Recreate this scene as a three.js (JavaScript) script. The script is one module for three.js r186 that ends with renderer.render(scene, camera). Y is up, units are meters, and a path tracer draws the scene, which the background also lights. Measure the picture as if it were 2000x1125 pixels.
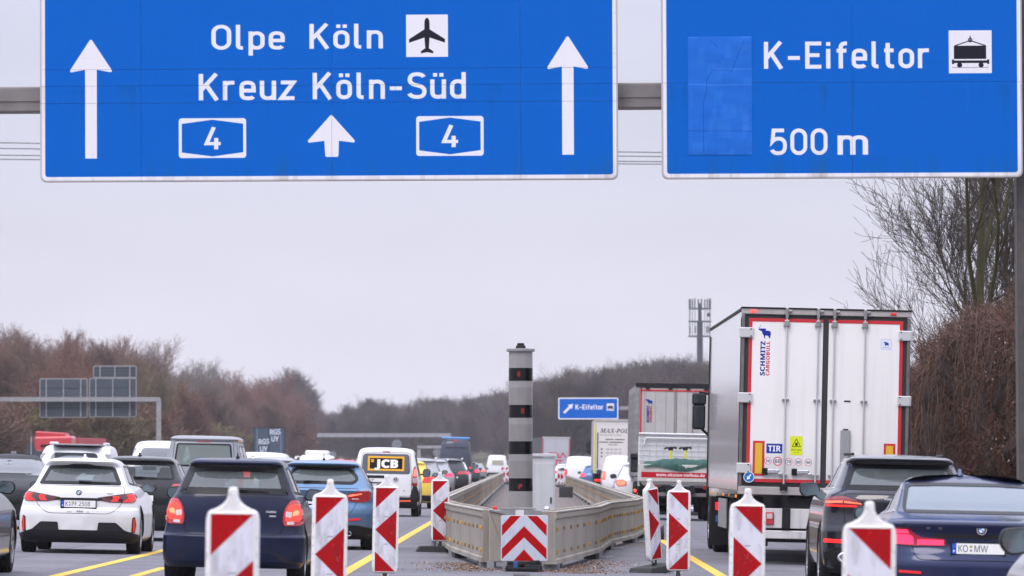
import * as THREE from 'three';
import { mergeGeometries, mergeVertices } from 'three/addons/utils/BufferGeometryUtils.js';
import { RoundedBoxGeometry } from 'three/addons/geometries/RoundedBoxGeometry.js';

// ---------------------------------------------------------------- camera, sky, sun, exposure
const scene = new THREE.Scene();
const F = 11111;                                   // focal length in pixels of a 2000 px wide frame: a 200 mm lens
const EYE = 1.5, VPX = 1040, HOR = 905;            // eye height, vanishing point of the road
const camera = new THREE.PerspectiveCamera(2 * Math.atan(562.5 / F) * 180 / Math.PI, 1024 / 576, 1, 6000);
camera.position.set(0, EYE, 0);
camera.rotation.order = 'YXZ';
camera.rotation.set(Math.atan((HOR - 562.5) / F), Math.atan((VPX - 1000) / F), 0);
camera.focus = 92; camera.userData.fStop = 6.3;
scene.add(camera);

{ // overcast winter sky: brighter overhead than at the horizon, faint cloud sheets
  const W = 2048, H = 1024, d = new Float32Array(W * H * 4);
  const sm = (a, b, x) => { const t = Math.min(1, Math.max(0, (x - a) / (b - a))); return t * t * (3 - 2 * t); };
  const hsh = (x, y, q) => { let h = Math.imul(x, 374761393) + Math.imul(y, 668265263) + Math.imul(q, 97531); h = Math.imul(h ^ (h >>> 13), 1274126177); return ((h ^ (h >>> 16)) >>> 0) / 4294967296; };
  const val = (x, y, q) => { const i = Math.floor(x), j = Math.floor(y), u = sm(0, 1, x - i), v = sm(0, 1, y - j); return (hsh(i, j, q) * (1 - u) + hsh(i + 1, j, q) * u) * (1 - v) + (hsh(i, j + 1, q) * (1 - u) + hsh(i + 1, j + 1, q) * u) * v; };
  const puff = (x, y, q) => val(x, y, q) * .6 + val(x * 2.1, y * 2.1, q + 9) * .4;   // soft sheets of cloud
  for (let r = 0; r < H; r++) for (let c = 0; c < W; c++) {
    const el = ((r + .5) / H - .5) * Math.PI, az = (c + .5) / W * 2 * Math.PI, i = (r * W + c) * 4, s = Math.max(0, Math.sin(el));
    const t = sm(0, .09, s), c1 = puff(az * 13, el * 60, 1), c2 = puff(az * 34 + c1 * 2, el * 170 + c1 * 3, 2), cl = 1 + (.13 * (c1 - .5) + .06 * (c2 - .5)) * sm(0, .03, s);
    const k = (1 + 2.5 * Math.max(0, s - .06)) * cl;
    d[i] = k * (.765 - .125 * t); d[i + 1] = k * (.745 - .083 * t); d[i + 2] = k * (.845 - .045 * t); d[i + 3] = 1;
  }
  const tex = new THREE.DataTexture(d, W, H, THREE.RGBAFormat, THREE.FloatType);
  tex.mapping = THREE.EquirectangularReflectionMapping; tex.magFilter = THREE.LinearFilter; tex.needsUpdate = true;
  scene.background = tex; scene.environment = tex;
}
const sun = new THREE.DirectionalLight(0xfff4ea, 1.5);
sun.position.set(-60, 190, 60); sun.target.position.set(0, 0, -60); scene.add(sun, sun.target);
sun.castShadow = true; sun.shadow.radius = 50; sun.shadow.mapSize.set(2048, 2048);
Object.assign(sun.shadow.camera, { left: -120, right: 120, top: 120, bottom: -120, near: 1, far: 600 });
scene.fog = new THREE.FogExp2(new THREE.Color(.83, .82, .90), 0.0001);
const renderer = new THREE.WebGLRenderer({ antialias: true });
renderer.toneMapping = THREE.LinearToneMapping; renderer.toneMappingExposure = 1.06;
renderer.shadowMap.enabled = true;
// ---------------------------------------------------------------- helpers
let seedState = 12345;
const seed = (n) => { seedState = n | 0; };
const rnd = () => { seedState = (seedState + 0x6d2b79f5) | 0; let t = Math.imul(seedState ^ (seedState >>> 15), 1 | seedState); t = (t + Math.imul(t ^ (t >>> 7), 61 | t)) ^ t; return ((t ^ (t >>> 14)) >>> 0) / 4294967296; };
const rr = (a, b) => a + (b - a) * rnd();
const V = (x, y, z) => new THREE.Vector3(x, y, z);
const clamp = (x, a, b) => Math.min(b, Math.max(a, x)), lerp = (a, b, t) => a + (b - a) * t;
const smooth = (a, b, x) => { const t = clamp((x - a) / (b - a), 0, 1); return t * t * (3 - 2 * t); };
const bend = (d) => d < 350 ? 0 : -((d - 350) ** 2) / 10800;          // the motorway curves left far ahead
const gy = (x) => -.022 * clamp(x, -12, 8.5);                          // cross fall of the carriageway
const TILT = -.022;
const at = (px, py, d) => V((px - VPX) * d / F, EYE - (py - HOR) * d / F, -d);   // the place in the scene that photo pixel shows at that distance
const pxX = (px, d) => (px - VPX) * d / F;

const used = new Map();
function numbered(name) { const n = used.get(name) || 0; used.set(name, n + 1); return n ? name + '_' + String(n).padStart(3, '0') : name; }
function thing(name, label, category, pos = [0, 0, 0], turn = 0, group) {
  const o = new THREE.Group(); o.name = numbered(name); o.position.set(...pos); o.rotation.y = turn;
  o.userData = { label, category }; if (group) o.userData.group = group;
  scene.add(o); return o;
}
function mesh(name, geo, mat, parent) {
  const m = new THREE.Mesh(geo, mat); m.name = name; m.castShadow = m.receiveShadow = true;
  if (parent) parent.add(m);
  return m;
}
function struct(name, geo, mat, kind = 'structure', label) { const m = mesh(numbered(name), geo, mat, scene); m.userData.kind = kind; if (label) m.userData.label = label; return m; }
function copyOf(o, label, pos, turn) {
  const c = o.clone(); c.name = numbered(o.name.replace(/_\d{3}$/, '')); c.userData = { ...o.userData }; if (label) c.userData.label = label;
  if (pos) c.position.set(...pos); if (turn !== undefined) c.rotation.y = turn; scene.add(c); return c;
}
function plain(g) { // non-indexed, position + normal + uv only
  let q = g.index ? g.toNonIndexed() : g;
  if (!q.attributes.normal) q.computeVertexNormals();
  if (!q.attributes.uv) q.setAttribute('uv', new THREE.BufferAttribute(new Float32Array(q.attributes.position.count * 2), 2));
  for (const k of Object.keys(q.attributes)) if (!['position', 'normal', 'uv'].includes(k)) q.deleteAttribute(k);
  q.morphAttributes = {}; return q;
}
function metricUV(g) { // uv in metres from the dominant normal axis
  const p = g.attributes.position, n = g.attributes.normal, uv = new Float32Array(p.count * 2);
  for (let i = 0; i < p.count; i++) {
    const ax = Math.abs(n.getX(i)), ay = Math.abs(n.getY(i)), az = Math.abs(n.getZ(i)), x = p.getX(i), y = p.getY(i), z = p.getZ(i);
    const [u, v] = ax >= ay && ax >= az ? [z, y] : ay >= az ? [x, z] : [x, y];
    uv[i * 2] = u; uv[i * 2 + 1] = v;
  }
  g.setAttribute('uv', new THREE.BufferAttribute(uv, 2)); return g;
}
const UP = V(0, 1, 0);
class MB {
  constructor() { this.g = []; }
  add(g, m) { const q = plain(m ? g.clone() : g); if (m) q.applyMatrix4(m); this.g.push(q); return this; }
  box(x, y, z, w, h, d, r = 0, rot) {
    const g = r > 0 ? new RoundedBoxGeometry(w, h, d, 2, Math.min(r, w / 2.01, h / 2.01, d / 2.01)) : new THREE.BoxGeometry(w, h, d);
    const m = new THREE.Matrix4(); if (rot) m.makeRotationFromEuler(new THREE.Euler(...rot)); m.setPosition(x, y, z);
    return this.add(g, m);
  }
  bar(a, b, r0, r1 = r0, seg = 8, open = false) {
    const d = V().subVectors(b, a), L = d.length(), g = new THREE.CylinderGeometry(r1, r0, L, seg, 1, open);
    const m = new THREE.Matrix4().compose(V().addVectors(a, b).multiplyScalar(.5), new THREE.Quaternion().setFromUnitVectors(UP, d.normalize()), V(1, 1, 1));
    return this.add(g, m);
  }
  beam(a, b, w, h) { // rectangular bar
    const d = V().subVectors(b, a), L = d.length(), g = new THREE.BoxGeometry(w, h, L);
    const m = new THREE.Matrix4().lookAt(V(0, 0, 0), d, UP).setPosition(V().addVectors(a, b).multiplyScalar(.5));
    return this.add(g, m);
  }
  prism(pts, depth, z, bevel = 0) { // outline in x,y extruded along z, from z to z+depth
    const s = new THREE.Shape(pts.map(([x, y]) => new THREE.Vector2(x, y)));
    const g = new THREE.ExtrudeGeometry(s, { depth: depth - 2 * bevel, bevelEnabled: bevel > 0, bevelThickness: bevel, bevelSize: bevel, bevelOffset: -bevel, bevelSegments: 2, curveSegments: 6 });
    return this.add(g, new THREE.Matrix4().setPosition(0, 0, z + bevel));
  }
  geo(keepUV) { const g = this.g.length > 1 ? mergeGeometries(this.g) : this.g[0]; return keepUV ? g : metricUV(g); }
  build(name, mat, parent, keepUV) { return mesh(name, this.geo(keepUV), mat, parent); }
}
const mb = () => new MB();
function roundPoly(pts, r, seg = 4) {
  const out = [], n = pts.length;
  for (let i = 0; i < n; i++) {
    const p = pts[i], a = pts[(i + n - 1) % n], b = pts[(i + 1) % n], R = p[2] ?? r;
    const la = Math.hypot(a[0] - p[0], a[1] - p[1]), lb = Math.hypot(b[0] - p[0], b[1] - p[1]), k = Math.min(R, la * .48, lb * .48);
    const A = [p[0] + (a[0] - p[0]) * k / la, p[1] + (a[1] - p[1]) * k / la], B = [p[0] + (b[0] - p[0]) * k / lb, p[1] + (b[1] - p[1]) * k / lb];
    for (let j = 0; j <= seg; j++) { const t = j / seg, u = 1 - t; out.push([u * u * A[0] + 2 * u * t * p[0] + t * t * B[0], u * u * A[1] + 2 * u * t * p[1] + t * t * B[1]]); }
  }
  return out;
}
const rectPts = (x0, y0, x1, y1) => [[x0, y0], [x1, y0], [x1, y1], [x0, y1]];
const mirrorPts = (pts) => pts.map(([x, y, r]) => [-x, y, r]).reverse();

// ---- noise and textures
const hash = (x, y, s) => { let h = Math.imul(x | 0, 374761393) + Math.imul(y | 0, 668265263) + Math.imul(s | 0, 2147483647 ^ 0x5bd1e995); h = Math.imul(h ^ (h >>> 13), 1274126177); return ((h ^ (h >>> 16)) >>> 0) / 4294967296; };
function vnoise(x, y, s, per) {
  const xi = Math.floor(x), yi = Math.floor(y), fx = x - xi, fy = y - yi, u = fx * fx * (3 - 2 * fx), v = fy * fy * (3 - 2 * fy), m = (a) => per ? ((a % per) + per) % per : a;
  return lerp(lerp(hash(m(xi), m(yi), s), hash(m(xi + 1), m(yi), s), u), lerp(hash(m(xi), m(yi + 1), s), hash(m(xi + 1), m(yi + 1), s), u), v);
}
function fbm(x, y, s, per, oct = 4) { let a = .5, t = 0, n = 0; for (let i = 0; i < oct; i++) { t += a * vnoise(x, y, s + i * 17, per); n += a; x *= 2; y *= 2; per *= 2; a *= .5; } return t / n; }
function tex(size, fn, srgb, repeat = 1) { // fn(u,v) -> [r,g,b] in 0..1 (linear unless srgb)
  const d = new Uint8Array(size * size * 4);
  for (let j = 0; j < size; j++) for (let i = 0; i < size; i++) { const c = fn(i / size, j / size), k = (j * size + i) * 4; for (let q = 0; q < 3; q++) d[k + q] = clamp(c[q] ?? c[0], 0, 1) * 255; d[k + 3] = 255; }
  const t = new THREE.DataTexture(d, size, size); t.wrapS = t.wrapT = THREE.RepeatWrapping; t.magFilter = THREE.LinearFilter; t.minFilter = THREE.LinearMipmapLinearFilter;
  if (srgb) t.colorSpace = THREE.SRGBColorSpace; t.repeat.set(repeat, repeat); t.needsUpdate = true; return t;
}
function canvasTex(w, h, draw) {
  const c = document.createElement('canvas'); c.width = w; c.height = h; const x = c.getContext('2d'); draw(x, w, h);
  const t = new THREE.CanvasTexture(c); t.colorSpace = THREE.SRGBColorSpace; t.anisotropy = 8; return t;
}
const asphaltMap = tex(1024, (u, v) => {
  const big = fbm(u * 4, v * 4, 3, 4, 4), fine = hash(u * 1024, v * 1024, 9), agg = vnoise(u * 256, v * 256, 5, 256);
  const k = .62 + .3 * (big - .5) + .28 * (agg - .5) + .2 * (fine - .5); return [k * 1.0, k * .985, k * 1.0];
}, false, 1 / 5);
const asphaltBump = tex(512, (u, v) => [vnoise(u * 200, v * 200, 7, 200) * .7 + hash(u * 512, v * 512, 2) * .3], false, 1 / 1.6);
const concreteMap = tex(1024, (u, v) => {
  const s = fbm(u * 6, v * 6, 21, 6, 5), streak = fbm(u * 40, v * 3, 31, 40, 3), fine = hash(u * 1024, v * 1024, 4);
  const k = .74 + .4 * (s - .5) + .34 * (streak - .5) + .06 * (fine - .5); return [k, k * .96, k * .88];
}, false, 1 / 3);
const grimeMap = tex(512, (u, v) => { const k = .9 + .2 * (fbm(u * 8, v * 8, 41, 8, 5) - .5) + .12 * (fbm(u * 40, v * 2, 43, 40, 3) - .5); return [k, k, k * .985]; }, false, 1 / 2);
const metalMap = tex(512, (u, v) => { const k = .78 + .35 * (fbm(u * 10, v * 10, 51, 10, 5) - .5) + .25 * (fbm(u * 3, v * 30, 53, 30, 3) - .5); return [k, k * .99, k * .98]; }, false, 1 / 2);
const sprayMap = tex(512, (u, v) => { // road spray: grey below, thin streaks running down
  const n = fbm(u * 6, v * 6, 81, 6, 5), st = fbm(u * 60, v * 2, 83, 60, 3), low = smooth(.52, .24, v), k = 1 - .34 * low * clamp(.3 + n, 0, 1) - .10 * smooth(.5, .72, st) * (.35 + .65 * low) - .05 * (n - .4); return [k, k * .985, k * .965];
}, false, 1 / 4);
const plateDirt = tex(512, (u, v) => { const n = fbm(u * 5, v * 5, 91, 5, 5), sp = smooth(.66, .8, fbm(u * 30, v * 30, 93, 30, 3)), k = .93 - .22 * smooth(.45, .8, n) - .25 * sp; return [k, k * .98, k * .95]; }, false, 1 / 1.1);
const roughMap = tex(256, (u, v) => [0, .62 + .5 * (fbm(u * 6, v * 6, 61, 6, 4) - .5), 0], false, 1 / 1.3);

const std = (r, g, b, rough = .7, metal = 0, extra = {}) => { const m = new THREE.MeshStandardMaterial({ roughness: rough, metalness: metal, side: THREE.DoubleSide, ...extra }); m.color.setRGB(r, g, b); return m; };
const phys = (r, g, b, rough, o = {}) => { const m = new THREE.MeshPhysicalMaterial({ roughness: rough, side: THREE.DoubleSide, ...o }); m.color.setRGB(r, g, b); return m; };
const glow = (r, g, b, k) => { const m = new THREE.MeshStandardMaterial({ roughness: .3 }); m.color.setRGB(.25 * r, .25 * g, .25 * b); m.emissive.setRGB(r, g, b); m.emissiveIntensity = k; return m; };
const printed = (t, rough = .45) => new THREE.MeshPhysicalMaterial({ map: t, roughness: rough + .1, specularIntensity: .2 });
const M = {
  asphalt: std(.235, .232, .258, .95, 0, { map: asphaltMap, bumpMap: asphaltBump, bumpScale: .004 }),
  verge: std(.10, .092, .05, 1, 0, { map: grimeMap }),
  yellow: std(.82, .50, .055, .75, 0, { map: grimeMap }),
  white: std(.72, .72, .72, .6, 0, { map: grimeMap }),
  concrete: std(.37, .35, .32, .88, 0, { map: concreteMap, bumpMap: concreteMap, bumpScale: .006 }),
  galv: std(.42, .42, .44, .5, .35, { map: metalMap }),
  galvDark: std(.27, .255, .25, .6, .2, { map: metalMap }),
  steel: std(.55, .55, .56, .35, .9, { map: metalMap }),
  dark: phys(.016, .016, .018, .6, { specularIntensity: .4 }),
  rubber: phys(.018, .018, .02, .9, { specularIntensity: .4 }),
  greyRubber: phys(.05, .05, .052, .9, { specularIntensity: .5 }),
  black: phys(.008, .008, .010, .4, { specularIntensity: .5 }),
  plasticWhite: std(.76, .755, .76, .5, 0, { map: grimeMap }),
  rodSteel: std(.62, .62, .63, .35, .4), chrome: std(.7, .7, .72, .15, 1),
  rim: std(.42, .42, .44, .35, .8),
  inner: std(.045, .045, .05, .9),
  seat: std(.04, .04, .045, .95),
  headliner: std(.32, .32, .33, .95),
  redLens: phys(.42, .012, .016, .16, { clearcoat: 1 }),
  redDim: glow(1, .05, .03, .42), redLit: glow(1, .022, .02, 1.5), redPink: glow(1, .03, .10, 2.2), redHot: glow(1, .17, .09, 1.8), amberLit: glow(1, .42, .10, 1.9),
  clearLens: phys(.6, .57, .56, .15, { clearcoat: 1 }),
  amber: phys(.75, .28, .02, .3),
  mirror: std(.20, .25, .27, .08, 1),
  reflect: std(.85, .02, .02, .35),
};
const glassMat = (r, g, b, t = 1, rough = .03) => phys(r, g, b, rough, { transmission: t, thickness: 0, ior: 1.52 });
const GL = { clear: glassMat(.70, .76, .76), tint: glassMat(.34, .38, .39), dark: glassMat(.10, .11, .12), solid: phys(.03, .036, .042, .05, { clearcoat: 1, clearcoatRoughness: .03 }), fog: phys(.17, .22, .27, .1, { transmission: .3, thickness: 0, ior: 1.5 }), paintedSheen: phys(.34, .40, .41, .05, { transmission: .76, thickness: 0, ior: 1.52 }), dimPaintedSheen: phys(.26, .30, .31, .06, { transmission: .72, thickness: 0, ior: 1.52 }), greenPaintedSheen: phys(.30, .36, .34, .08, { transmission: .6, thickness: 0, ior: 1.52 }) };  // the last four put sky reflection and see-through brightness into a pale base colour
// ---------------------------------------------------------------- ground, carriageway, markings
function strip(x0, x1, z0, z1, lift, nz, nx = 1, bendIt = true, yfn = gy) { // a sheet along the road between two offsets
  const pos = [], uv = [], idx = [];
  for (let j = 0; j <= nz; j++) for (let i = 0; i <= nx; i++) { const d = lerp(z0, z1, j / nz), xo = lerp(x0, x1, i / nx), x = xo + (bendIt ? bend(d) : 0); pos.push(x, yfn(xo, d) + lift, -d); uv.push(x, d); }
  for (let j = 0; j < nz; j++) for (let i = 0; i < nx; i++) { const a = j * (nx + 1) + i; idx.push(a, a + 1, a + nx + 2, a, a + nx + 2, a + nx + 1); }
  const g = new THREE.BufferGeometry(); g.setAttribute('position', new THREE.Float32BufferAttribute(pos, 3)); g.setAttribute('uv', new THREE.Float32BufferAttribute(uv, 2)); g.setIndex(idx); g.computeVertexNormals(); return g;
}
{ // terrain: flat beside the road, wooded banks rising further out
  const pos = [], uv = [], idx = [], nx = 90, nz = 70;
  for (let j = 0; j <= nz; j++) for (let i = 0; i <= nx; i++) {
    const d = j < 6 ? -1500 + 250 * j : -150 + 4150 * Math.pow((j - 6) / (nz - 6), 1.6), t = i / nx * 2 - 1, x = Math.sign(t) * Math.pow(Math.abs(t), 1.8) * 1400, b = d > 0 ? bend(Math.min(d, 1500)) : 0;
    const left = 8 * smooth(-40, -95, x - b * .6) * smooth(250, 600, d), right = 7 * smooth(40, 110, x) * smooth(400, 900, d), far = 13 * smooth(1450, 2100, d);
    pos.push(x, -.34 + left + right + far + .25 * (fbm(x * .05 + 99, d * .05 + 99, 71, 4096, 3) - .5) * smooth(20, 60, Math.abs(x)) * 8, -d); uv.push(x / 4, d / 4);
  }
  for (let j = 0; j < nz; j++) for (let i = 0; i < nx; i++) { const a = j * (nx + 1) + i; idx.push(a, a + 1, a + nx + 2, a, a + nx + 2, a + nx + 1); }
  const g = new THREE.BufferGeometry(); g.setAttribute('position', new THREE.Float32BufferAttribute(pos, 3)); g.setAttribute('uv', new THREE.Float32BufferAttribute(uv, 2)); g.setIndex(idx); g.computeVertexNormals();
  struct('ground', g, M.verge);
}
struct('road', strip(-24, 8.4, -1200, 1500, 0, 270, 24), M.asphalt);
{ // worn, dirtier surface inside the island, tar seams across the lanes
  const dirty = std(.20, .178, .178, .97, 0, { map: concreteMap, bumpMap: asphaltBump, bumpScale: .004 });
  struct('road_patch', strip(-1.75, 2.15, 106, 380, .004, 60), dirty);
  for (const [a, b, d, w] of [[-2.3, -.8, 93.2, .10], [1.4, 2.5, 95.5, .10], [-2.3, 2.5, 71, .05], [2.75, 5.7, 82, .12]]) struct('road_seam', strip(a, b, d, d + w, .005, 1), std(.30, .29, .30, .9));
  seed(57); for (let i = 0; i < 7; i++) { const x = rr(-2.2, 2.3), d = rr(66, 80); struct('road_patch', strip(x, x + rr(.15, .5), d, d + rr(.6, 2.2), .005 + i * .0005, 1), std(.12, .11, .115, .9, 0, { map: asphaltMap })); }
}
for (const [c, w] of [[-4.35, .42], [-2.95, .42], [-7.5, .45], [-6.0, .3], [3.6, .45], [5.2, .45]]) struct('wheel_track', strip(c - w / 2, c + w / 2, 20, 300, .0025, 40), std(.205, .203, .226, .93, 0, { map: asphaltMap, bumpMap: asphaltBump, bumpScale: .003 }));
struct('lane_marking', strip(-2.56, -2.40, 20, 420, .004, 80), M.yellow);
struct('lane_marking', strip(2.53, 2.69, 20, 420, .004, 80), M.yellow);
struct('lane_marking', strip(-5.88, -5.72, 20, 420, .004, 80), M.yellow);
struct('lane_marking', strip(-4.98, -4.84, 20, 76, .004, 30), M.yellow);
struct('lane_marking', strip(5.75, 5.9, 20, 500, .004, 60), M.white);

// ---------------------------------------------------------------- bare winter trees
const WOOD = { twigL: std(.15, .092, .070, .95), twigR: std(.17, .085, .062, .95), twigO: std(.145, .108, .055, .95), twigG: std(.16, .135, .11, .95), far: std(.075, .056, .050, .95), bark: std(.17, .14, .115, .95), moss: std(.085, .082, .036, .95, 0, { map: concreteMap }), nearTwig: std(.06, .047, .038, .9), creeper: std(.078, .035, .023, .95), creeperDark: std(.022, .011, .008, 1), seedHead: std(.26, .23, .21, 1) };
class Sticks { // many thin tapered sticks in one geometry
  constructor() { this.p = []; this.i = []; }
  tube(a, b, ra, rb, n) {
    const d = V().subVectors(b, a).normalize(), u = V(0, 0, 1); if (Math.abs(d.z) > .9) u.set(1, 0, 0); const s = V().crossVectors(d, u).normalize(), t = V().crossVectors(d, s), k = this.p.length / 3;
    if (n === 2) { const w = rr(0, 6.28), e = s.clone().multiplyScalar(Math.cos(w)).addScaledVector(t, Math.sin(w)); for (const [q, r] of [[a, ra], [b, rb]]) this.p.push(q.x - e.x * r, q.y - e.y * r, q.z - e.z * r, q.x + e.x * r, q.y + e.y * r, q.z + e.z * r); this.i.push(k, k + 1, k + 3, k, k + 3, k + 2); return; }
    for (const [q, r] of [[a, ra], [b, rb]]) for (let j = 0; j < n; j++) { const w = j / n * 6.2832; this.p.push(q.x + (s.x * Math.cos(w) + t.x * Math.sin(w)) * r, q.y + (s.y * Math.cos(w) + t.y * Math.sin(w)) * r, q.z + (s.z * Math.cos(w) + t.z * Math.sin(w)) * r); }
    for (let j = 0; j < n; j++) { const m = (j + 1) % n; this.i.push(k + j, k + m, k + n + m, k + j, k + n + m, k + n + j); }
  }
  geo() { const g = new THREE.BufferGeometry(); g.setAttribute('position', new THREE.Float32BufferAttribute(this.p, 3)); g.setIndex(this.i); g.computeVertexNormals(); return metricUV(g.attributes.position.count ? g : g); }
}
// grows a tree of height h; thick wood into T, thin wood into C
function grow(T, C, o) {
  const { h, levels, spread, up, sides, kids, r0, minR, droop = 0, lean = 0 } = o;
  const rec = (p, dir, len, r, lv) => {
    const n = lv === 0 ? 7 : lv < 3 ? 5 : 3; let a = p.clone(), d = dir.clone(), ra = r; const rEnd = lv === 0 ? r * .35 : Math.max(minR, r * .4);
    for (let i = 0; i < n; i++) {
      d.add(V(rr(-1, 1), rr(-.6, .8) + up * (lv ? .35 : .15) - (lv >= 3 ? droop : 0), rr(-1, 1)).multiplyScalar(lv === 0 ? o.wig ?? .06 : .16)).normalize();
      const b = a.clone().addScaledVector(d, len / n), rb = lerp(r, rEnd, (i + 1) / n);
      (lv < 2 ? T : C).tube(a, b, ra, rb, lv < 2 ? (lv ? 5 : 8) : sides(lv));
      if (lv < levels && (!o.maxTwigs || C.i.length < o.maxTwigs) && i >= (lv === 0 ? o.clear ?? 1 : 0)) for (let k = kids(lv); k > 0 && (k >= 1 || rnd() < k); k--) {
        const ang = rr(.35, .95) * spread, az = rr(0, 6.283), u = V(1, 0, 0); if (Math.abs(d.x) > .8) u.set(0, 0, 1); const s = V().crossVectors(d, u).normalize(), t = V().crossVectors(d, s);
        const c = d.clone().multiplyScalar(Math.cos(ang)).addScaledVector(s, Math.sin(ang) * Math.cos(az)).addScaledVector(t, Math.sin(ang) * Math.sin(az)).normalize();
        rec(b, c, len * (lv === 0 ? rr(.38, .62) * (1 - .45 * i / n) : rr(.42, .68)), Math.max(minR, rb * rr(.45, .7)), lv + 1);
      }
      a = b; ra = rb;
    }
  };
  rec(V(0, 0, 0), V(lean, 1, 0).normalize(), h * .72, r0, 0);
}
function farTree(s, h, o = {}) { seed(s); const T = new Sticks(), C = new Sticks(); grow(T, C, { h, levels: 4, spread: .72, up: 1.5, sides: () => 2, kids: (lv) => [2.7, 2.4, 2.3, 1.7][lv], r0: .2, minR: .012, ...o }); return { trunk: T.geo(), crown: C.geo() }; }
const FAR = [farTree(1, 15), farTree(2, 15, { spread: .85 }), farTree(3, 15, { spread: .6 }), farTree(4, 15, { up: 2.1, clear: 2 }), farTree(5, 15, { spread: .9, clear: 0 })];
const shrubs = [7, 8, 9].map((s) => farTree(s, 6, { levels: 3, clear: 0, r0: .07, spread: 1.0, up: 1.2, minR: .016, kids: (lv) => [2.8, 2.6, 3.2][lv] }));
const heights = FAR.map((f) => { f.crown.computeBoundingBox(); return f.crown.boundingBox.max.y; });
function tree(variant, mat, label, group, x, y, z, h) {
  const t = thing('bare_tree', label, 'tree', [x, y, z], rr(0, 6.28), group), k = h / heights[variant]; t.scale.set(k * rr(1.0, 1.3), k, k * rr(1.0, 1.3));
  mesh('trunk', FAR[variant].trunk, WOOD.bark, t); mesh('crown', FAR[variant].crown, mat, t); return t;
}
const skyline = pchip([-160, 0, 50, 100, 150, 200, 260, 310, 340, 370, 400, 440, 480, 520, 560, 590, 620, 640, 700, 760, 850, 950, 1050, 1100, 1200, 1300, 1400, 1600, 1900], [660, 650, 640, 648, 668, 655, 662, 690, 722, 702, 698, 718, 738, 738, 768, 800, 832, 828, 818, 799, 788, 786, 756, 741, 736, 730, 735, 720, 700]);
const treeCount = new Map(), LAND = [[20, 'at the left edge'], [120, 'behind the left dark sign back'], [220, 'behind the stacked sign backs'], [320, 'behind the gantry post'], [415, 'above the grey camper van'], [525, 'behind the sprayed sign back'], [610, 'at the foot of the valley']];
seed(77);
for (let row = 0; row < 3; row++) for (let px = -60 + row * 14; px < 630; px += [34, 40, 46][row] * (px > 450 ? .7 : 1)) {
  const X = -62 + row * 9 + rr(-4, 4), d = -X * F / (VPX - px), p = px + rr(-8, 8), x = pxX(p, d); if (d < 520 && p < 330) continue; const top = EYE + (HOR - skyline(p) - rr(-26, 0) + smooth(440, 620, p) * 22 - (row ? row * 24 : 0)) * d / F, base = -.3 + 8 * smooth(-40, -95, x - bend(Math.min(d, 1500)) * .6) * smooth(250, 600, d);
  const v = Math.floor(rnd() * 5), red = px > 430 ? .7 : .3, mat = row === 2 ? [WOOD.twigO, WOOD.twigL, WOOD.twigR][Math.floor(rnd() * 3)] : px > 345 && px < 430 ? WOOD.twigG : rnd() < red ? WOOD.twigR : WOOD.twigL;
  const word = mat === WOOD.twigR ? 'reddish' : mat === WOOD.twigO ? 'olive brown' : mat === WOOD.twigG ? 'pale grey' : 'brown', near = LAND.reduce((q, l) => (Math.abs(l[0] - p) < Math.abs(q[0] - p) ? l : q)), key = word + row + near[1], n = (treeCount.get(key) || 0) + 1; treeCount.set(key, n);
  tree(v, mat, `${word} bare tree${n > 1 ? ', ' + ['', '', 'second', 'third', 'fourth', 'fifth', 'sixth', 'seventh', 'eighth'][n] + ' from the left' : ''}, ${['back', 'middle', 'front'][row]} row, ${near[1]}`, 'bare trees of the left bank', x, base - .3, -d, Math.max(6, top - base + .3));
}
// undergrowth of the bank and the far wood: masses nobody could count
function mass(name, label, geos, mats, spots) {
  geos.forEach((g, k) => {
    const mine = spots.filter((_, i) => i % geos.length === k), im = new THREE.InstancedMesh(g, mats[k % mats.length], mine.length), m = new THREE.Matrix4(), q = new THREE.Quaternion();
    mine.forEach(([x, y, z, s, w], i) => { q.setFromAxisAngle(UP, rr(0, 6.28)); m.compose(V(x, y, z), q, V(s * (w ?? 1), s, s * (w ?? 1))); im.setMatrixAt(i, m); });
    im.name = numbered(name); im.userData = { kind: 'stuff', label }; im.castShadow = im.receiveShadow = true; scene.add(im);
  });
}
{
  seed(99); const sp = [];
  for (let i = 0; i < 420; i++) { const d = rr(420, 1500), x = -rr(36, 66) + bend(d) * .35; sp.push([x, -.4 + 8 * smooth(-40, -95, x - bend(Math.min(d, 1500)) * .6) * smooth(250, 600, d), -d, rr(.6, 1.3), 1.5]); }
  mass('undergrowth', 'brown leafless undergrowth along the left bank', shrubs.map((s) => s.crown), [WOOD.twigO, WOOD.twigR, WOOD.twigL], sp);
  const far = [];
  for (let i = 0; i < 430; i++) { const px = rr(560, 1480), d = (px > 1020 ? rr(1000, 1500) : rr(1350, 1900)), x = pxX(px, d), top = EYE + (HOR - skyline(px) - rr(8, 44) + smooth(1000, 600, px) * 20 + 16 * (vnoise(px / 60, 3, 5) - .5)) * d / F; far.push([x, -.4, -d, Math.max(9, top + .4) / 14.5, 1.2]); }
  mass('distant_wood', 'grey bare wood closing the view at the end of the motorway', FAR.map((f) => f.crown), [WOOD.far, std(.10, .078, .068, .95), std(.06, .046, .044, .95), std(.085, .068, .045, .95), std(.095, .062, .058, .95)], far);
}
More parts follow.
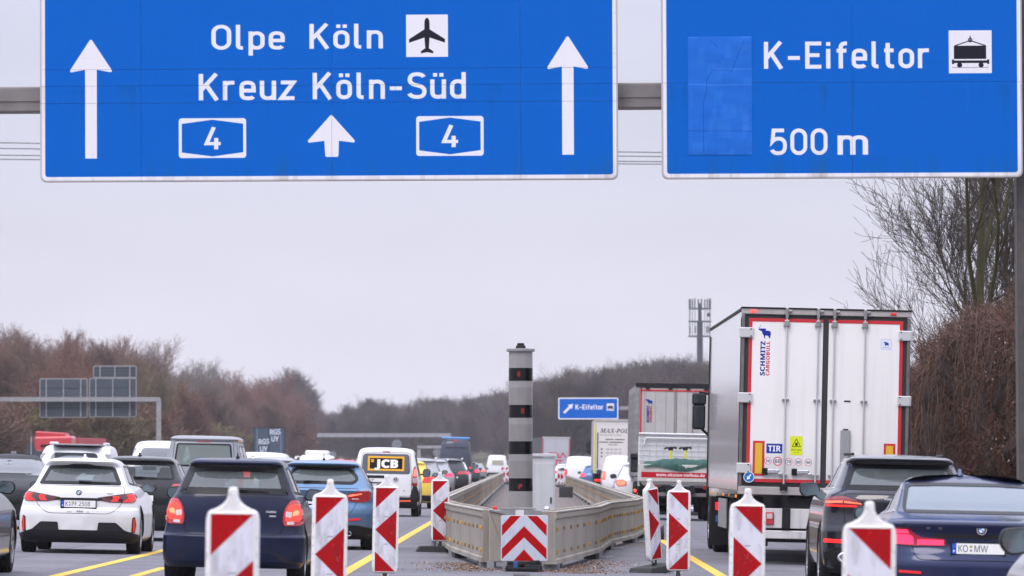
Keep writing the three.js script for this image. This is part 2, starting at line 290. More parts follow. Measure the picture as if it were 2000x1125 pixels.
// ---- the big bare trees on the right behind the overgrown noise wall
function bigTree(sd, label, x, d, h, o = {}) {
  seed(sd); const T = new Sticks(), C = new Sticks();
  grow(T, C, { h, levels: 5, spread: .72, up: .9, sides: (lv) => (lv > 3 ? 3 : 4), kids: (lv) => [1.9, 1.45, 1.25, 1.1, 1.0][lv], r0: .14, minR: .006, clear: 2, ...o });
  const t = thing('bare_tree', label, 'tree', [x, -.4, -d], o.turn ?? 0); mesh('trunk', T.geo(), WOOD.moss, t); mesh('crown', C.geo(), WOOD.nearTwig, t); return t;
}
bigTree(305, 'tall bare tree with mossy trunk rising behind the overgrown wall on the right', 10.05, 128, 15, { wig: .03, turn: 3.0 });
bigTree(312, 'slender bare tree left of the mossy trunk, behind the trailer corner', 12.0, 142, 11, { r0: .11, lean: -.03 });
bigTree(341, 'bare tree beside the right gantry post, right of the mossy trunk', 12.0, 118, 14, { r0: .14 });
bigTree(356, 'low spreading bare tree nearest to the trailer, above the creeper', 12.6, 158, 10, { r0: .10, lean: -.04, clear: 0 });
bigTree(377, 'thin bare tree at the right edge behind the blue sign', 13.6, 136, 15, { r0: .12 });

// ---- noise wall overgrown with dry creeper
{
  const t = thing('creeper_wall', 'noise wall overgrown with brown dry creeper on the right', 'wall', [0, 0, 0]);
  const w = mb(); for (let i = 0; i < 24; i++) w.box(9.1, 1.5, -82 - i * 5, .14, 3.4, 4.96); w.build('wall_panel', M.concrete, t);
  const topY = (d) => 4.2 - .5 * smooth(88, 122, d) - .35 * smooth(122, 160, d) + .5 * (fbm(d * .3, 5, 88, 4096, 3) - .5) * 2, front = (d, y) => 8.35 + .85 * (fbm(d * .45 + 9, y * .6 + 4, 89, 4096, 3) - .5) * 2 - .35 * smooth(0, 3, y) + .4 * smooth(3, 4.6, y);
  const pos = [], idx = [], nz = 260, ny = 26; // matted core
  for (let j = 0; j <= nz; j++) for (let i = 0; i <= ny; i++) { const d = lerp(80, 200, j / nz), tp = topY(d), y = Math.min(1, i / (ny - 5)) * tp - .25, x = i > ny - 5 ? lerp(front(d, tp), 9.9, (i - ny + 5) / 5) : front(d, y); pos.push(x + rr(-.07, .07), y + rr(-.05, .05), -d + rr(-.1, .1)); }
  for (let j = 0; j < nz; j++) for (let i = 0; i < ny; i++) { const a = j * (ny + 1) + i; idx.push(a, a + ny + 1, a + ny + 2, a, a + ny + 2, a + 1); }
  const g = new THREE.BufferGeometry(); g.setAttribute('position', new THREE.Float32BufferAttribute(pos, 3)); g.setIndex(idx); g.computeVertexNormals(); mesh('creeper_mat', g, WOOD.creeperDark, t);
  seed(404); const A = new Sticks(), B = new Sticks(), Q = new Sticks(), S = new Sticks(), H = new Sticks();
  for (let i = 0; i < 100000; i++) {
    const d = 80 + 110 * Math.pow(rnd(), 1.35), tp = topY(d), y = rnd() < .3 ? tp - rr(-.1, .5) : rr(-.2, tp), x = front(d, Math.min(y, tp)) - rr(.0, .2), L = rr(.08, .36), hang = V(rr(-.55, .3), -rr(.2, 1) * (y > tp - .3 ? rr(-1.1, .5) : rnd() < .25 ? -.6 : 1), rr(-.9, .9)).normalize();
    const a = V(x, y, -d), m = a.clone().addScaledVector(hang, L * .5).add(V(rr(-.05, .05), 0, rr(-.05, .05))), b = m.clone().addScaledVector(hang.add(V(rr(-.3, .3), rr(-.3, .3), rr(-.3, .3))), L * .5), q = y > tp - .9 * rnd() ? Q : i % 3 ? A : B;
    q.tube(a, m, .0055, .0045, 2); q.tube(m, b, .0045, .002, 2);
  }
  for (let i = 0; i < 120; i++) { let d = 80 + 90 * rnd() * rnd(), y = topY(d) + rr(-.2, .2), x = front(d, Math.min(y, 3)) - rr(.05, .2), a = V(x, y, -d); for (let k = 0; k < 7; k++) { const b = a.clone().add(V(rr(-.07, .05), -rr(.15, .5), rr(-.12, .12))); if (b.y < 0) break; S.tube(a, b, .006, .005, 3); a = b; } }
  mesh('stem', S.geo(), std(.13, .085, .065, .95), t).userData.kind = 'stuff';
  for (let i = 0; i < 800; i++) { const d = 80 + 20 * rnd() * rnd(), y = 3.6 * Math.pow(rnd(), .8), x = front(d, y) - rr(.05, .25), r = rr(.008, .024); H.tube(V(x, y, -d), V(x + rr(-.03, .03), y + r * 1.6, -d + rr(-.03, .03)), r, r * .6, 5); }
  mesh('creeper', A.geo(), WOOD.creeper, t).userData.kind = 'stuff'; mesh('creeper', B.geo(), std(.115, .055, .034, .95), t).userData.kind = 'stuff'; mesh('creeper', Q.geo(), std(.115, .064, .046, .95), t).userData.kind = 'stuff'; mesh('seed_head', H.geo(), WOOD.seedHead, t).userData.kind = 'stuff';
}
// ---------------------------------------------------------------- road-sign lettering, drawn stroke by stroke (capital height 100, baseline 0)
const rb = (x, a, b, c, d, r) => x.roundRect(a, b, c - a, d - b, r);
const GLYPH = {
  O: [64, (x) => rb(x, 7, 7, 57, 93, 25)], l: [30, (x) => { x.moveTo(9, 100); x.lineTo(9, 18); x.quadraticCurveTo(9, 7, 21, 7); x.lineTo(25, 7); }],
  p: [52, (x) => { x.moveTo(7, -24); x.lineTo(7, 73); rb(x, 7, 7, 45, 66, 18); }], e: [52, (x) => { x.moveTo(7, 36); x.lineTo(45, 36); x.lineTo(45, 48); x.quadraticCurveTo(45, 66, 26, 66); x.quadraticCurveTo(7, 66, 7, 48); x.lineTo(7, 25); x.quadraticCurveTo(7, 7, 25, 7); x.lineTo(31, 7); x.quadraticCurveTo(39, 7, 44, 13); }],
  K: [64, (x) => { x.moveTo(7, 0); x.lineTo(7, 100); x.moveTo(56, 100); x.lineTo(10, 41); x.moveTo(24, 58); x.lineTo(58, 0); }], o: [52, (x) => rb(x, 7, 7, 45, 66, 18)],
  n: [52, (x) => { x.moveTo(7, 0); x.lineTo(7, 73); x.moveTo(7, 47); x.quadraticCurveTo(7, 66, 26, 66); x.quadraticCurveTo(45, 66, 45, 47); x.lineTo(45, 0); }],
  r: [40, (x) => { x.moveTo(7, 0); x.lineTo(7, 73); x.moveTo(7, 46); x.quadraticCurveTo(7, 66, 25, 66); x.lineTo(37, 66); }], u: [52, (x) => { x.moveTo(45, 0); x.lineTo(45, 73); x.moveTo(45, 26); x.quadraticCurveTo(45, 7, 26, 7); x.quadraticCurveTo(7, 7, 7, 26); x.lineTo(7, 73); }],
  z: [48, (x) => { x.moveTo(2, 66); x.lineTo(42, 66); x.lineTo(4, 7); x.lineTo(46, 7); }], '-': [48, (x) => { x.moveTo(3, 40); x.lineTo(43, 40); }],
  S: [62, (x) => { x.moveTo(54, 82); x.quadraticCurveTo(48, 93, 31, 93); x.quadraticCurveTo(8, 93, 8, 72); x.quadraticCurveTo(8, 56, 31, 51); x.quadraticCurveTo(56, 46, 56, 28); x.quadraticCurveTo(56, 7, 31, 7); x.quadraticCurveTo(12, 7, 6, 20); }],
  d: [52, (x) => { x.moveTo(45, 0); x.lineTo(45, 100); rb(x, 7, 7, 45, 66, 18); }], E: [56, (x) => { x.moveTo(54, 93); x.lineTo(7, 93); x.lineTo(7, 7); x.lineTo(54, 7); x.moveTo(7, 50); x.lineTo(48, 50); }],
  i: [22, (x) => { x.moveTo(8, 0); x.lineTo(8, 73); x.moveTo(8, 84); x.lineTo(8, 98); }], f: [38, (x) => { x.moveTo(36, 93); x.lineTo(31, 93); x.quadraticCurveTo(15, 93, 15, 77); x.lineTo(15, 0); x.moveTo(1, 66); x.lineTo(34, 66); }],
  t: [36, (x) => { x.moveTo(13, 94); x.lineTo(13, 24); x.quadraticCurveTo(13, 7, 28, 7); x.lineTo(34, 7); x.moveTo(1, 66); x.lineTo(33, 66); }],
  5: [62, (x) => { x.moveTo(52, 93); x.lineTo(13, 93); x.lineTo(9, 52); x.quadraticCurveTo(18, 62, 31, 62); x.quadraticCurveTo(55, 62, 55, 35); x.quadraticCurveTo(55, 7, 30, 7); x.quadraticCurveTo(12, 7, 6, 20); }],
  0: [62, (x) => rb(x, 7, 7, 55, 93, 24)], m: [82, (x) => { x.moveTo(7, 0); x.lineTo(7, 73); x.moveTo(7, 47); x.quadraticCurveTo(7, 66, 24, 66); x.quadraticCurveTo(41, 66, 41, 47); x.lineTo(41, 0); x.moveTo(41, 47); x.quadraticCurveTo(41, 66, 58, 66); x.quadraticCurveTo(75, 66, 75, 47); x.lineTo(75, 0); }],
  4: [62, (x) => { x.moveTo(34, 101); x.lineTo(8, 26); x.lineTo(58, 26); x.moveTo(42, 52); x.lineTo(42, 0); }], ' ': [46, () => {}],
};
const DOTS = { ö: 'o', ü: 'u' };
function din(x, s, x0, x1, capTop, base, col = '#e4e2e8', w = 14.5) {
  const adv = [...s].map((c) => GLYPH[DOTS[c] ?? c][0]), gap = 13, tot = adv.reduce((a, b) => a + b, 0) + gap * (s.length - 1) - 6, k = (base - capTop) / 100, kx = (x1 - x0) / tot;
  x.save(); x.translate(x0, base); x.scale(kx, -k); x.strokeStyle = x.fillStyle = col; x.lineWidth = w; x.lineJoin = 'miter'; x.lineCap = 'butt'; let cx = 0;
  [...s].forEach((c, i) => { x.save(); x.translate(cx, 0); x.beginPath(); GLYPH[DOTS[c] ?? c][1](x); x.stroke(); if (DOTS[c]) { x.fillRect(9, 83, 14, 14); x.fillRect(30, 83, 14, 14); } x.restore(); cx += adv[i] + gap; });
  x.restore();
}
const WHITE = '#e4e2e8', BLUE = '#005fbe';
function face(x, X0, X1, Y0, Y1, w, h) { // blue panel with white border, rounded lower corners; x takes photo pixels afterwards
  x.fillStyle = BLUE; x.fillRect(0, 0, w, h); x.scale(w / (X1 - X0), h / (Y1 - Y0)); x.translate(-X0, -Y0);
  x.strokeStyle = WHITE; x.lineWidth = 7.5; x.beginPath(); x.roundRect(X0 + 6.5, Y0 + 6.5, X1 - X0 - 13, Y1 - Y0 - 13, 9); x.stroke(); x.fillStyle = '#b9b1ae';
  x.lineWidth = 4; x.strokeStyle = '#b8b2b2'; x.beginPath(); x.roundRect(X0 + 1.5, Y0 + 1.5, X1 - X0 - 3, Y1 - Y0 - 3, 12); x.stroke();
}
function arrowUp(x, cx, top, bottom, halfHead, headLen, halfShaft) {
  x.fillStyle = x.strokeStyle = WHITE; x.lineWidth = 6; x.lineJoin = 'round'; x.beginPath(); x.moveTo(cx, top + 3); x.lineTo(cx + halfHead - 3, top + headLen - 1); x.lineTo(cx + halfShaft, top + headLen - 6); x.lineTo(cx - halfShaft, top + headLen - 6); x.lineTo(cx - halfHead + 3, top + headLen - 1); x.closePath(); x.fill(); x.stroke();
  x.fillRect(cx - halfShaft, top + headLen - 10, halfShaft * 2, bottom - top - headLen + 10);
}
function wear(x, X0, X1, Y0, Y1, sd) { seed(sd); for (let i = 0; i < 70; i++) { x.fillStyle = `rgba(${rnd() < .5 ? '10,40,110' : '120,150,210'},${rr(.015, .05)})`; const a = rr(X0, X1), b = rr(Y0, Y1); x.fillRect(a, b, rr(1, 3), rr(20, 120)); } for (let i = 0; i < 40; i++) { x.fillStyle = `rgba(20,30,60,${rr(.04, .14)})`; x.fillRect(rr(X0, X1), rr(Y0, Y1), rr(6, 60), 1); } for (let i = 0; i < 46; i++) { const a = rr(X0, X1), g = x.createLinearGradient(0, 165, 0, 165 + rr(30, 110)); g.addColorStop(0, `rgba(40,45,60,${rr(.02, .09)})`); g.addColorStop(1, 'rgba(40,45,60,0)'); x.fillStyle = g; x.fillRect(a, 165, rr(2, 14), 110); } for (let i = 0; i < 30; i++) { const a = rr(X0, X1), g = x.createLinearGradient(0, Y1 - 60, 0, Y1); g.addColorStop(0, 'rgba(90,84,76,0)'); g.addColorStop(1, `rgba(90,84,76,${rr(.03, .14)})`); x.fillStyle = g; x.fillRect(a, Y1 - 60, rr(4, 40), 60); } }
const S1 = [77, 1208, -62, 353], S2 = [1293, 1999, -62, 348];
const sign1 = canvasTex(2048, 751, (x, w, h) => {
  face(x, ...S1, w, h); din(x, 'Olpe', 413, 553, 46, 95); din(x, 'Köln', 605, 745, 45, 94); din(x, 'Kreuz', 388, 573, 142, 194); din(x, 'Köln-Süd', 611, 907, 141, 193);
  arrowUp(x, 177, 74, 307, 41, 62, 11.5); arrowUp(x, 1110, 72, 304, 40, 62, 11.5);
  x.fillStyle = x.strokeStyle = WHITE; x.lineWidth = 6; x.lineJoin = 'round'; x.beginPath(); x.moveTo(647, 227); x.lineTo(690, 275); x.lineTo(659, 271); x.lineTo(658, 303); x.lineTo(638, 303); x.lineTo(636, 271); x.lineTo(604, 275); x.closePath(); x.fill(); x.stroke();
  for (const [cx, cy] of [[414.5, 268], [879, 266]]) {
    x.fillStyle = WHITE; x.beginPath(); x.roundRect(cx - 66, cy - 39, 132, 78, 6); x.fill(); x.fillStyle = BLUE; x.beginPath(); const b = (sx, sy) => [cx + sx, cy + sy];
    [[-60, -28], [0, -36], [60, -28], [60, 28], [0, 36], [-60, 28]].forEach((p, i) => x[i ? 'lineTo' : 'moveTo'](...b(...p))); x.closePath(); x.fill(); din(x, '4', cx - 16, cx + 15, cy - 21, cy + 22, WHITE, 15);
  }
  x.fillStyle = WHITE; x.fillRect(794, 28, 82, 83); x.fillStyle = '#20222c'; // aeroplane
  x.beginPath(); x.moveTo(835, 34); x.quadraticCurveTo(840, 36, 840, 46); x.lineTo(840, 57); x.lineTo(870, 76); x.lineTo(870, 83); x.lineTo(840, 73); x.lineTo(838.5, 94); x.lineTo(847, 100); x.lineTo(847, 104); x.lineTo(835, 101.5); x.lineTo(823, 104); x.lineTo(823, 100); x.lineTo(831.5, 94); x.lineTo(830, 73); x.lineTo(800, 83); x.lineTo(800, 76); x.lineTo(830, 57); x.lineTo(830, 46); x.quadraticCurveTo(830, 36, 835, 34); x.fill();
  wear(x, S1[0], S1[1], S1[2], S1[3], 5);
});
function freight(x, cx, cy, k) { // container on a crane hook over a wagon
  x.save(); x.translate(cx, cy); x.scale(k, k); x.fillStyle = WHITE; x.fillRect(-42, -42, 84, 84); x.fillStyle = x.strokeStyle = '#20222c'; x.fillRect(-32, -12, 63, 26); x.fillRect(-36, 17, 72, 5); x.fillRect(-36, 15, 4, 9); x.fillRect(33, 15, 4, 9);
  x.beginPath(); x.arc(-21, 26, 5, 0, 7); x.fill(); x.beginPath(); x.arc(21, 26, 5, 0, 7); x.fill(); x.lineWidth = 2; x.beginPath(); x.moveTo(-30, -12); x.lineTo(0, -22); x.lineTo(30, -12); x.moveTo(0, -22); x.lineTo(0, -31); x.stroke(); x.beginPath(); x.arc(0, -23, 3.4, 0, 7); x.stroke(); x.globalAlpha = .4; x.fillRect(-36, 30, 72, 1.5); x.restore();
}
const sign2 = canvasTex(1760, 1022, (x, w, h) => {
  face(x, ...S2, w, h); din(x, 'K-Eifeltor', 1494, 1815, 80, 133); din(x, '500', 1505, 1614, 250, 302); din(x, 'm', 1637, 1692, 250, 302); freight(x, 1897.5, 101.5, 1);
  wear(x, S2[0], S2[1], S2[2], S2[3], 9);
});
const tape = canvasTex(512, 1024, (x, w, h) => { // blue foil stuck over old lettering
  x.fillStyle = '#2169c8'; x.fillRect(0, 0, w, h); seed(3); x.strokeStyle = 'rgba(10,42,110,.8)'; x.lineWidth = 3; x.beginPath(); x.moveTo(120, 1000); x.lineTo(124, 560); x.lineTo(150, 480); x.lineTo(150, 380); x.lineTo(200, 290); x.lineTo(330, 285); x.lineTo(345, 310); x.lineTo(450, 40); x.stroke();
  x.beginPath(); x.moveTo(0, 815); x.lineTo(w, 820); x.moveTo(180, 30); x.lineTo(240, 95); x.moveTo(355, 620); x.lineTo(365, 600); x.stroke(); x.strokeStyle = 'rgba(110,165,235,.7)'; x.beginPath(); x.moveTo(0, 412); x.lineTo(120, 415); x.lineTo(170, 422); x.lineTo(w, 418); x.moveTo(220, 282); x.lineTo(510, 284); x.moveTo(0, 8); x.lineTo(80, 12); x.moveTo(430, 8); x.lineTo(510, 6); x.stroke();
  for (let i = 0; i < 60; i++) { x.fillStyle = `rgba(${rnd() < .5 ? '20,80,190' : '90,150,230'},.10)`; x.fillRect(rr(0, w), rr(0, h), rr(10, 120), rr(10, 200)); }
});
// ---------------------------------------------------------------- near gantry
const DG = 73.5, SG = F / DG, ROLL = .0062, gx = (px) => (px - VPX) / SG, gyy = (py) => EYE - (py - HOR) / SG;
function bigSign(name, label, R, t, cols, rows, extra) {
  const [X0, X1, Y0, Y1] = R, x0 = gx(X0), x1 = gx(X1), y0 = gyy(Y1), y1 = gyy(Y0), s = thing(name, label, 'road sign', [(x0 + x1) / 2, y0, -DG]); s.rotation.z = ROLL * .75;
  const w = x1 - x0, h = y1 - y0, mat = printed(t, .38), xs = [0, ...cols.map((c) => (c - X0) / (X1 - X0)), 1], ys = [0, ...rows.map((r) => (Y1 - r) / (Y1 - Y0)), 1], gap = .0035;
  const outline = roundPoly(rectPts(-w / 2, 0, w / 2, h), .09);
  mb().prism(outline, .05, -.075, .004).build('backing', std(.50, .48, .47, .5), s);
  for (let i = 0; i < xs.length - 1; i++) for (let j = 0; j < ys.length - 1; j++) {
    const a = lerp(-w / 2, w / 2, xs[i]) + (i ? gap / 2 : .006), b = lerp(-w / 2, w / 2, xs[i + 1]) - (i < xs.length - 2 ? gap / 2 : .006), c = h * ys[j] + (j ? gap / 2 : .006), d = h * ys[j + 1] - (j < ys.length - 2 ? gap / 2 : .006);
    const R0 = .09, pts = [[a, c, i === 0 && j === 0 ? R0 : .001], [b, c, i === xs.length - 2 && j === 0 ? R0 : .001], [b, d, i === xs.length - 2 && j === ys.length - 2 ? R0 : .001], [a, d, i === 0 && j === ys.length - 2 ? R0 : .001]];
    const g = plain(new THREE.ExtrudeGeometry(new THREE.Shape(roundPoly(pts, .001, 5).map((p) => new THREE.Vector2(...p))), { depth: .022, bevelEnabled: false })); g.translate(0, 0, -.022);
    const P = g.attributes.position, uv = new Float32Array(P.count * 2); for (let k = 0; k < P.count; k++) { uv[k * 2] = (P.getX(k) + w / 2) / w; uv[k * 2 + 1] = P.getY(k) / h; } g.setAttribute('uv', new THREE.BufferAttribute(uv, 2));
    mesh('panel', g, mat, s);
  }
  for (let k = 0; k < 5; k++) mb().box(lerp(-w / 2 + .3, w / 2 - .3, k / 4), h / 2, -.14, .08, h * .96, .1).build('stiffener', M.galv, s);
  extra?.(s, w, h, x0, y0); return s;
}
bigSign('motorway_sign', 'large blue sign reading Olpe Köln Kreuz Köln-Süd with arrows', S1, sign1, [275, 648, 1017], [199, 165, 133]);
bigSign('motorway_sign', 'blue sign reading K-Eifeltor 500 m with taped-over patch', S2, sign2, [1666], [160], (s, w, h, x0, y0) => {
  const a = gx(1345) - x0 - w / 2, b = gx(1470) - x0 - w / 2, c = gyy(301) - y0, d = gyy(69) - y0, pos = [], uv = [], idx = []; seed(31);
  for (let j = 0; j <= 24; j++) for (let i = 0; i <= 12; i++) { const u = i / 12, v = j / 24; pos.push(lerp(a, b, u), lerp(c, d, v), .006 + (i && j && i < 12 && j < 24 ? .012 * Math.abs(Math.sin(u * 5 + v * 7) * Math.sin(v * 19 + u * 3)) + rr(0, .003) : 0)); uv.push(u, v); }
  for (let j = 0; j < 24; j++) for (let i = 0; i < 12; i++) { const k = j * 13 + i; idx.push(k, k + 1, k + 14, k, k + 14, k + 13); }
  const g = new THREE.BufferGeometry(); g.setAttribute('position', new THREE.Float32BufferAttribute(pos, 3)); g.setAttribute('uv', new THREE.Float32BufferAttribute(uv, 2)); g.setIndex(idx); g.computeVertexNormals(); mesh('foil_patch', g, printed(tape, .3), s);
});
{
  const t = thing('sign_gantry', 'grey steel gantry beam behind the two big blue signs, post at right edge', 'gantry', [6.38, gy(6.38), -DG - .55]); t.rotation.z = ROLL;
  const yb = gyy(185) - gy(6.38) + .05;
  mb().box(-8.5, yb, 0, 16.9, .335, .4, .025).box(-8.5, yb - .02, .206, 16.9, .012, .02).build('beam', M.galvDark, t);
  mb().box(.12, 4.2, 0, .36, 8.6, .42, .03).build('post', std(.10, .088, .085, .7, 0, { map: metalMap }), t); mb().box(.12, .03, 0, .8, .06, .8).build('base_plate', M.galvDark, t);
  for (let i = 0; i < 9; i++) if (Math.abs(-12.6 + i * 1.5 + 5.1) > .8) mb().box(-12.6 + i * 1.5, yb, .27, .1, .5, .14).build('bracket', M.galv, t);
}
// overhead power lines far behind
[[277, 294], [288, 302], [301, 312], [309, 317]].forEach(([a, b], i) => {
  const d = 420, A = at(-600, a - (b - a) * .55, d), B = at(2600, b + (b - a) * 1.1, d), c = thing('power_line', ['topmost', 'second', 'third', 'lowest'][i] + ' of four thin overhead power cables between the blue signs', 'power line', [0, 0, 0], 0, 'overhead power cables'), pts = [];
  for (let k = 0; k <= 20; k++) { const u = k / 20; pts.push(V(lerp(A.x, B.x, u), lerp(A.y, B.y, u) - .5 * u * (1 - u), -d)); }
  mesh('cable', metricUV(plain(new THREE.TubeGeometry(new THREE.CatmullRomCurve3(pts), 40, .03, 4))), M.dark, c);
});
// ---------------------------------------------------------------- small exit sign on a cantilever
{
  const d = 480, w = 5.1, h = 1.86, c = at(1149, 798, d), s = thing('exit_sign', 'small blue exit sign with diagonal arrow reading K-Eifeltor', 'road sign', [c.x, c.y - h / 2, -d]);
  const tx = canvasTex(944, 344, (x, W, H) => {
    x.fillStyle = BLUE; x.fillRect(0, 0, W, H); x.strokeStyle = WHITE; x.lineWidth = 20; x.beginPath(); x.roundRect(10, 10, W - 20, H - 20, 24); x.stroke(); din(x, 'K-Eifeltor', 272, 704, 110, 186, WHITE, 19); freight(x, 816, 148, 1.35);
    x.save(); x.translate(160, 172); x.rotate(Math.PI / 4); x.fillStyle = WHITE; x.beginPath(); x.moveTo(0, -105); x.lineTo(48, -30); x.lineTo(19, -36); x.lineTo(19, 96); x.lineTo(-19, 96); x.lineTo(-19, -36); x.lineTo(-48, -30); x.closePath(); x.fill(); x.restore();
  });
  mb().prism(roundPoly(rectPts(-w / 2, 0, w / 2, h), .15), .06, -.08, .01).build('backing', M.galv, s);
  const g = new THREE.ShapeGeometry(new THREE.Shape(roundPoly(rectPts(-w / 2 + .02, .02, w / 2 - .02, h - .02), .14).map((p) => new THREE.Vector2(...p)))); const P = g.attributes.position, uv = new Float32Array(P.count * 2); for (let k = 0; k < P.count; k++) { uv[k * 2] = (P.getX(k) + w / 2) / w; uv[k * 2 + 1] = P.getY(k) / h; } g.setAttribute('uv', new THREE.BufferAttribute(uv, 2)); g.translate(0, 0, -.012); mesh('panel', g, printed(tx, .4), s);
  const q = thing('sign_gantry', 'cantilever arm holding the small blue exit sign', 'gantry', [11.4, -.3, -d - .5]), yb = at(0, 797, d).y + .3; mb().box(-4.2, yb, 0, 9.4, .3, .3).build('beam', M.galv, q); mb().box(.4, yb / 2, 0, .35, yb, .35).build('post', M.galv, q);
}
// ---------------------------------------------------------------- gantry of the far carriageway, seen from behind
const signBack = std(.055, .068, .09, .7);
{
  const d = 460, s = F / d, P = (px, py) => at(px, py, d), X = P(310, 0).x, q = thing('sign_gantry', 'grey gantry over the far carriageway carrying dark sign backs', 'gantry', [X, -.3, -d]);
  const yb = P(0, 780).y + .3; mb().box(-9, yb, 0, 18.2, .36, .4).build('beam', M.galv, q); mb().box(0, yb / 2, 0, .36, yb, .36).build('post', M.galv, q);
  const back = (label, x0, x1, y0, y1, ribs) => {
    const a = P(x0, y1), b = P(x1, y0), w = b.x - a.x, h = b.y - a.y, t = thing('motorway_sign', label, 'road sign', [(a.x + b.x) / 2, a.y, -d - .45]);
    mb().prism(roundPoly(rectPts(-w / 2, 0, w / 2, h), .14), .06, -.06).build('panel', signBack, t); mesh('edge_frame', plain(rim((x, y, o) => [x, y, .002 + o], roundPoly(rectPts(-w / 2, 0, w / 2, h), .14), .07, .012)), M.galv, t);
    for (let k = 0; k < ribs; k++) mb().box(lerp(-w / 2 + .55, w / 2 - .55, ribs > 1 ? k / (ribs - 1) : .5), h / 2, .05, .09, h * .95, .09).build('stiffener', M.galv, t);
    for (let k = 1; k < 4; k++) mb().box(0, h * k / 4, .004, w * .95, .03, .012).build('panel_joint', M.black, t);
  };
  back('left dark sign back on the far gantry', 76, 170, 739, 816, 3); back('right dark sign back on the far gantry, under a smaller one', 173, 266, 738, 815, 3); back('smaller dark sign back on top of the right one', 181, 266, 714, 738, 3);
}
{
  const d = 430, A = at(495, 900, d), w = 62 * d / F, h = 2.6, top = at(0, 835, d).y, t = thing('motorway_sign', 'dark sign back sprayed with white letters RGS', 'road sign', [A.x + w / 2, top - h, -d]);
  const tx = canvasTex(256, 256, (x) => { x.fillStyle = '#4d5866'; x.fillRect(0, 0, 256, 256); x.strokeStyle = '#2a323e'; x.lineWidth = 6; x.strokeRect(3, 3, 250, 250); x.beginPath(); x.moveTo(124, 0); x.lineTo(124, 256); x.stroke(); x.strokeStyle = '#7c8794'; x.lineWidth = 6; x.beginPath(); x.moveTo(30, 10); x.lineTo(30, 256); x.moveTo(222, 30); x.lineTo(222, 256); x.stroke(); x.strokeStyle = '#c2c8d2'; x.lineWidth = 4; x.font = '50px sans-serif'; x.save(); x.rotate(-.04); x.strokeText('RGS', 34, 126); x.strokeText('UY', 44, 182); x.strokeText('RGS', 128, 58); x.strokeText('UY', 138, 110); x.restore(); });
  const g = new THREE.PlaneGeometry(w, h); g.translate(0, h / 2, .001); mb().box(0, h / 2, -.035, w, h, .07).build('panel', signBack, t); mesh('sprayed_letters', g, printed(tx, .6), t); for (const s of [-1, 1]) mb().box(s * w * .3, -top / 2 + h / 2, -.12, .12, top + h, .1).build('post', M.galv, t);
}
{ // triangular warning sign from behind
  const d = 280, c = at(61, 0, d).x, t = thing('warning_sign', 'dark back of a triangular warning sign on a thin post at left', 'road sign', [c, -.3, -d]), y0 = at(0, 905, d).y + .3, y1 = at(0, 857, d).y + .3;
  mb().prism(roundPoly([[-.52, y0], [.52, y0], [0, y1]], .06), .03, -.1).build('panel', signBack, t); mb().bar(V(0, 0, 0), V(0, y1 + .1, 0), .04).build('post', M.galv, t);
}
{ const d = 300, c = at(27, 0, d).x, t = thing('marker_post', 'short grey double post at the left edge beyond the black saloon', 'post', [c, -.3, -d]); for (const s of [-1, 1]) mb().box(s * .07, 1.2, 0, .12, 2.45, .08, .02).build('post', M.galv, t); }
// far gantries over our carriageway
{
  const d = 800, a = at(620, 850, d), b = at(881, 850, d), t = thing('sign_gantry', 'long grey gantry beam across the motorway in the far distance', 'gantry', [b.x, -.3, -d]); mb().box((a.x - b.x) / 2, a.y + .3, 0, b.x - a.x, .55, .4).build('beam', M.galv, t); for (const x of [-.2]) mb().box(x, a.y / 2, 0, .4, a.y, .4).build('post', M.galv, t);
  const d2 = 700, c = at(815, 873, d2), e = at(862, 873, d2), u = thing('sign_gantry', 'shorter far gantry with post, left of the police van', 'gantry', [c.x, -.3, -d2]); mb().box((e.x - c.x) / 2, c.y + .3, 0, e.x - c.x, .35, .35).build('beam', M.galv, u); mb().box(.2, c.y / 2, 0, .4, c.y, .35).build('post', M.galv, u);
}
for (const [px, py, r, d, label] of [[775, 868, 9.5, 440, 'round sign back on a post above the white JCB van'], [853, 884, 7.5, 380, 'round sign back beside the police van'], [650, 888, 7, 400, 'round sign back right of the white motorhome']]) {
  const c = at(px, py, d), R = r * d / F, t = thing('round_sign', label, 'road sign', [c.x, -.3, -d]); mb().add(new THREE.CylinderGeometry(R, R, .04, 28), new THREE.Matrix4().makeRotationX(Math.PI / 2).setPosition(0, c.y + .3, 0)).build('panel', std(.20, .21, .23, .5), t); mb().bar(V(0, 0, .06), V(0, c.y + .3 + R * .9, .06), .04).build('post', M.galv, t);
}
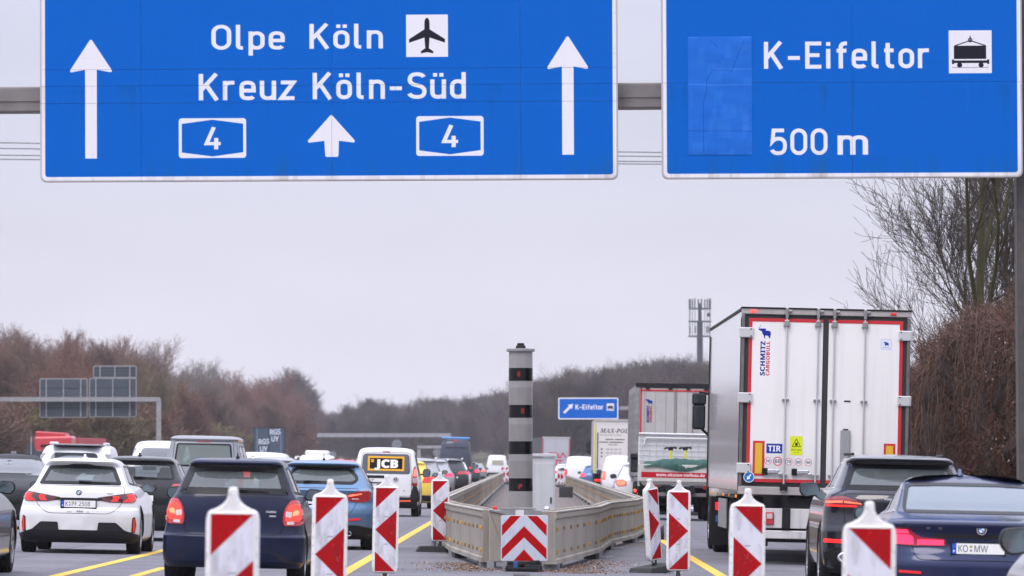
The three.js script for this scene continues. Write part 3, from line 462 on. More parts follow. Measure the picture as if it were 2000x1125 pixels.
// telecommunications tower
{
  const d = 1390, s = F / d, c = at(1367, 0, d), t = thing('radio_mast', 'grey mobile phone mast with three antenna platforms above the trucks', 'mast', [c.x, 0, -d]), Y = (py) => EYE + (HOR - py) / s, col = std(.045, .05, .07, .8);
  mb().bar(V(0, 0, 0), V(0, Y(630), 0), .95, .72, 14).bar(V(0, Y(630), 0), V(0, Y(592), 0), .4, .3, 10).build('mast', col, t);
  for (const [py, w] of [[603, 2.6], [628, 2.7], [657, 2.8]]) mb().add(new THREE.TorusGeometry(w, .16, 6, 20), new THREE.Matrix4().makeRotationX(Math.PI / 2).setPosition(0, Y(py), 0)).bar(V(-w, Y(py), 0), V(w, Y(py), 0), .16).bar(V(0, Y(py), -w), V(0, Y(py), w), .16).build('platform', col, t);
  for (let k = 0; k < 10; k++) { const a = k / 10 * 6.283 + .2, X = Math.cos(a) * 2.6, Z = Math.sin(a) * 2.6; mb().bar(V(X, Y(657), Z), V(X, Y(603), Z), .07, .07, 5).build('strut', col, t); mb().box(X, Y(593), Z, .32, 2.2, .2).bar(V(X, Y(606), Z), V(X, Y(582) - (k % 3) * .5, Z), .06, .06, 5).build('antenna', col, t); if (k % 2) mb().box(X * .95, Y(644), Z, .35, 1.6, .25).build('antenna', col, t); }
  mb().add(new THREE.SphereGeometry(.5, 10, 8), new THREE.Matrix4().makeScale(1, 1, .5).setPosition(2.1, Y(615), 1.2)).build('dish', col, t);
}
// ---------------------------------------------------------------- car kit: a body is a stack of plan outlines, one per height; x right, y up, the rear end at z = 0, the front at z = -L
function pchip(xs, ys) {
  const n = xs.length, h = [], d = [], m = [];
  for (let i = 0; i < n - 1; i++) { h[i] = xs[i + 1] - xs[i]; d[i] = (ys[i + 1] - ys[i]) / h[i]; }
  for (let i = 0; i < n; i++) m[i] = i === 0 ? d[0] : i === n - 1 ? d[n - 2] : d[i - 1] * d[i] <= 0 ? 0 : 2 / (1 / d[i - 1] + 1 / d[i]);
  return (x) => {
    x = clamp(x, xs[0], xs[n - 1]); let i = 0; while (i < n - 2 && x > xs[i + 1]) i++;
    const t = (x - xs[i]) / h[i], t2 = t * t, t3 = t2 * t;
    return (2 * t3 - 3 * t2 + 1) * ys[i] + (t3 - 2 * t2 + t) * h[i] * m[i] + (-2 * t3 + 3 * t2) * ys[i + 1] + (t3 - t2) * h[i] * m[i + 1];
  };
}
function carShape(keys, o = {}) {
  const ys = keys.map((k) => k[0]), S = { keys, ys, y0: ys[0], y1: ys[ys.length - 1], cr: o.cr ?? .3, cf: o.cf ?? .55, p: o.p ?? 2.8, bow: o.bow ?? .05, bowF: o.bowF ?? .14 };
  S.hw = pchip(ys, keys.map((k) => k[1])); S.zr = pchip(ys, keys.map((k) => k[2])); S.zf = pchip(ys, keys.map((k) => k[3]));
  const q = (u, bow, c) => bow * u * u + c * (1 - Math.pow(Math.max(0, 1 - Math.pow(Math.min(1, Math.abs(u)), S.p)), 1 / S.p));
  S.k = (y) => clamp(S.hw(y) / .8, .25, 1);
  S.insetR = (u, y) => q(u, S.bow, S.cr * S.k(y)); S.insetF = (u, y) => q(u, S.bowF, S.cf * S.k(y));
  S.rearZ = (x, y) => S.zr(y) - S.insetR(clamp(x / S.hw(y), -1, 1), y);
  S.frontZ = (x, y) => S.zf(y) + S.insetF(clamp(x / S.hw(y), -1, 1), y);
  S.sideX = (z, y) => {
    const solve = (f, need) => { if (need >= f(1, y)) return 1; let a = 0, b = 1; for (let i = 0; i < 18; i++) { const m = (a + b) / 2; if (f(m, y) < need) a = m; else b = m; } return a; };
    return S.hw(y) * Math.min(solve(S.insetR, S.zr(y) - z), solve(S.insetF, z - S.zf(y)));
  };
  S.rear = (x, y, off) => { const e = .01, dzy = (S.rearZ(x, y + e) - S.rearZ(x, y - e)) / (2 * e), dzx = (S.rearZ(x + e, y) - S.rearZ(x - e, y)) / (2 * e), n = Math.hypot(1, clamp(dzy, -3, 3), clamp(dzx, -3, 3)); return [x - clamp(dzx, -3, 3) * off / n, y - clamp(dzy, -3, 3) * off / n, S.rearZ(x, y) + off / n]; };
  S.front = (x, y, off) => { const e = .01, dzy = (S.frontZ(x, y + e) - S.frontZ(x, y - e)) / (2 * e), n = Math.hypot(1, clamp(dzy, -6, 6)); return [x, y + clamp(dzy, -6, 6) * off / n, S.frontZ(x, y) - off / n]; };
  S.side = (sgn) => (z, y, off) => [sgn * (S.sideX(z, y) + off), y, z];
  return S;
}
const inPoly = (p, x, y) => { let c = false; for (let i = 0, j = p.length - 1; i < p.length; j = i++) if ((p[i][1] > y) !== (p[j][1] > y) && x < (p[j][0] - p[i][0]) * (y - p[i][1]) / (p[j][1] - p[i][1]) + p[i][0]) c = !c; return c; };
function insetPoly(p, d) { // moves every edge inwards
  const n = p.length, out = []; let area = 0; for (let i = 0; i < n; i++) area += p[i][0] * p[(i + 1) % n][1] - p[(i + 1) % n][0] * p[i][1];
  const s = area > 0 ? 1 : -1;
  for (let i = 0; i < n; i++) {
    const a = p[(i + n - 1) % n], b = p[i], c = p[(i + 1) % n], e1 = [b[0] - a[0], b[1] - a[1]], e2 = [c[0] - b[0], c[1] - b[1]], l1 = Math.hypot(...e1) || 1e-9, l2 = Math.hypot(...e2) || 1e-9;
    let nx = -e1[1] / l1 - e2[1] / l2, ny = e1[0] / l1 + e2[0] / l2; const l = Math.hypot(nx, ny) || 1e-9, k = Math.min(1.6, 2 / l); nx /= l; ny /= l;
    out.push([b[0] + s * nx * d * k, b[1] + s * ny * d * k]);
  }
  return out;
}
function densify(p, step) { const out = []; for (let i = 0; i < p.length; i++) { const a = p[i], b = p[(i + 1) % p.length], n = Math.max(1, Math.ceil(Math.hypot(b[0] - a[0], b[1] - a[1]) / step)); for (let j = 0; j < n; j++) out.push([lerp(a[0], b[0], j / n), lerp(a[1], b[1], j / n)]); } return out; }
// a panel that follows a surface: map(a, b, off) -> point; the outline must be cut once by every level line
function patch(map, poly, off = .004, thick = .015, nu = 10, step = .035) {
  const ysAll = poly.map((p) => p[1]), lo = Math.min(...ysAll), hi = Math.max(...ysAll), xs = poly.map((p) => p[0]), xlo = Math.min(...xs), xhi = Math.max(...xs);
  const set = new Set(); ysAll.forEach((y) => set.add(+clamp(y, lo + 1e-4, hi - 1e-4).toFixed(5)));
  const n = Math.ceil((hi - lo) / step); for (let i = 0; i <= n; i++) set.add(+clamp(lerp(lo, hi, i / n), lo + 1e-4, hi - 1e-4).toFixed(5));
  const rows = [...set].sort((a, b) => a - b), pos = [], uv = [], idx = [];
  for (const y of rows) {
    let a = Infinity, b = -Infinity;
    for (let i = 0; i < poly.length; i++) { const p = poly[i], q = poly[(i + 1) % poly.length]; if ((p[1] - y) * (q[1] - y) <= 0 && p[1] !== q[1]) { const x = p[0] + (q[0] - p[0]) * (y - p[1]) / (q[1] - p[1]); a = Math.min(a, x); b = Math.max(b, x); } }
    for (let i = 0; i <= nu; i++) { const x = lerp(a, b, i / nu); pos.push(...map(x, y, off)); uv.push((x - xlo) / (xhi - xlo), (y - lo) / (hi - lo)); }
  }
  const N = nu + 1, R = rows.length;
  for (let j = 0; j < R - 1; j++) for (let i = 0; i < nu; i++) { const k = j * N + i; idx.push(k, k + 1, k + N + 1, k, k + N + 1, k + N); }
  if (thick > 0) {
    const loop = []; for (let i = 0; i <= nu; i++) loop.push(i); for (let j = 1; j < R; j++) loop.push(j * N + nu); for (let i = nu - 1; i >= 0; i--) loop.push((R - 1) * N + i); for (let j = R - 2; j > 0; j--) loop.push(j * N);
    const base = pos.length / 3, P = (k) => [pos[k * 3], pos[k * 3 + 1], pos[k * 3 + 2]];
    const cx = P(Math.floor(R / 2) * N + (nu >> 1)), dir = map((xlo + xhi) / 2, (lo + hi) / 2, off - thick), full = map((xlo + xhi) / 2, (lo + hi) / 2, off), dv = [dir[0] - full[0], dir[1] - full[1], dir[2] - full[2]];
    loop.forEach((k) => { const p = P(k); pos.push(...p, p[0] + dv[0], p[1] + dv[1], p[2] + dv[2]); uv.push(uv[k * 2], uv[k * 2 + 1], uv[k * 2], uv[k * 2 + 1]); });
    const L = loop.length; for (let i = 0; i < L; i++) { const a = base + i * 2, b = base + ((i + 1) % L) * 2; idx.push(a, a + 1, b + 1, a, b + 1, b); }
  }
  const g = new THREE.BufferGeometry(); g.setAttribute('position', new THREE.Float32BufferAttribute(pos, 3)); g.setAttribute('uv', new THREE.Float32BufferAttribute(uv, 2)); g.setIndex(idx); g.computeVertexNormals(); return g;
}
// a strip of width w inside an outline, standing proud of the surface
function rim(map, poly, w, off = .004, closed = true) {
  const p = densify(poly, .04), q = insetPoly(p, w), pos = [], idx = [], n = p.length;
  for (let i = 0; i < n; i++) pos.push(...map(p[i][0], p[i][1], off), ...map(q[i][0], q[i][1], off), ...map(p[i][0], p[i][1], off - .012));
  for (let i = 0; i < (closed ? n : n - 1); i++) { const a = i * 3, b = ((i + 1) % n) * 3; idx.push(a, b, b + 1, a, b + 1, a + 1, a, a + 2, b + 2, a, b + 2, b); }
  const g = new THREE.BufferGeometry(); g.setAttribute('position', new THREE.Float32BufferAttribute(pos, 3)); g.setIndex(idx); g.computeVertexNormals(); return g;
}
function loft(S, { nr = 36, ns = 44, dy = .022, shrink = 0, from, cells, paint }) {
  const y0 = from ?? S.y0, set = new Set(); const n = Math.ceil((S.y1 - y0) / dy);
  for (let i = 0; i <= n; i++) set.add(+lerp(y0, S.y1, i / n).toFixed(4)); S.ys.forEach((y) => y >= y0 && set.add(+y.toFixed(4)));
  const rows = [...set].sort((a, b) => a - b), pos = [], col = [], idx = []; let ring = 0; const kind = [];
  rows.forEach((y, r) => {
    const hw = Math.max(.02, S.hw(y) - shrink), zr = S.zr(y) - shrink, zf = S.zf(y) + shrink, yy = y - (shrink ? shrink * smooth(S.y1 - .25, S.y1, y) : 0), pts = [];
    for (let i = 0; i < nr; i++) { const u = Math.sin((i / (nr - 1) * 2 - 1) * Math.PI / 2); pts.push([hw * u, zr - S.insetR(u, y)]); if (!r) kind.push('r'); }
    const za = zr - S.insetR(1, y), zb = zf + S.insetF(1, y);
    for (let i = 1; i <= ns; i++) { pts.push([hw, lerp(za, zb, i / (ns + 1))]); if (!r) kind.push('s'); }
    for (let i = 0; i < nr; i++) { const u = -Math.sin((i / (nr - 1) * 2 - 1) * Math.PI / 2); pts.push([hw * u, zf + S.insetF(u, y)]); if (!r) kind.push('f'); }
    for (let i = 1; i <= ns; i++) { pts.push([-hw, lerp(zb, za, i / (ns + 1))]); if (!r) kind.push('s'); }
    ring = pts.length;
    for (const [x, z] of pts) { pos.push(x, yy, z); if (paint) col.push(...paint(x, y, z)); }
  });
  for (let r = 0; r < rows.length - 1; r++) for (let i = 0; i < ring; i++) {
    const j = (i + 1) % ring, a = r * ring + i, b = r * ring + j, c = b + ring, d = a + ring;
    if (cells) { const x = (pos[a * 3] + pos[c * 3]) / 2, y = (rows[r] + rows[r + 1]) / 2, z = (pos[a * 3 + 2] + pos[c * 3 + 2]) / 2; if (cells(kind[i] === kind[j] ? kind[i] : 's', x, y, z)) continue; }
    idx.push(a, b, c, a, c, d);
  }
  const cap = (r, up) => { const c = pos.length / 3, y = rows[r]; pos.push(0, pos[r * ring * 3 + 1] + (up ? .003 : 0), (S.zr(y) + S.zf(y)) / 2); if (paint) col.push(...paint(0, y, 0)); for (let i = 0; i < ring; i++) { const a = r * ring + i, b = r * ring + (i + 1) % ring; if (up) idx.push(c, a, b); else idx.push(c, b, a); } };
  cap(0, false); cap(rows.length - 1, true);
  const g = new THREE.BufferGeometry(); g.setAttribute('position', new THREE.Float32BufferAttribute(pos, 3)); if (paint) g.setAttribute('color', new THREE.Float32BufferAttribute(col, 3)); g.setIndex(idx); g.computeVertexNormals(); return g;
}
const wheelCache = new Map();
function wheelGeo(r, w) {
  const key = r + '_' + w; if (wheelCache.has(key)) return wheelCache.get(key);
  const ri = r * .66, prof = [[ri, -w * .42], [r * .8, -w * .5], [r * .95, -w * .47], [r * .995, -w * .38], [r, -w * .2], [r, w * .2], [r * .995, w * .38], [r * .95, w * .47], [r * .8, w * .5], [ri, w * .42]].map(([a, b]) => new THREE.Vector2(a, b));
  const tyre = mb().add(new THREE.LatheGeometry(prof, 36), new THREE.Matrix4().makeRotationZ(Math.PI / 2));
  for (const gx of [-.22, 0, .22]) tyre.add(new THREE.TorusGeometry(r + .0005, .006, 4, 36), new THREE.Matrix4().makeRotationY(Math.PI / 2).setPosition(gx * w, 0, 0));
  const rim = mb(), rotZ = new THREE.Matrix4().makeRotationZ(Math.PI / 2);
  rim.add(new THREE.CylinderGeometry(ri, ri, w * .8, 32, 1, true), rotZ); rim.add(new THREE.TorusGeometry(ri * .97, .012, 6, 32), new THREE.Matrix4().makeRotationY(Math.PI / 2).setPosition(w * .43, 0, 0));
  for (let i = 0; i < 10; i++) { const a = i / 10 * Math.PI * 2 + (i % 2 ? .12 : -.12); rim.beam(V(w * .36, Math.cos(a) * .05, Math.sin(a) * .05), V(w * .41, Math.cos(a) * ri * .97, Math.sin(a) * ri * .97), .022, .03); }
  rim.add(new THREE.CylinderGeometry(.065, .07, .05, 20), new THREE.Matrix4().makeRotationZ(Math.PI / 2).setPosition(w * .36, 0, 0));
  const disc = mb().add(new THREE.CylinderGeometry(ri * .8, ri * .8, .03, 24), rotZ);
  const out = { tyre: tyre.geo(), rim: rim.geo(), disc: disc.geo() }; wheelCache.set(key, out); return out;
}
function addWheels(t, track, r, w, zs) {
  const g = wheelGeo(r, w);
  for (const z of zs) for (const s of [-1, 1]) {
    const h = new THREE.Group(); h.name = 'wheel'; h.position.set(s * track / 2, r, z); if (s < 0) h.rotation.y = Math.PI; t.add(h);
    mesh('tyre', g.tyre, M.rubber, h); mesh('rim', g.rim, M.rim, h); mesh('brake_disc', g.disc, M.dark, h);
  }
}
function plateTex(text, shift = 0) {
  return canvasTex(512, 112, (x, w, h) => {
    x.fillStyle = '#e8e8e6'; x.fillRect(0, 0, w, h); x.fillStyle = '#1a4fb4'; x.fillRect(0, 0, 46, h);
    x.strokeStyle = '#f0d030'; x.lineWidth = 3; x.setLineDash([3, 4]); x.beginPath(); x.arc(23, 32, 12, 0, 7); x.stroke(); x.setLineDash([]);
    x.fillStyle = '#fff'; x.font = 'bold 30px sans-serif'; x.textAlign = 'center'; x.fillText('D', 23, 92);
    x.strokeStyle = '#15151a'; x.lineWidth = 4; x.strokeRect(2, 2, w - 4, h - 4); x.fillStyle = '#15151a'; x.textAlign = 'left';
    const [a, b] = text.split('|'); x.font = '92px sans-serif'; x.save(); x.translate(58, 88); x.scale(.86, 1); x.fillText(a, 0, 0); const wa = x.measureText(a).width * .86; x.restore();
    x.fillStyle = '#8a8a90'; x.beginPath(); x.arc(58 + wa + 24, 74, 13, 0, 7); x.fill(); x.fillStyle = '#b09a3c'; x.beginPath(); x.arc(58 + wa + 24, 36, 14, 0, 7); x.fill();
    x.fillStyle = '#15151a'; x.save(); x.translate(58 + wa + 48, 88); x.scale(.86, 1); x.fillText(b, 0, 0); x.restore();
  });
}
const roundel = canvasTex(128, 128, (x) => { // a round badge in quarters of blue and white
  x.fillStyle = '#15161a'; x.fillRect(0, 0, 128, 128); x.strokeStyle = '#d8dade'; x.lineWidth = 5; x.beginPath(); x.arc(64, 64, 60, 0, 7); x.stroke(); x.beginPath(); x.arc(64, 64, 36, 0, 7); x.stroke();
  for (let q = 0; q < 4; q++) { x.fillStyle = q % 2 ? '#e8eaee' : '#4a86c8'; x.beginPath(); x.moveTo(64, 64); x.arc(64, 64, 34, q * Math.PI / 2, (q + 1) * Math.PI / 2); x.fill(); }
  x.fillStyle = '#e8eaee'; x.font = 'bold 22px sans-serif'; x.textAlign = 'center'; x.fillText('B', 38, 36); x.fillText('M', 64, 24); x.fillText('W', 92, 36);
});
const vwBadge = canvasTex(128, 128, (x) => {
  x.fillStyle = '#cfd1d4'; x.fillRect(0, 0, 128, 128); x.fillStyle = '#17181c'; x.beginPath(); x.arc(64, 64, 60, 0, 7); x.fill(); x.strokeStyle = '#d8dade'; x.lineWidth = 8; x.beginPath(); x.arc(64, 64, 54, 0, 7); x.stroke();
  x.lineWidth = 9; x.beginPath(); x.moveTo(42, 16); x.lineTo(64, 62); x.lineTo(86, 16); x.stroke(); x.beginPath(); x.moveTo(18, 44); x.lineTo(42, 106); x.lineTo(64, 68); x.lineTo(86, 106); x.lineTo(110, 44); x.stroke();
});
function paintFn(c, dirt = .5, h = .75) { // paint with a film of road dirt that thins out upwards
  const D = c[0] + c[1] + c[2] < .6 ? [.085, .08, .076] : [.26, .245, .23];
  return (x, y, z) => { const n = .55 + .9 * (fbm(x * 5 + 40, y * 4 + z * 3 + 60, 77, 4096, 3) - .5) * 2, k = clamp(dirt * (smooth(h, .15, y) * 1.0 + .10) * n * 1.5, 0, .85); return [lerp(c[0], D[0], k), lerp(c[1], D[1], k), lerp(c[2], D[2], k)]; };
}
const paintMats = new Map();
function paintMat(metal, rough = .32, coat = 1) { const k = metal + '_' + rough + coat; if (!paintMats.has(k)) { const m = phys(1, 1, 1, rough, { metalness: metal, clearcoat: coat, clearcoatRoughness: .05, specularIntensity: .3, vertexColors: true }); paintMats.set(k, m); } return paintMats.get(k); }

// s: the description of one car
function buildCar(s) {
  const S = carShape(s.keys, s), hi = !s.low, t = thing(s.name ?? 'car', s.label, s.category ?? 'car', s.pos, s.turn ?? 0, s.group); t.rotation.z = s.tilt ?? TILT;
  if (s.turn) t.rotation.z *= -1;
  const L = s.L, wh = { r: .315, w: .215, zs: [-.78, -L + .86], track: (s.keys[2][1] - .115) * 2, ...s.wheels };
  const W = s.win, rearP = W.rear && roundPoly(W.rear, W.r ?? .08), sideP = (W.sides ?? []).map((p) => roundPoly(p, .06)), frontP = W.front && roundPoly(W.front, .12);
  const arch = (y, z) => wh.zs.some((c) => Math.hypot(z - c, y - wh.r) < wh.r + .055);
  const rearHole = rearP && insetPoly(rearP, .028), sideHole = sideP.map((p) => insetPoly(p, .02)), frontHole = frontP && insetPoly(frontP, .03);
  const open = hi && !W.solid;
  const cells = (k, x, y, z) => (k === 's' ? arch(y, z) || (open && sideHole.some((p) => inPoly(p, z, y))) : k === 'r' ? open && rearHole && inPoly(rearHole, x, y) : open && frontHole && inPoly(frontHole, x, y));
  mesh('body', loft(S, { nr: hi ? 44 : 22, ns: hi ? 60 : 36, dy: hi ? .018 : .035, cells, paint: paintFn(s.paint, s.dirt ?? .22, s.dirtTop) }), paintMat(s.metal ?? .25, s.rough ?? .34, s.coat ?? .6), t);
  if (open) mesh('interior', loft(S, { nr: 26, ns: 40, dy: .03, shrink: .035, from: .52, cells }), M.inner, t);
  const G = W.glass ?? GL.clear, frit = W.frit ?? .035, SO = GL.solid;
  if (rearP) { mesh('rear_window', patch(S.rear, rearP, W.solid ? .003 : -.001, 0, 20, .03), W.rearGlass ?? (open ? G : SO), t); if (open) mesh('window_seal', rim(S.rear, rearP, frit, .004), M.black, t); }
  if (frontP) { mesh('windscreen', patch(S.front, frontP, open ? -.001 : .003, 0, 20, .03), W.frontGlass ?? (open ? GL.clear : SO), t); if (open) mesh('window_seal', rim(S.front, frontP, .04, .004), M.black, t); }
  for (const sg of [-1, 1]) for (const p of sideP) { mesh('side_window', patch(S.side(sg), p, open ? -.001 : .003, 0, 12, .04), W.sideGlass ?? (open ? G : SO), t); if (open) mesh('window_seal', rim(S.side(sg), p, .028, .004), W.sideTrim ?? M.black, t); }
  if (hi) for (const sg of [-1, 1]) for (const c of wh.zs) { // arch lips
    const pts = []; for (let i = 0; i <= 20; i++) { const a = lerp(-.12, Math.PI + .12, i / 20), R = wh.r + .05; pts.push([c + Math.cos(a) * R, wh.r + Math.sin(a) * R]); }
    const pos = [], idx = [], map = S.side(sg); pts.forEach(([z, y], i) => { const o = [(z - c) * .16, (y - wh.r) * .16]; pos.push(...map(z, Math.max(y, S.y0), .004), ...map(z + o[0], Math.max(y + o[1], S.y0), .004), ...map(z, Math.max(y, S.y0), -.08)); if (i) { const a = i * 3, b = a - 3; idx.push(b, a, a + 1, b, a + 1, b + 1, b, b + 2, a + 2, b, a + 2, a); } });
    const g = new THREE.BufferGeometry(); g.setAttribute('position', new THREE.Float32BufferAttribute(pos, 3)); g.setIndex(idx); g.computeVertexNormals(); mesh('wheel_arch', g, s.archMat ?? M.dark, t);
  }
  addWheels(t, wh.track, wh.r, wh.w, wh.zs);
  for (const b of s.panels ?? []) mesh(b.name ?? 'bumper', patch(S.rear, b.raw ? b.poly : roundPoly(b.poly, b.r ?? .03), b.off ?? .006, b.thick ?? .02, b.nu ?? 16, .03), b.mat ?? M.dark, t);
  for (const l of s.lights ?? []) for (const sg of [-1, 1]) {
    const f = (p) => (sg > 0 ? p : mirrorPts(p)), h = mesh('tail_light', patch(S.rear, roundPoly(f(l.poly), l.r ?? .03), l.off ?? .008, .03, 12, .02), l.mat ?? M.redLens, t);
    if (l.side) mesh('lens', patch(S.side(sg), l.side, .008, .02, 6, .03), l.mat ?? M.redLens, h);
    for (const q of l.lit ?? []) mesh(q.name ?? 'lens', patch(S.rear, roundPoly(f(q.poly), q.r ?? .015), (l.off ?? .008) + .004, .006, 8, .015), q.mat ?? M.redLit, h);
  }
  for (const r of s.rims ?? []) mesh(r.name ?? 'panel_gap', rim(S.rear, roundPoly(r.poly, r.r ?? .06), r.w ?? .007, .0015), r.mat ?? M.black, t);
  if (s.plate) {
    const { x = 0, y, text, w = .52, h = .11 } = s.plate, z = Math.max(S.rearZ(x - w / 2, y), S.rearZ(x, y), S.rearZ(x + w / 2, y)) + .012, p = mb().box(x, y, z, w + .02, h + .03, .016, .004).build('number_plate', M.black, t);
    const g = new THREE.PlaneGeometry(w, h); g.translate(x, y + .006, z + .0095); mesh('plate_print', g, printed(plateTex(text)), p);
  }
  if (s.badge) { const [x, y, r, tx] = s.badge, g = new THREE.CircleGeometry(r, 24); g.translate(x, y, S.rearZ(x, y) + .011); mb().add(new THREE.CylinderGeometry(r * 1.06, r * 1.06, .012, 24), new THREE.Matrix4().makeRotationX(Math.PI / 2).setPosition(x, y, S.rearZ(x, y) + .004)).build('badge', M.chrome, t); mesh('badge', g, printed(tx, .2), t); }
  if (s.wiper) { const [x0, y0, x1, y1] = s.wiper, a = V(...S.rear(x0, y0, .025)), b = V(...S.rear(x1, y1, .02)), m = V(...S.rear(lerp(x0, x1, .42), lerp(y0, y1, .42), .028)); mb().bar(a, m, .018, .014).bar(m, b, .009, .006).build('wiper', M.black, t); }
  if (s.antenna) { const [x, z, h] = s.antenna, y = S.y1; mb().bar(V(x, y - .012, z), V(x, y + .02, z + .01), .028, .016).bar(V(x, y + .018, z + .01), V(x, y + h, z + .05), .009, .005).build('antenna', M.dark, t); }
  if (s.fin) { const [x, z, c] = s.fin, y = S.y1 - .008; mb().prism([[0, 0], [.16, 0], [.15, .02], [.115, .065], [.09, .06]], .034, -.017, .008).g.forEach((g) => { g.applyMatrix4(new THREE.Matrix4().makeRotationY(-Math.PI / 2).setPosition(x, y, z - .08)); mesh('antenna', metricUV(g), c ?? M.dark, t); }); mb().box(x, y + .012, z, .07, .02, .12, .009).build('antenna_base', c ?? M.dark, t); }
  if (s.mirrors) {
    const { y, z, k = 1, mat, out = .13, shape } = s.mirrors, hw = S.hw(y);
    for (const sg of [-1, 1]) {
      const P = (shape ?? [[-.11, -.055, .04], [.06, -.085, .05], [.12, -.02, .06], [.10, .07, .05], [-.06, .085, .06], [-.11, .02, .04]]).map(([a, b, r]) => [sg * a * k + sg * (hw + out), y + b * k, r]), Q = sg < 0 ? P.reverse() : P;
      const h = mb().prism(roundPoly(Q, .05), .11, z - .11, .03).beam(V(sg * (hw - .03), y - .05, z - .06), V(sg * (hw + out - .03), y - .03, z - .06), .05, .04).build('wing_mirror', mat ?? M.dark, t);
      mb().prism(insetPoly(roundPoly(Q, .05), .016), .006, z - .001).build('mirror_glass', M.mirror, h);
    }
  }
  if (open && s.seats !== false) {
    const yb = s.belt ?? .98, zs = s.seatZ ?? [-L * .53, -L * .31];
    for (const [i, z] of zs.entries()) for (const x of i ? [-.36, .36] : [-.34, .34]) mb().box(x, yb - .22, z, .46, .62, .14, .06, [-.2, 0, 0]).box(x, yb + (i ? .14 : .2), z + .1, .25, i ? .16 : .2, .1, .045, [-.15, 0, 0]).build('seat', s.seatMat ?? M.seat, t);
    mb().box(0, s.H - .22, -L * .62, .24, .07, .03, .02).build('interior_mirror', M.black, t);
    mb().box(0, yb - .12, S.zf(yb - .02) + .55, 1.3, .16, .4, .06).add(new THREE.TorusGeometry(.18, .018, 8, 24), new THREE.Matrix4().makeRotationX(-.4).setPosition(-.36, yb - .06, -L * .53 - .5)).build('dashboard', M.inner, t);
  }
  s.extra?.(t, S);
  return t;
}
function decal(t, S, name, x, y, w, h, draw, cw = 256, ch = 64, off = .004, alpha = true) {
  const g = patch(S.rear, rectPts(x - w / 2, y - h / 2, x + w / 2, y + h / 2), off, 0, 8, .05), tx = canvasTex(cw, ch, draw), m = new THREE.MeshStandardMaterial({ map: tx, roughness: .35, transparent: alpha, side: THREE.DoubleSide });
  return mesh(name, g, m, t);
}
// tables of (height, half width, rear, front) for the kinds of car that only show a little
const KIND = {
  hatch: { L: 4.2, H: 1.48, keys: [[.18, .78, -.12, -4.1], [.26, .87, -.03, -4.17], [.5, .885, 0, -4.2], [.75, .875, -.02, -4.13], [.92, .82, -.06, -3.6], [1.04, .74, -.13, -3.0], [1.2, .65, -.28, -2.6], [1.34, .585, -.38, -2.3], [1.40, .55, -.34, -2.1], [1.44, .5, -.38, -1.95], [1.47, .38, -.6, -1.75], [1.48, .15, -1, -1.4]], rear: [[-.6, 1.06], [.6, 1.06], [.52, 1.36], [-.52, 1.36]], light: [[.5, .8], [.84, .8], [.83, 1.0], [.58, 1.0]], plateY: .72 },
  suv: { L: 4.55, H: 1.66, keys: [[.22, .78, -.14, -4.4], [.32, .89, -.03, -4.5], [.6, .92, 0, -4.55], [.85, .91, -.02, -4.45], [1.04, .86, -.07, -3.9], [1.16, .78, -.13, -3.2], [1.34, .69, -.28, -2.8], [1.5, .62, -.40, -2.45], [1.56, .595, -.33, -2.3], [1.6, .55, -.38, -2.1], [1.645, .42, -.6, -1.9], [1.66, .15, -1, -1.5]], rear: [[-.64, 1.18], [.64, 1.18], [.55, 1.5], [-.55, 1.5]], light: [[.46, .93], [.88, .93], [.86, 1.12], [.56, 1.1]], plateY: .84 },
  sedan: { L: 4.8, H: 1.45, keys: [[.18, .8, -.14, -4.65], [.28, .89, -.02, -4.77], [.5, .91, 0, -4.8], [.75, .9, -.03, -4.7], [.93, .85, -.04, -4.1], [1.0, .78, -.28, -3.4], [1.05, .72, -.55, -3.2], [1.2, .64, -.95, -2.85], [1.34, .56, -1.3, -2.5], [1.41, .5, -1.6, -2.3], [1.44, .36, -1.8, -2.1], [1.45, .15, -1.9, -2]], rear: [[-.6, 1.05], [.6, 1.05], [.52, 1.34], [-.52, 1.34]], light: [[.4, .78], [.86, .76], [.85, .92], [.5, .92]], plateY: .72 },
  van: { L: 5.0, H: 1.98, keys: [[.22, .82, -.1, -4.9], [.34, .93, -.02, -4.97], [.6, .95, 0, -5], [1.0, .945, -.02, -4.8], [1.2, .92, -.04, -4.3], [1.5, .86, -.1, -3.9], [1.75, .81, -.17, -3.5], [1.88, .76, -.23, -3.2], [1.94, .66, -.3, -2.9], [1.972, .45, -.5, -2.6], [1.98, .2, -.9, -2.2]], rear: [[-.72, 1.2], [.72, 1.2], [.68, 1.74], [-.68, 1.74]], light: [[.78, .8], [.93, .8], [.9, 1.2], [.79, 1.2]], plateY: .95 },
};
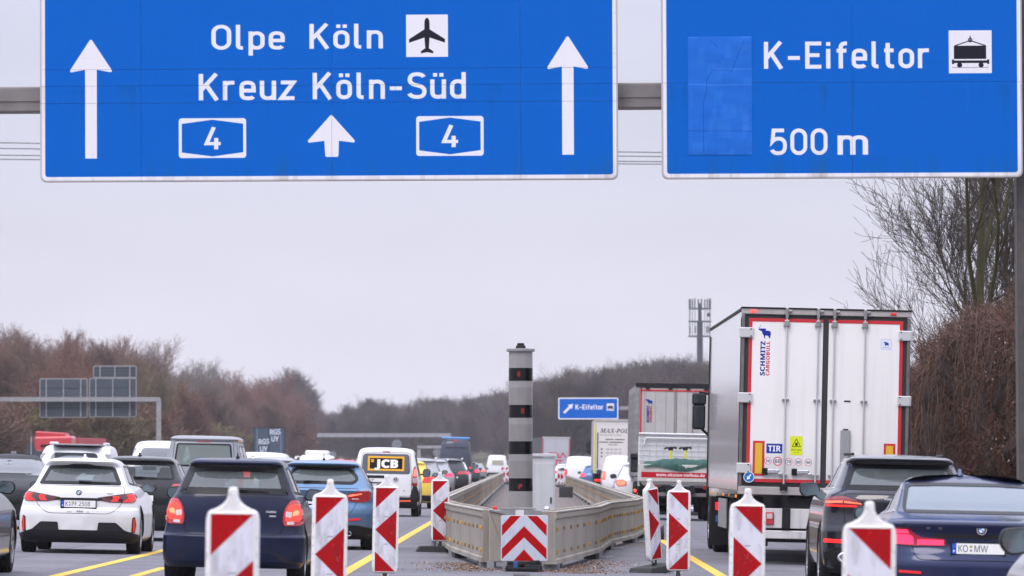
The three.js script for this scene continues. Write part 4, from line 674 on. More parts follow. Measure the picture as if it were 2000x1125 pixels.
function simpleCar(kind, o) { // scaled copy of a table
  const K = KIND[kind], kw = (o.W ?? (kind === 'van' ? 1.9 : 1.8)) / (2 * Math.max(...K.keys.map((k) => k[1]))), kh = (o.H ?? K.H) / K.H, kl = (o.L ?? K.L) / K.L;
  const sc = (p) => p.map(([x, y]) => [x * kw, y * kh]), light = sc(o.light ?? K.light), L = K.L * kl;
  const cx = light.reduce((a, p) => a + p[0], 0) / light.length, cy = light.reduce((a, p) => a + p[1], 0) / light.length;
  const belt = K.rear[0][1] * kh, top = K.rear[2][1] * kh, van = kind === 'van';
  return buildCar({
    low: true, L, H: K.H * kh, ...o, keys: K.keys.map(([y, w, a, b]) => [y * kh, w * kw, a * kl, b * kl]),
    win: { rear: o.blind ? undefined : sc(o.rearWin ?? K.rear), sides: o.blindSides ? [] : [[[-L * .22, belt], [-L * .43, belt - .01], [-L * .43, top - .02], [-L * .26, top - .04]], [[-L * .445, belt - .01], [-L * (van ? .74 : .66), belt - .03], [-L * (van ? .66 : .55), top - .02], [-L * .445, top - .02]]], front: [[-.62 * kw, belt + .02], [.62 * kw, belt + .02], [.54 * kw, top], [-.54 * kw, top]].map(([x, y]) => [x, y]), ...o.win },
    lights: o.noLights ? [] : [{ poly: light, lit: o.unlit ? [] : [{ poly: light.map(([x, y]) => [lerp(cx, x, .8), lerp(cy, y, .75)]), mat: o.litMat ?? M.redLit }] }],
    panels: [...(o.lowBumper === false ? [] : [{ poly: [[-.8 * kw, .24], [.8 * kw, .24], [.82 * kw, .42], [-.82 * kw, .42]], mat: M.dark }]), ...(o.panels ?? [])],
    plate: o.plate ?? undefined, mirrors: { y: belt - .03, z: -L * .6, k: van ? 1.25 : 1, mat: o.mirrorMat, ...o.mirrors },
  });
}
// ---------------------------------------------------------------- beacons with red and white faces
const beaconTex = [0, 1].map((flip) => canvasTex(256, 1024, (x, w, h) => {
  if (flip) { x.translate(w, 0); x.scale(-1, 1); }
  x.fillStyle = '#d2d2dc'; x.fillRect(0, 0, w, h); x.fillStyle = '#a50f16'; const P = (...p) => { x.beginPath(); p.forEach(([a, b], i) => x[i ? 'lineTo' : 'moveTo'](a * w, b * h)); x.closePath(); x.fill(); };
  P([0, 0], [1, 0], [0, .245]); P([1, .268], [1, .742], [0, .5]); P([0, .758], [1, 1], [0, 1]);
  seed(50 + flip); for (let i = 0; i < 26; i++) { x.fillStyle = `rgba(225,225,232,${rr(.05, .3)})`; x.fillRect(rr(0, w), rr(0, h), rr(2, 6), rr(6, 40)); } for (let i = 0; i < 90; i++) { x.fillStyle = `rgba(70,64,60,${rr(.02, .08)})`; x.beginPath(); x.ellipse(rr(0, w), h * Math.pow(rnd(), .6), rr(3, 40), rr(20, 120), 0, 0, 7); x.fill(); } for (let i = 0; i < 40; i++) { x.strokeStyle = `rgba(${rnd() < .5 ? '235,235,240' : '60,50,48'},${rr(.15, .5)})`; x.lineWidth = rr(1, 3); const a = rr(0, w), b = rr(0, h); x.beginPath(); x.moveTo(a, b); x.lineTo(a + rr(-30, 30), b + rr(-50, 50)); x.stroke(); }
  for (const y of [.34, .665]) { x.fillStyle = 'rgba(70,70,78,.8)'; for (let i = 0; i < 5; i++) x.fillRect(w * .42 + i * 10, h * y, 6, 12); }
}));
const beaconWhite = std(.84, .84, .85, .5, 0, { map: plateDirt });
function beaconThing(label, x, d, flip, o = {}) {
  const t = thing('traffic_beacon', label, 'traffic beacon', [x, gy(x), -d], o.turn ?? Math.sin(d * 7.3) * .09, o.group); t.rotation.z = o.lean ?? TILT * .4 + Math.sin(d * 3.1) * .012; t.scale.setScalar(.945); if (o.pitch) t.rotation.x = o.pitch;
  const out = roundPoly([[-.12, .19], [.12, .19], [.142, .205], [.16, .25], [.16, 1.21], [.148, 1.262], [.10, 1.277], [.062, 1.30], [.037, 1.33], [.029, 1.355], [.028, 1.405], [-.028, 1.405], [-.029, 1.355], [-.037, 1.33], [-.062, 1.30], [-.10, 1.277], [-.148, 1.262], [-.16, 1.21], [-.16, .25], [-.142, .205]], .03, 4);
  const low = roundPoly([[-.07, .19], [.07, .19], [0, .125]], .012);
  mb().prism(out, .075, -.0375, .012).build('body', beaconWhite, t); mb().prism(low, .05, -.025).build('tip', beaconWhite, t);
  mb().box(0, .15, 0, .06, .16, .06, .01).build('shaft', M.greyRubber, t);
  const g = new THREE.PlaneGeometry(.262, 1.04); g.translate(0, .728, .0395); mesh('striped_face', g, printed(beaconTex[flip], .45), t);
  { const h = g.clone(); h.rotateY(Math.PI); mesh('striped_face', h, printed(beaconTex[1 - flip], .45), t); }
  mesh('face_frame', rim((a, b, o) => [a, b, .038 + o], roundPoly(rectPts(-.142, .200, .142, 1.256), .012), .012, .005), beaconWhite, t);
  mb().prism(roundPoly([[-.42, 0], [.42, 0], [.40, .055], [.36, .11], [-.36, .11], [-.40, .055]], .012), .40, -.20, .01).build('foot', M.greyRubber, t);
  return t;
}
beaconThing('nearest left red and white beacon, in front of the dark blue hatchback', -1.715, 32.3, 0);
beaconThing('second left red and white beacon, in front of the light blue hatchback', -1.74, 48.4, 0);
beaconThing('third left red and white beacon, just left of the yellow line, before the JCB van', -1.73, 66.5, 0);
beaconThing('fourth left red and white beacon standing against the left concrete wall', -1.525, 94, 0);
beaconThing('nearest right red and white beacon, in front of the dark blue saloon', 1.895, 32.3, 1);
beaconThing('second right red and white beacon, in front of the white refrigerated trailer', 1.81, 48.4, 1);
beaconThing('third right red and white beacon, upright beside the leaning one', 1.84, 72, 1);
beaconThing('leaning twisted red and white beacon right of the concrete wall corner', 1.72, 80, 1, { turn: .95, lean: .10 });
for (let i = 0; i < 6; i++) beaconThing(`small far beacon left of the column, ${['nearest', 'second nearest', 'third nearest', 'fourth nearest', 'fifth nearest', 'farthest'][i]} of its row`, -2.02 + i * .2, 392 + i * 17, 0, { group: 'far beacons at the left end of the island' });
for (let i = 0; i < 3; i++) beaconThing(`small far beacon right of the cabinet, ${['nearest', 'middle', 'farthest'][i]} of three in a row`, 2.05 - i * .13, 352 + i * 14, 1, { group: 'far beacons at the right end of the island' });
{ const t = thing('rubber_block', 'black rubber block lying before the far right beacons', 'block', [2.42 * .62, gy(1.5), -255], 0); mb().box(0, .25, 0, .62, .5, .5, .04).box(-.1, .52, 0, .1, .06, .3).build('block', M.greyRubber, t); }

// ---------------------------------------------------------------- the chain of wall elements round the traffic island
const wallMats = [[.42, .395, .365], [.36, .34, .32], [.45, .425, .395]].map((c) => std(...c, .9, 0, { map: concreteMap, bumpMap: concreteMap, bumpScale: .008 }));
const wallGeo = new Map();
function wallElement(label, a, b, group, o = {}) {
  const L = a.distanceTo(b), t = thing('barrier_wall', label, 'barrier', [(a.x + b.x) / 2, gy((a.x + b.x) / 2), (a.z + b.z) / 2], 0, group);
  t.rotation.order = 'YZX'; t.rotation.y = Math.atan2(-(b.z - a.z), b.x - a.x); t.rotation.z = Math.atan2(gy(b.x) - gy(a.x), L); const f = o.flip ? -1 : 1; // local x runs along the wall
  const key = L.toFixed(2) + f + (o.strip ? "s" : ""); let G = wallGeo.get(key);
  if (!G) {
    const prof = [[-.105, .09], [-.105, .15], [-.08, .17], [-.075, .71], [-.098, .735], [-.10, .80], [-.085, .81], [.085, .81], [.10, .80], [.098, .735], [.075, .71], [.08, .17], [.105, .15], [.105, .09]];
    const body = mb().add(new THREE.ExtrudeGeometry(new THREE.Shape(prof.map((p) => new THREE.Vector2(...p))), { depth: L - .012, bevelEnabled: false }), new THREE.Matrix4().makeRotationY(Math.PI / 2).setPosition(-L / 2 + .006, 0, 0));
    const ribs = mb(); for (let k = 0; k < (o.strip ? Math.round(L / .6) : 2); k++) ribs.box(o.strip ? -L / 2 + .3 + k * .6 : (k - .5) * (L - .1), .44, 0, .06, .52, .164, .004);
    const cap = mb().box(0, .822, 0, L - .03, .024, .22, .008); for (let k = 0; k < Math.round(L / 1.2); k++) cap.box(-L / 2 + .6 + k * 1.2, .845, 0, .1, .03, .07, .01);
    const feet = mb(); for (const s of [-1, 1]) feet.box(s * (L / 2 - .28), .055, 0, .1, .11, .24); const plates = mb(); for (const s of [-1, 1]) plates.box(s * (L / 2 - .5), .012, 0, .26, .02, .62);
    const pads = mb(); for (const s of [-1, 1]) pads.box(s * (L / 2 - .9), .05, 0, .9, .1, .2, .01);
    const holes = mb(); for (let k = 0; k < Math.round(L / 1.2); k++) holes.box(-L / 2 + .9 + k * 1.2, .836, 0, .09, .006, .06);
    G = { body: body.geo(), ribs: ribs.geo(), cap: cap.geo(), feet: feet.geo(), plates: plates.geo(), pads: pads.geo(), holes: holes.geo(), refl: mb().box(0, 0, 0, .07, .055, .035, .008).geo() }; wallGeo.set(key, G);
  }
  const gap = o.gap ?? 1.15, wm = wallMats[Math.floor(rnd() * 3)];
  mesh('wall_panel', G.body, wm, t); mesh('rib', G.ribs, wm, t); mesh('cap_rail', G.cap, capGrey, t); mesh('foot', G.feet, M.galv, t); mesh('foot_plate', G.plates, M.galv, t); mesh('rubber_pad', G.pads, M.greyRubber, t); mesh('cap_hole', G.holes, M.dark, t);
  if (o.strip) { for (const y of [.30, .56]) { const c = mb(); for (let k = 0; k < Math.round(L / .5); k++) c.box(-L / 2 + .25 + k * .5, y, f * .082, .34, .035, .02, .006); c.build('amber_strip', std(.33, .18, .07, .8), t); } }
  else for (const y of [.26, .58]) for (let k = 0; k < Math.round(L / gap); k++) { const m = mesh('reflector', G.refl, k % 5 ? amberDirty : amberBright, t); m.position.set(-L / 2 + .3 + k * gap + rr(-.02, .02), y, f * .086); m.rotation.y = rr(-.5, .5); }
  return t;
}
const capGrey = std(.46, .44, .425, .8, 0, { map: concreteMap }), amberDirty = std(.30, .185, .07, .7), amberBright = std(.58, .30, .03, .45);
seed(611);
const P3 = (x, d) => V(x, 0, -d);
const nose = [P3(-.62, 80.6), P3(-1.20, 90), P3(-1.57, 99.6)];
wallElement('left front wall element nearest the striped chevron board', nose[0], nose[1], undefined, { flip: true, gap: 1.15 });
wallElement('left front wall element behind the fourth left beacon', nose[1], nose[2], undefined, { flip: true, gap: 1.15 });
{ // bevelled end piece between the first left element and the chevron board
  const t = thing('barrier_end', 'sloped concrete end piece left of the chevron board', 'barrier', [-.49, gy(-.49), -79.9]);
  mb().prism(roundPoly([[-.12, .10], [.16, .10], [.15, .76], [-.12, .82]], .015), .5, -.62, .015).build('end_block', wallMats[0], t); mb().box(-.1, .055, .0, .1, .11, .2).box(.12, .055, 0, .1, .11, .2).build('foot', M.galv, t);
  mb().prism([[-.12, .822], [.16, .762], [.16, .782], [-.12, .845]], .5, -.6).build('cap_rail', M.galv, t);
}
const right = [P3(.24, 79.8), P3(1.0, 91.8), P3(1.32, 102), P3(1.92, 111), P3(2.24, 119)];
['right front wall element beside the chevron board', 'second right wall element after the bend', 'third right wall element with closely set reflectors', 'right corner wall element at the yellow line'].forEach((l, i) => wallElement(l, right[i], right[i + 1], undefined, { gap: [1.75, 1.1, .9, .7][i] }));
const cross = thing('barrier_beam', 'short grey cross beam on top behind the chevron board', 'barrier', [-.2, gy(-.2), -80.1]); mb().box(0, .79, 0, .86, .1, .12, .01).box(.0, .86, 0, .5, .02, .14, .005).build('beam', M.galv, cross); mb().box(.02, .795, .066, .12, .09, .012, .003).build('label_plate', M.plasticWhite, cross); mb().box(-.33, .87, .02, .06, .05, .05, .015).build('red_lamp', M.reflect, cross);
const backWall = (x0, d0, x1, d1, n, label, group, flip) => { for (let i = 0; i < n; i++) wallElement(label, P3(lerp(x0, x1, i / n), lerp(d0, d1, i / n)), P3(lerp(x0, x1, (i + 1) / n), lerp(d0, d1, (i + 1) / n)), group, { strip: true, flip }); };
backWall(-1.68, 101, -2.06, 389, 24, 'one of the wall elements in the long row along the left side of the island', 'left row of island walls', false);
backWall(2.26, 119.5, 2.06, 347, 19, 'one of the wall elements in the long row along the right side of the island', 'right row of island walls', true);
{ // chevron board with its rubber-footed stand
  const d = 79.2, x = pxX(1024, d), t = thing('chevron_board', 'square board with red and white upward chevrons in front of the walls', 'road sign', [x, gy(x), -d]); t.rotation.z = -.004;
  const tx = canvasTex(512, 512, (c, w) => {
    const k = w / 665, X = (v) => (v - 135) * k, Y = (v) => (v - 275) * w / 635; c.fillStyle = '#cfd2dc'; c.fillRect(0, 0, w, w); c.fillStyle = '#b80c12';
    const P = (...p) => { c.beginPath(); p.forEach(([a, b], i) => c[i ? 'lineTo' : 'moveTo'](X(a), Y(b))); c.closePath(); c.fill(); };
    P([280, 275], [425, 275], [150, 560], [150, 415]); P([495, 275], [640, 275], [780, 410], [780, 560]); P([462, 425], [780, 735], [780, 882], [462, 580], [150, 882], [150, 735]); P([462, 745], [615, 910], [310, 910]);
    c.strokeStyle = 'rgba(60,60,70,.35)'; c.lineWidth = 2; c.beginPath(); c.moveTo(X(462), 0); c.lineTo(X(462), w); c.stroke(); seed(8); for (let i = 0; i < 50; i++) { c.fillStyle = `rgba(60,55,50,${rr(.02, .07)})`; c.fillRect(rr(0, w), rr(0, w), rr(2, 24), rr(10, 80)); }
  });
  const W = .655, H = .64, y0 = .135; mb().prism(roundPoly(rectPts(-W / 2, y0, W / 2, y0 + H), .03), .03, -.035, .004).build('board', M.plasticWhite, t);
  const g = new THREE.ShapeGeometry(new THREE.Shape(roundPoly(rectPts(-W / 2 + .008, y0 + .008, W / 2 - .008, y0 + H - .008), .028).map((p) => new THREE.Vector2(...p)))), P = g.attributes.position, uv = new Float32Array(P.count * 2); for (let k = 0; k < P.count; k++) { uv[k * 2] = (P.getX(k) + W / 2) / W; uv[k * 2 + 1] = (P.getY(k) - y0) / H; } g.setAttribute('uv', new THREE.BufferAttribute(uv, 2)); mesh('striped_face', g, printed(tx, .35), t);
  mb().box(0, .08, -.2, .46, .16, .3, .04).box(-.16, .04, .25, .2, .09, .5, .03).box(.12, .045, .2, .26, .1, .6, .04).box(-.02, .03, .5, .5, .06, .3, .025).bar(V(-.24, .1, .03), V(.24, .1, .03), .035).bar(V(.02, .1, .2), V(.2, .12, .3), .04).bar(V(-.1, .08, .4), V(-.02, .1, .35), .045).build('stand', M.rubber, t); mb().box(-.12, .09, .53, .06, .1, .05, .01).build('blue_clip', std(.03, .10, .3, .6), t);
}
// speed camera column
{
  const d = 88.5, x = pxX(1017, d), s = F / d, Y = (py) => EYE - (py - HOR) / s - gy(x), R = .186, t = thing('speed_camera', 'grey speed camera column with four black bands, two glowing red', 'speed camera', [x, gy(x), -d]);
  const cyl = (name, a, b, r, mat, seg = 40, bev = 0) => mb().add(new THREE.LatheGeometry([[0, a], [r - bev, a], [r, a + bev], [r, b - bev], [r - bev, b], [0, b]].map((p) => new THREE.Vector2(...p)), seg), new THREE.Matrix4()).build(name, mat, t);
  const steel = std(.325, .31, .31, .42, .1, { map: grimeMap }), steel2 = std(.27, .255, .255, .42, .1, { map: grimeMap }), band = phys(.006, .006, .008, .12, { specularIntensity: .55 });
  const B = [[719, 744], [791, 816], [862, 887], [934, 959]]; let lo = 0;
  cyl('plinth', 0, .12, R + .02, M.galvDark, 40, .01);
  [...B].reverse().forEach(([y0, y1], i) => { const a = Y(y1), b = Y(y0), mid = lerp(lo, a, .72); cyl('column', lo + (i ? .0 : .12), mid, R, steel2); cyl('column', mid, a, R - .001, steel); cyl('black_band', a, b, R + .002, band); lo = b; });
  cyl('column', lo, Y(687), R - .001, steel); cyl('cap', Y(687), Y(681), R + .035, M.galv, 40, .006);
  mb().add(new THREE.CylinderGeometry(.07, .085, .05, 18), new THREE.Matrix4().setPosition(0, Y(681) + .025, 0)).box(0, Y(681) + .062, 0, .11, .05, .09, .015).build('top_sensor', M.dark, t);
  const red = (py, px, w, h, k) => { const a = (px - 1017) / s, th = Math.asin(a / (R + .004)), g = new THREE.CylinderGeometry(R + .0035, R + .0035, h, 8, 1, true, th - w / R / 2, w / R); g.translate(0, Y(py), 0); mesh('red_flash_lens', g, glow(.30, .016, .010, k), t); };
  red(731, 1013, .05, .08, .40); red(803, 1021, .05, .08, .36); red(948, 1017, .05, .05, .5); red(951, 1014, .035, .06, .4);
  for (const [y] of B) mb().box(R * .35, Y(y) - .09, R * .93, .004, .16, .004).build('band_seam', M.dark, t);
}
{ // switch cabinet
  const d = 91, s = F / d, x = pxX(1062.5, d), t = thing('switch_cabinet', 'pale grey steel cabinet right behind the speed camera column', 'cabinet', [x, gy(x), -d]), h = (1.5 - (886 - HOR) / s) - gy(x), m = std(.60, .61, .64, .5, .05, { map: grimeMap });
  mb().box(0, h / 2 - .03, -.2, .36, h - .06, .38, .008).build('housing', m, t); mb().box(0, h - .025, -.2, .40, .05, .44, .01).build('lid', m, t); mb().box(0, h / 2 - .05, .0, .31, h - .2, .012, .004).build('door', m, t); mb().box(.11, h * .55, .012, .025, .1, .02, .006).build('handle', M.dark, t);
  const l = thing('knob_lamp', 'small chrome dome lamp on the wall top beside the cabinet', 'lamp', [pxX(1068, 83), 0, -83]); mb().add(new THREE.SphereGeometry(.045, 16, 10, 0, 6.283, 0, Math.PI / 2), new THREE.Matrix4().setPosition(0, .83, 0)).bar(V(0, .79, 0), V(0, .835, 0), .05, .05, 16).build('dome', M.chrome, l);
}
{ // hose reel / valve lying at the corner
  const t = thing('rubber_roller', 'grey rubber roller foot lying at the right wall corner', 'roller', [2.4, gy(2.4), -116]); mb().bar(V(0, .13, 0), V(.24, .13, 0), .13, .13, 20).bar(V(.24, .13, 0), V(.28, .13, 0), .16, .16, 20).build('roller', M.greyRubber, t);
}
{ // dead leaves and chips swept against the walls
  seed(909); const q = new THREE.BufferGeometry(); q.setAttribute('position', new THREE.Float32BufferAttribute([-1, 0, -.6, 1, .25, -.5, .8, 0, .7, -.7, .35, .5], 3)); q.setIndex([0, 1, 2, 0, 2, 3]); q.computeVertexNormals();
  const spots = []; for (let i = 0; i < 3400; i++) { const side = rnd() < .42; const d = 77.6 + Math.pow(rnd(), 1.5) * (side ? 6 : 10), w = side ? lerp(-.55, -1.1, (d - 78) / 9) : lerp(.2, .95, (d - 78) / 12), x = w + (side ? -1 : 1) * (.1 + Math.abs(rr(-1, 1) * rr(0, 1)) * 1.0) * (side ? 1 : 1) + (d < 79.5 ? rr(-.3, .3) : 0); spots.push([x, d]); }
  for (let i = 0; i < 1500; i++) spots.push([rr(-1.8, 2.1), rr(84, 330) ]);
  for (let i = 0; i < 240; i++) spots.push([rr(-2.2, 2.4), rr(55, 80)]);
  const im = new THREE.InstancedMesh(q, std(1, 1, 1, .95), spots.length), m = new THREE.Matrix4(), e = new THREE.Euler(), Q = new THREE.Quaternion(), c = new THREE.Color();
  spots.forEach(([x, d], i) => { const s = rr(.005, .015); Q.setFromEuler(e.set(rr(-.5, .5), rr(0, 6.3), rr(-.5, .5))); m.compose(V(x, gy(x) + .008 + rr(0, .03), -d), Q, V(s, s, s)); im.setMatrixAt(i, m); const k = rnd(); im.setColorAt(i, k < .45 ? c.setRGB(.20, .10, .05) : k < .75 ? c.setRGB(.33, .2, .11) : k < .93 ? c.setRGB(.12, .06, .04) : c.setRGB(.5, .42, .33)); });
  im.name = 'leaf_litter'; im.userData = { kind: 'stuff', label: 'brown dead leaves and chips swept against the walls' }; scene.add(im);
}
// ---------------------------------------------------------------- cars
const txt = (s, font, col, W, H, align = 'center') => (x) => { x.clearRect(0, 0, W, H); x.fillStyle = col; x.font = font; x.textAlign = align; x.textBaseline = 'middle'; x.fillText(s, align === 'center' ? W / 2 : 4, H / 2); };
const place = (X, d) => [X, gy(X), -d];

// white hatchback, left lane
buildCar({
  label: 'white hatchback with two-part red tail lights and plate K PF 2508', L: 4.32, H: 1.434, pos: place(-6.80, 85), paint: [.74, .735, .74], metal: 0, dirt: .32, p: 2.6, cr: .34,
  keys: [[.17, .80, -.12, -4.2], [.24, .885, -.04, -4.28], [.35, .905, 0, -4.31], [.55, .905, 0, -4.32], [.66, .89, -.015, -4.3], [.70, .882, -.05, -4.28], [.80, .855, -.055, -4.2], [.92, .80, -.075, -3.75], [1.0, .725, -.12, -3.2], [1.03, .70, -.16, -3.05], [1.2, .625, -.36, -2.6], [1.3, .582, -.46, -2.35], [1.345, .548, -.40, -2.2], [1.385, .512, -.36, -2.1], [1.41, .46, -.44, -1.95], [1.428, .36, -.7, -1.8], [1.434, .15, -1.1, -1.5]],
  win: { rear: [[-.625, 1.03], [.625, 1.03], [.49, 1.31], [.2, 1.325], [-.2, 1.325], [-.49, 1.31]], r: .05, glass: GL.dimPaintedSheen, frit: .05, sides: [[[-.92, 1.05], [-1.95, 1.02], [-1.95, 1.33], [-1.2, 1.33]], [[-2.03, 1.02], [-3.0, 1.0], [-2.3, 1.34], [-2.03, 1.34]]], front: [[-.64, 1.05], [.64, 1.05], [.54, 1.34], [-.54, 1.34]] },
  lights: [{ poly: [[.275, .842], [.606, .897], [.771, .921], [.82, .90], [.845, .845], [.82, .785], [.78, .771], [.473, .776], [.29, .806]], r: .02, mat: phys(.07, .004, .006, .15, { clearcoat: 1 }), lit: [
    { poly: [[.645, .785], [.785, .785], [.825, .84], [.80, .895], [.70, .895], [.735, .84]] }, { poly: [[.47, .79], [.575, .795], [.60, .85], [.585, .87], [.50, .865], [.515, .83]] }] }],
  panels: [{ poly: [[-.88, .17], [.88, .17], [.90, .29], [.70, .352], [-.70, .352], [-.90, .29]], raw: true, off: .012, nu: 40, mat: M.dark, name: 'diffuser' }, { poly: [[.29, .35], [.70, .35], [.56, .475], [.305, .475]], r: .02, off: .014, mat: M.dark, name: 'diffuser' }, { poly: mirrorPts([[.29, .35], [.70, .35], [.56, .475], [.305, .475]]), r: .02, off: .014, mat: M.dark, name: 'diffuser' },
    { poly: [[.79, .325], [.835, .33], [.85, .44], [.83, .565], [.80, .545]], r: .012, off: .014, mat: M.black, name: 'air_curtain' }, { poly: mirrorPts([[.79, .325], [.835, .33], [.85, .44], [.83, .565], [.80, .545]]), r: .012, off: .014, mat: M.black, name: 'air_curtain' },
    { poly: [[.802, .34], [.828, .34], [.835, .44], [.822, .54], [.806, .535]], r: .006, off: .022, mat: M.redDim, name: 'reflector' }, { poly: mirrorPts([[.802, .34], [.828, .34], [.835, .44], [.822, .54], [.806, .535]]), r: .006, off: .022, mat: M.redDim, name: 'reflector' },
    { poly: [[-.36, .80], [.36, .80], [.34, .835], [-.34, .835]], r: .01, off: .01, mat: M.dark, name: 'plate_recess' }],
  rims: [{ poly: [[-.47, .60], [.47, .60], [.60, .70], [.66, .80], [.69, 1.02], [-.69, 1.02], [-.66, .80], [-.60, .70]], r: .1 }],
  plate: { y: .74, text: 'K|PF 2508' }, badge: [0, .915, .042, roundel], wiper: [-.01, 1.06, .44, 1.045],
  mirrors: { y: .99, z: -2.75, out: .13, mat: M.black }, fin: [0, -1.1, M.plasticWhite], seatMat: M.seat,
  extra(t, S) {
    decal(t, S, 'lettering', 0, .635, .5, .05, (x, W, H) => { x.clearRect(0, 0, W, H); x.fillStyle = '#3c3c40'; x.textAlign = 'center'; x.font = 'italic 26px sans-serif'; x.fillText('www.', 92, 44); x.font = 'italic bold 44px sans-serif'; x.fillText('PFK', 214, 46); x.font = 'italic 26px sans-serif'; x.fillText('.de', 310, 44); }, 400, 52);
    decal(t, S, 'lettering', .46, .905, .11, .02, (x, W, H) => { x.clearRect(0, 0, W, H); x.fillStyle = '#8a8c90'; x.fillRect(8, 6, 112, 10); x.fillRect(20, 20, 90, 6); }, 128, 28);
  },
});

// dark blue hatchback in front
const FABIA = { H: 1.487, L: 4.0 };
buildCar({
  label: 'dark blue hatchback with lit red and amber tail lights behind the nearest left beacon', ...FABIA, pos: place(-3.515, 66.5), paint: [.004, .008, .034], metal: .1, dirt: .05, coat: .4, p: 3, cr: .3,
  keys: [[.2, .78, -.1, -3.9], [.28, .825, -.02, -3.98], [.45, .835, 0, -4.0], [.565, .835, 0, -3.99], [.60, .825, -.035, -3.98], [.70, .805, -.05, -3.9], [.85, .785, -.06, -3.8], [1.01, .735, -.09, -3.2], [1.06, .70, -.11, -3.0], [1.22, .632, -.25, -2.6], [1.36, .57, -.36, -2.3], [1.392, .556, -.36, -2.15], [1.412, .545, -.265, -2.1], [1.437, .53, -.26, -2.05], [1.46, .50, -.33, -1.95], [1.477, .44, -.55, -1.8], [1.487, .25, -1.1, -1.4]],
  win: { rear: [[-.655, 1.06], [.655, 1.06], [.54, 1.385], [.3, 1.40], [-.3, 1.40], [-.54, 1.385]], r: .06, glass: GL.paintedSheen, frit: .075, sides: [[[-.62, 1.08], [-1.7, 1.06], [-1.7, 1.4], [-.95, 1.38]], [[-1.78, 1.06], [-2.9, 1.05], [-2.25, 1.4], [-1.78, 1.4]]], front: [[-.62, 1.06], [.62, 1.06], [.53, 1.39], [-.53, 1.39]] },
  lights: [{ poly: [[.585, .70], [.77, .705], [.805, .76], [.80, .86], [.775, .96], [.73, 1.0], [.655, 1.0], [.60, .91], [.575, .80]], r: .03, off: .014, mat: phys(.46, .014, .016, .14, { clearcoat: 1 }), lit: [
    { poly: [[.60, .745], [.77, .755], [.785, .87], [.745, .955], [.65, .95], [.60, .86]], mat: glow(1, .075, .05, .95), r: .04 }, { poly: [[.675, .815], [.745, .83], [.75, .88], [.69, .885]], mat: glow(1, .30, .13, 1.6), r: .02 }, { poly: [[.60, .81], [.665, .80], [.675, .86], [.605, .87]], mat: M.clearLens, r: .012, name: 'reversing_lens' }, { poly: [[.62, .715], [.70, .72], [.695, .755], [.62, .75]], mat: M.clearLens, name: 'reversing_lens' }] }],
  panels: [{ poly: [[-.55, 1.365], [.55, 1.365], [.52, 1.41], [-.52, 1.41]], off: .004, mat: M.black, name: 'spoiler_shade', r: .02 }, { poly: [[-.30, .80], [.30, .80], [.29, .84], [-.29, .84]], mat: M.dark, r: .015, name: 'plate_recess' }],  // the black strip at the top paints the shadow beneath the roof spoiler
  rims: [{ poly: [[-.52, .585], [.52, .585], [.575, .64], [.585, .78], [.66, 1.035], [-.66, 1.035], [-.585, .78], [-.575, .64]], r: .08 }],
  wiper: [-.02, 1.10, .40, 1.085], antenna: [0, -.75, .06], mirrors: { y: 1.05, z: -2.55, k: 1.0, out: .13, mat: M.dark },
  plate: { y: .70, text: 'K|' }, belt: 1.02,
  extra(t, S) {
    decal(t, S, 'lettering', .435, .865, .15, .042, txt('Fabia', 'italic bold 46px serif', '#c8cad0', 160, 56), 160, 56, .006);
    mb().box(.455, .812, S.rearZ(.455, .812) + .003, .085, .016, .008, .003).build('badge', M.chrome, t);
    mb().box(.13, 1.30, S.rearZ(.13, 1.3) - .06, .075, .075, .02, .008).build('brake_light', glow(1, .10, .10, 1.5), t);
  },
});

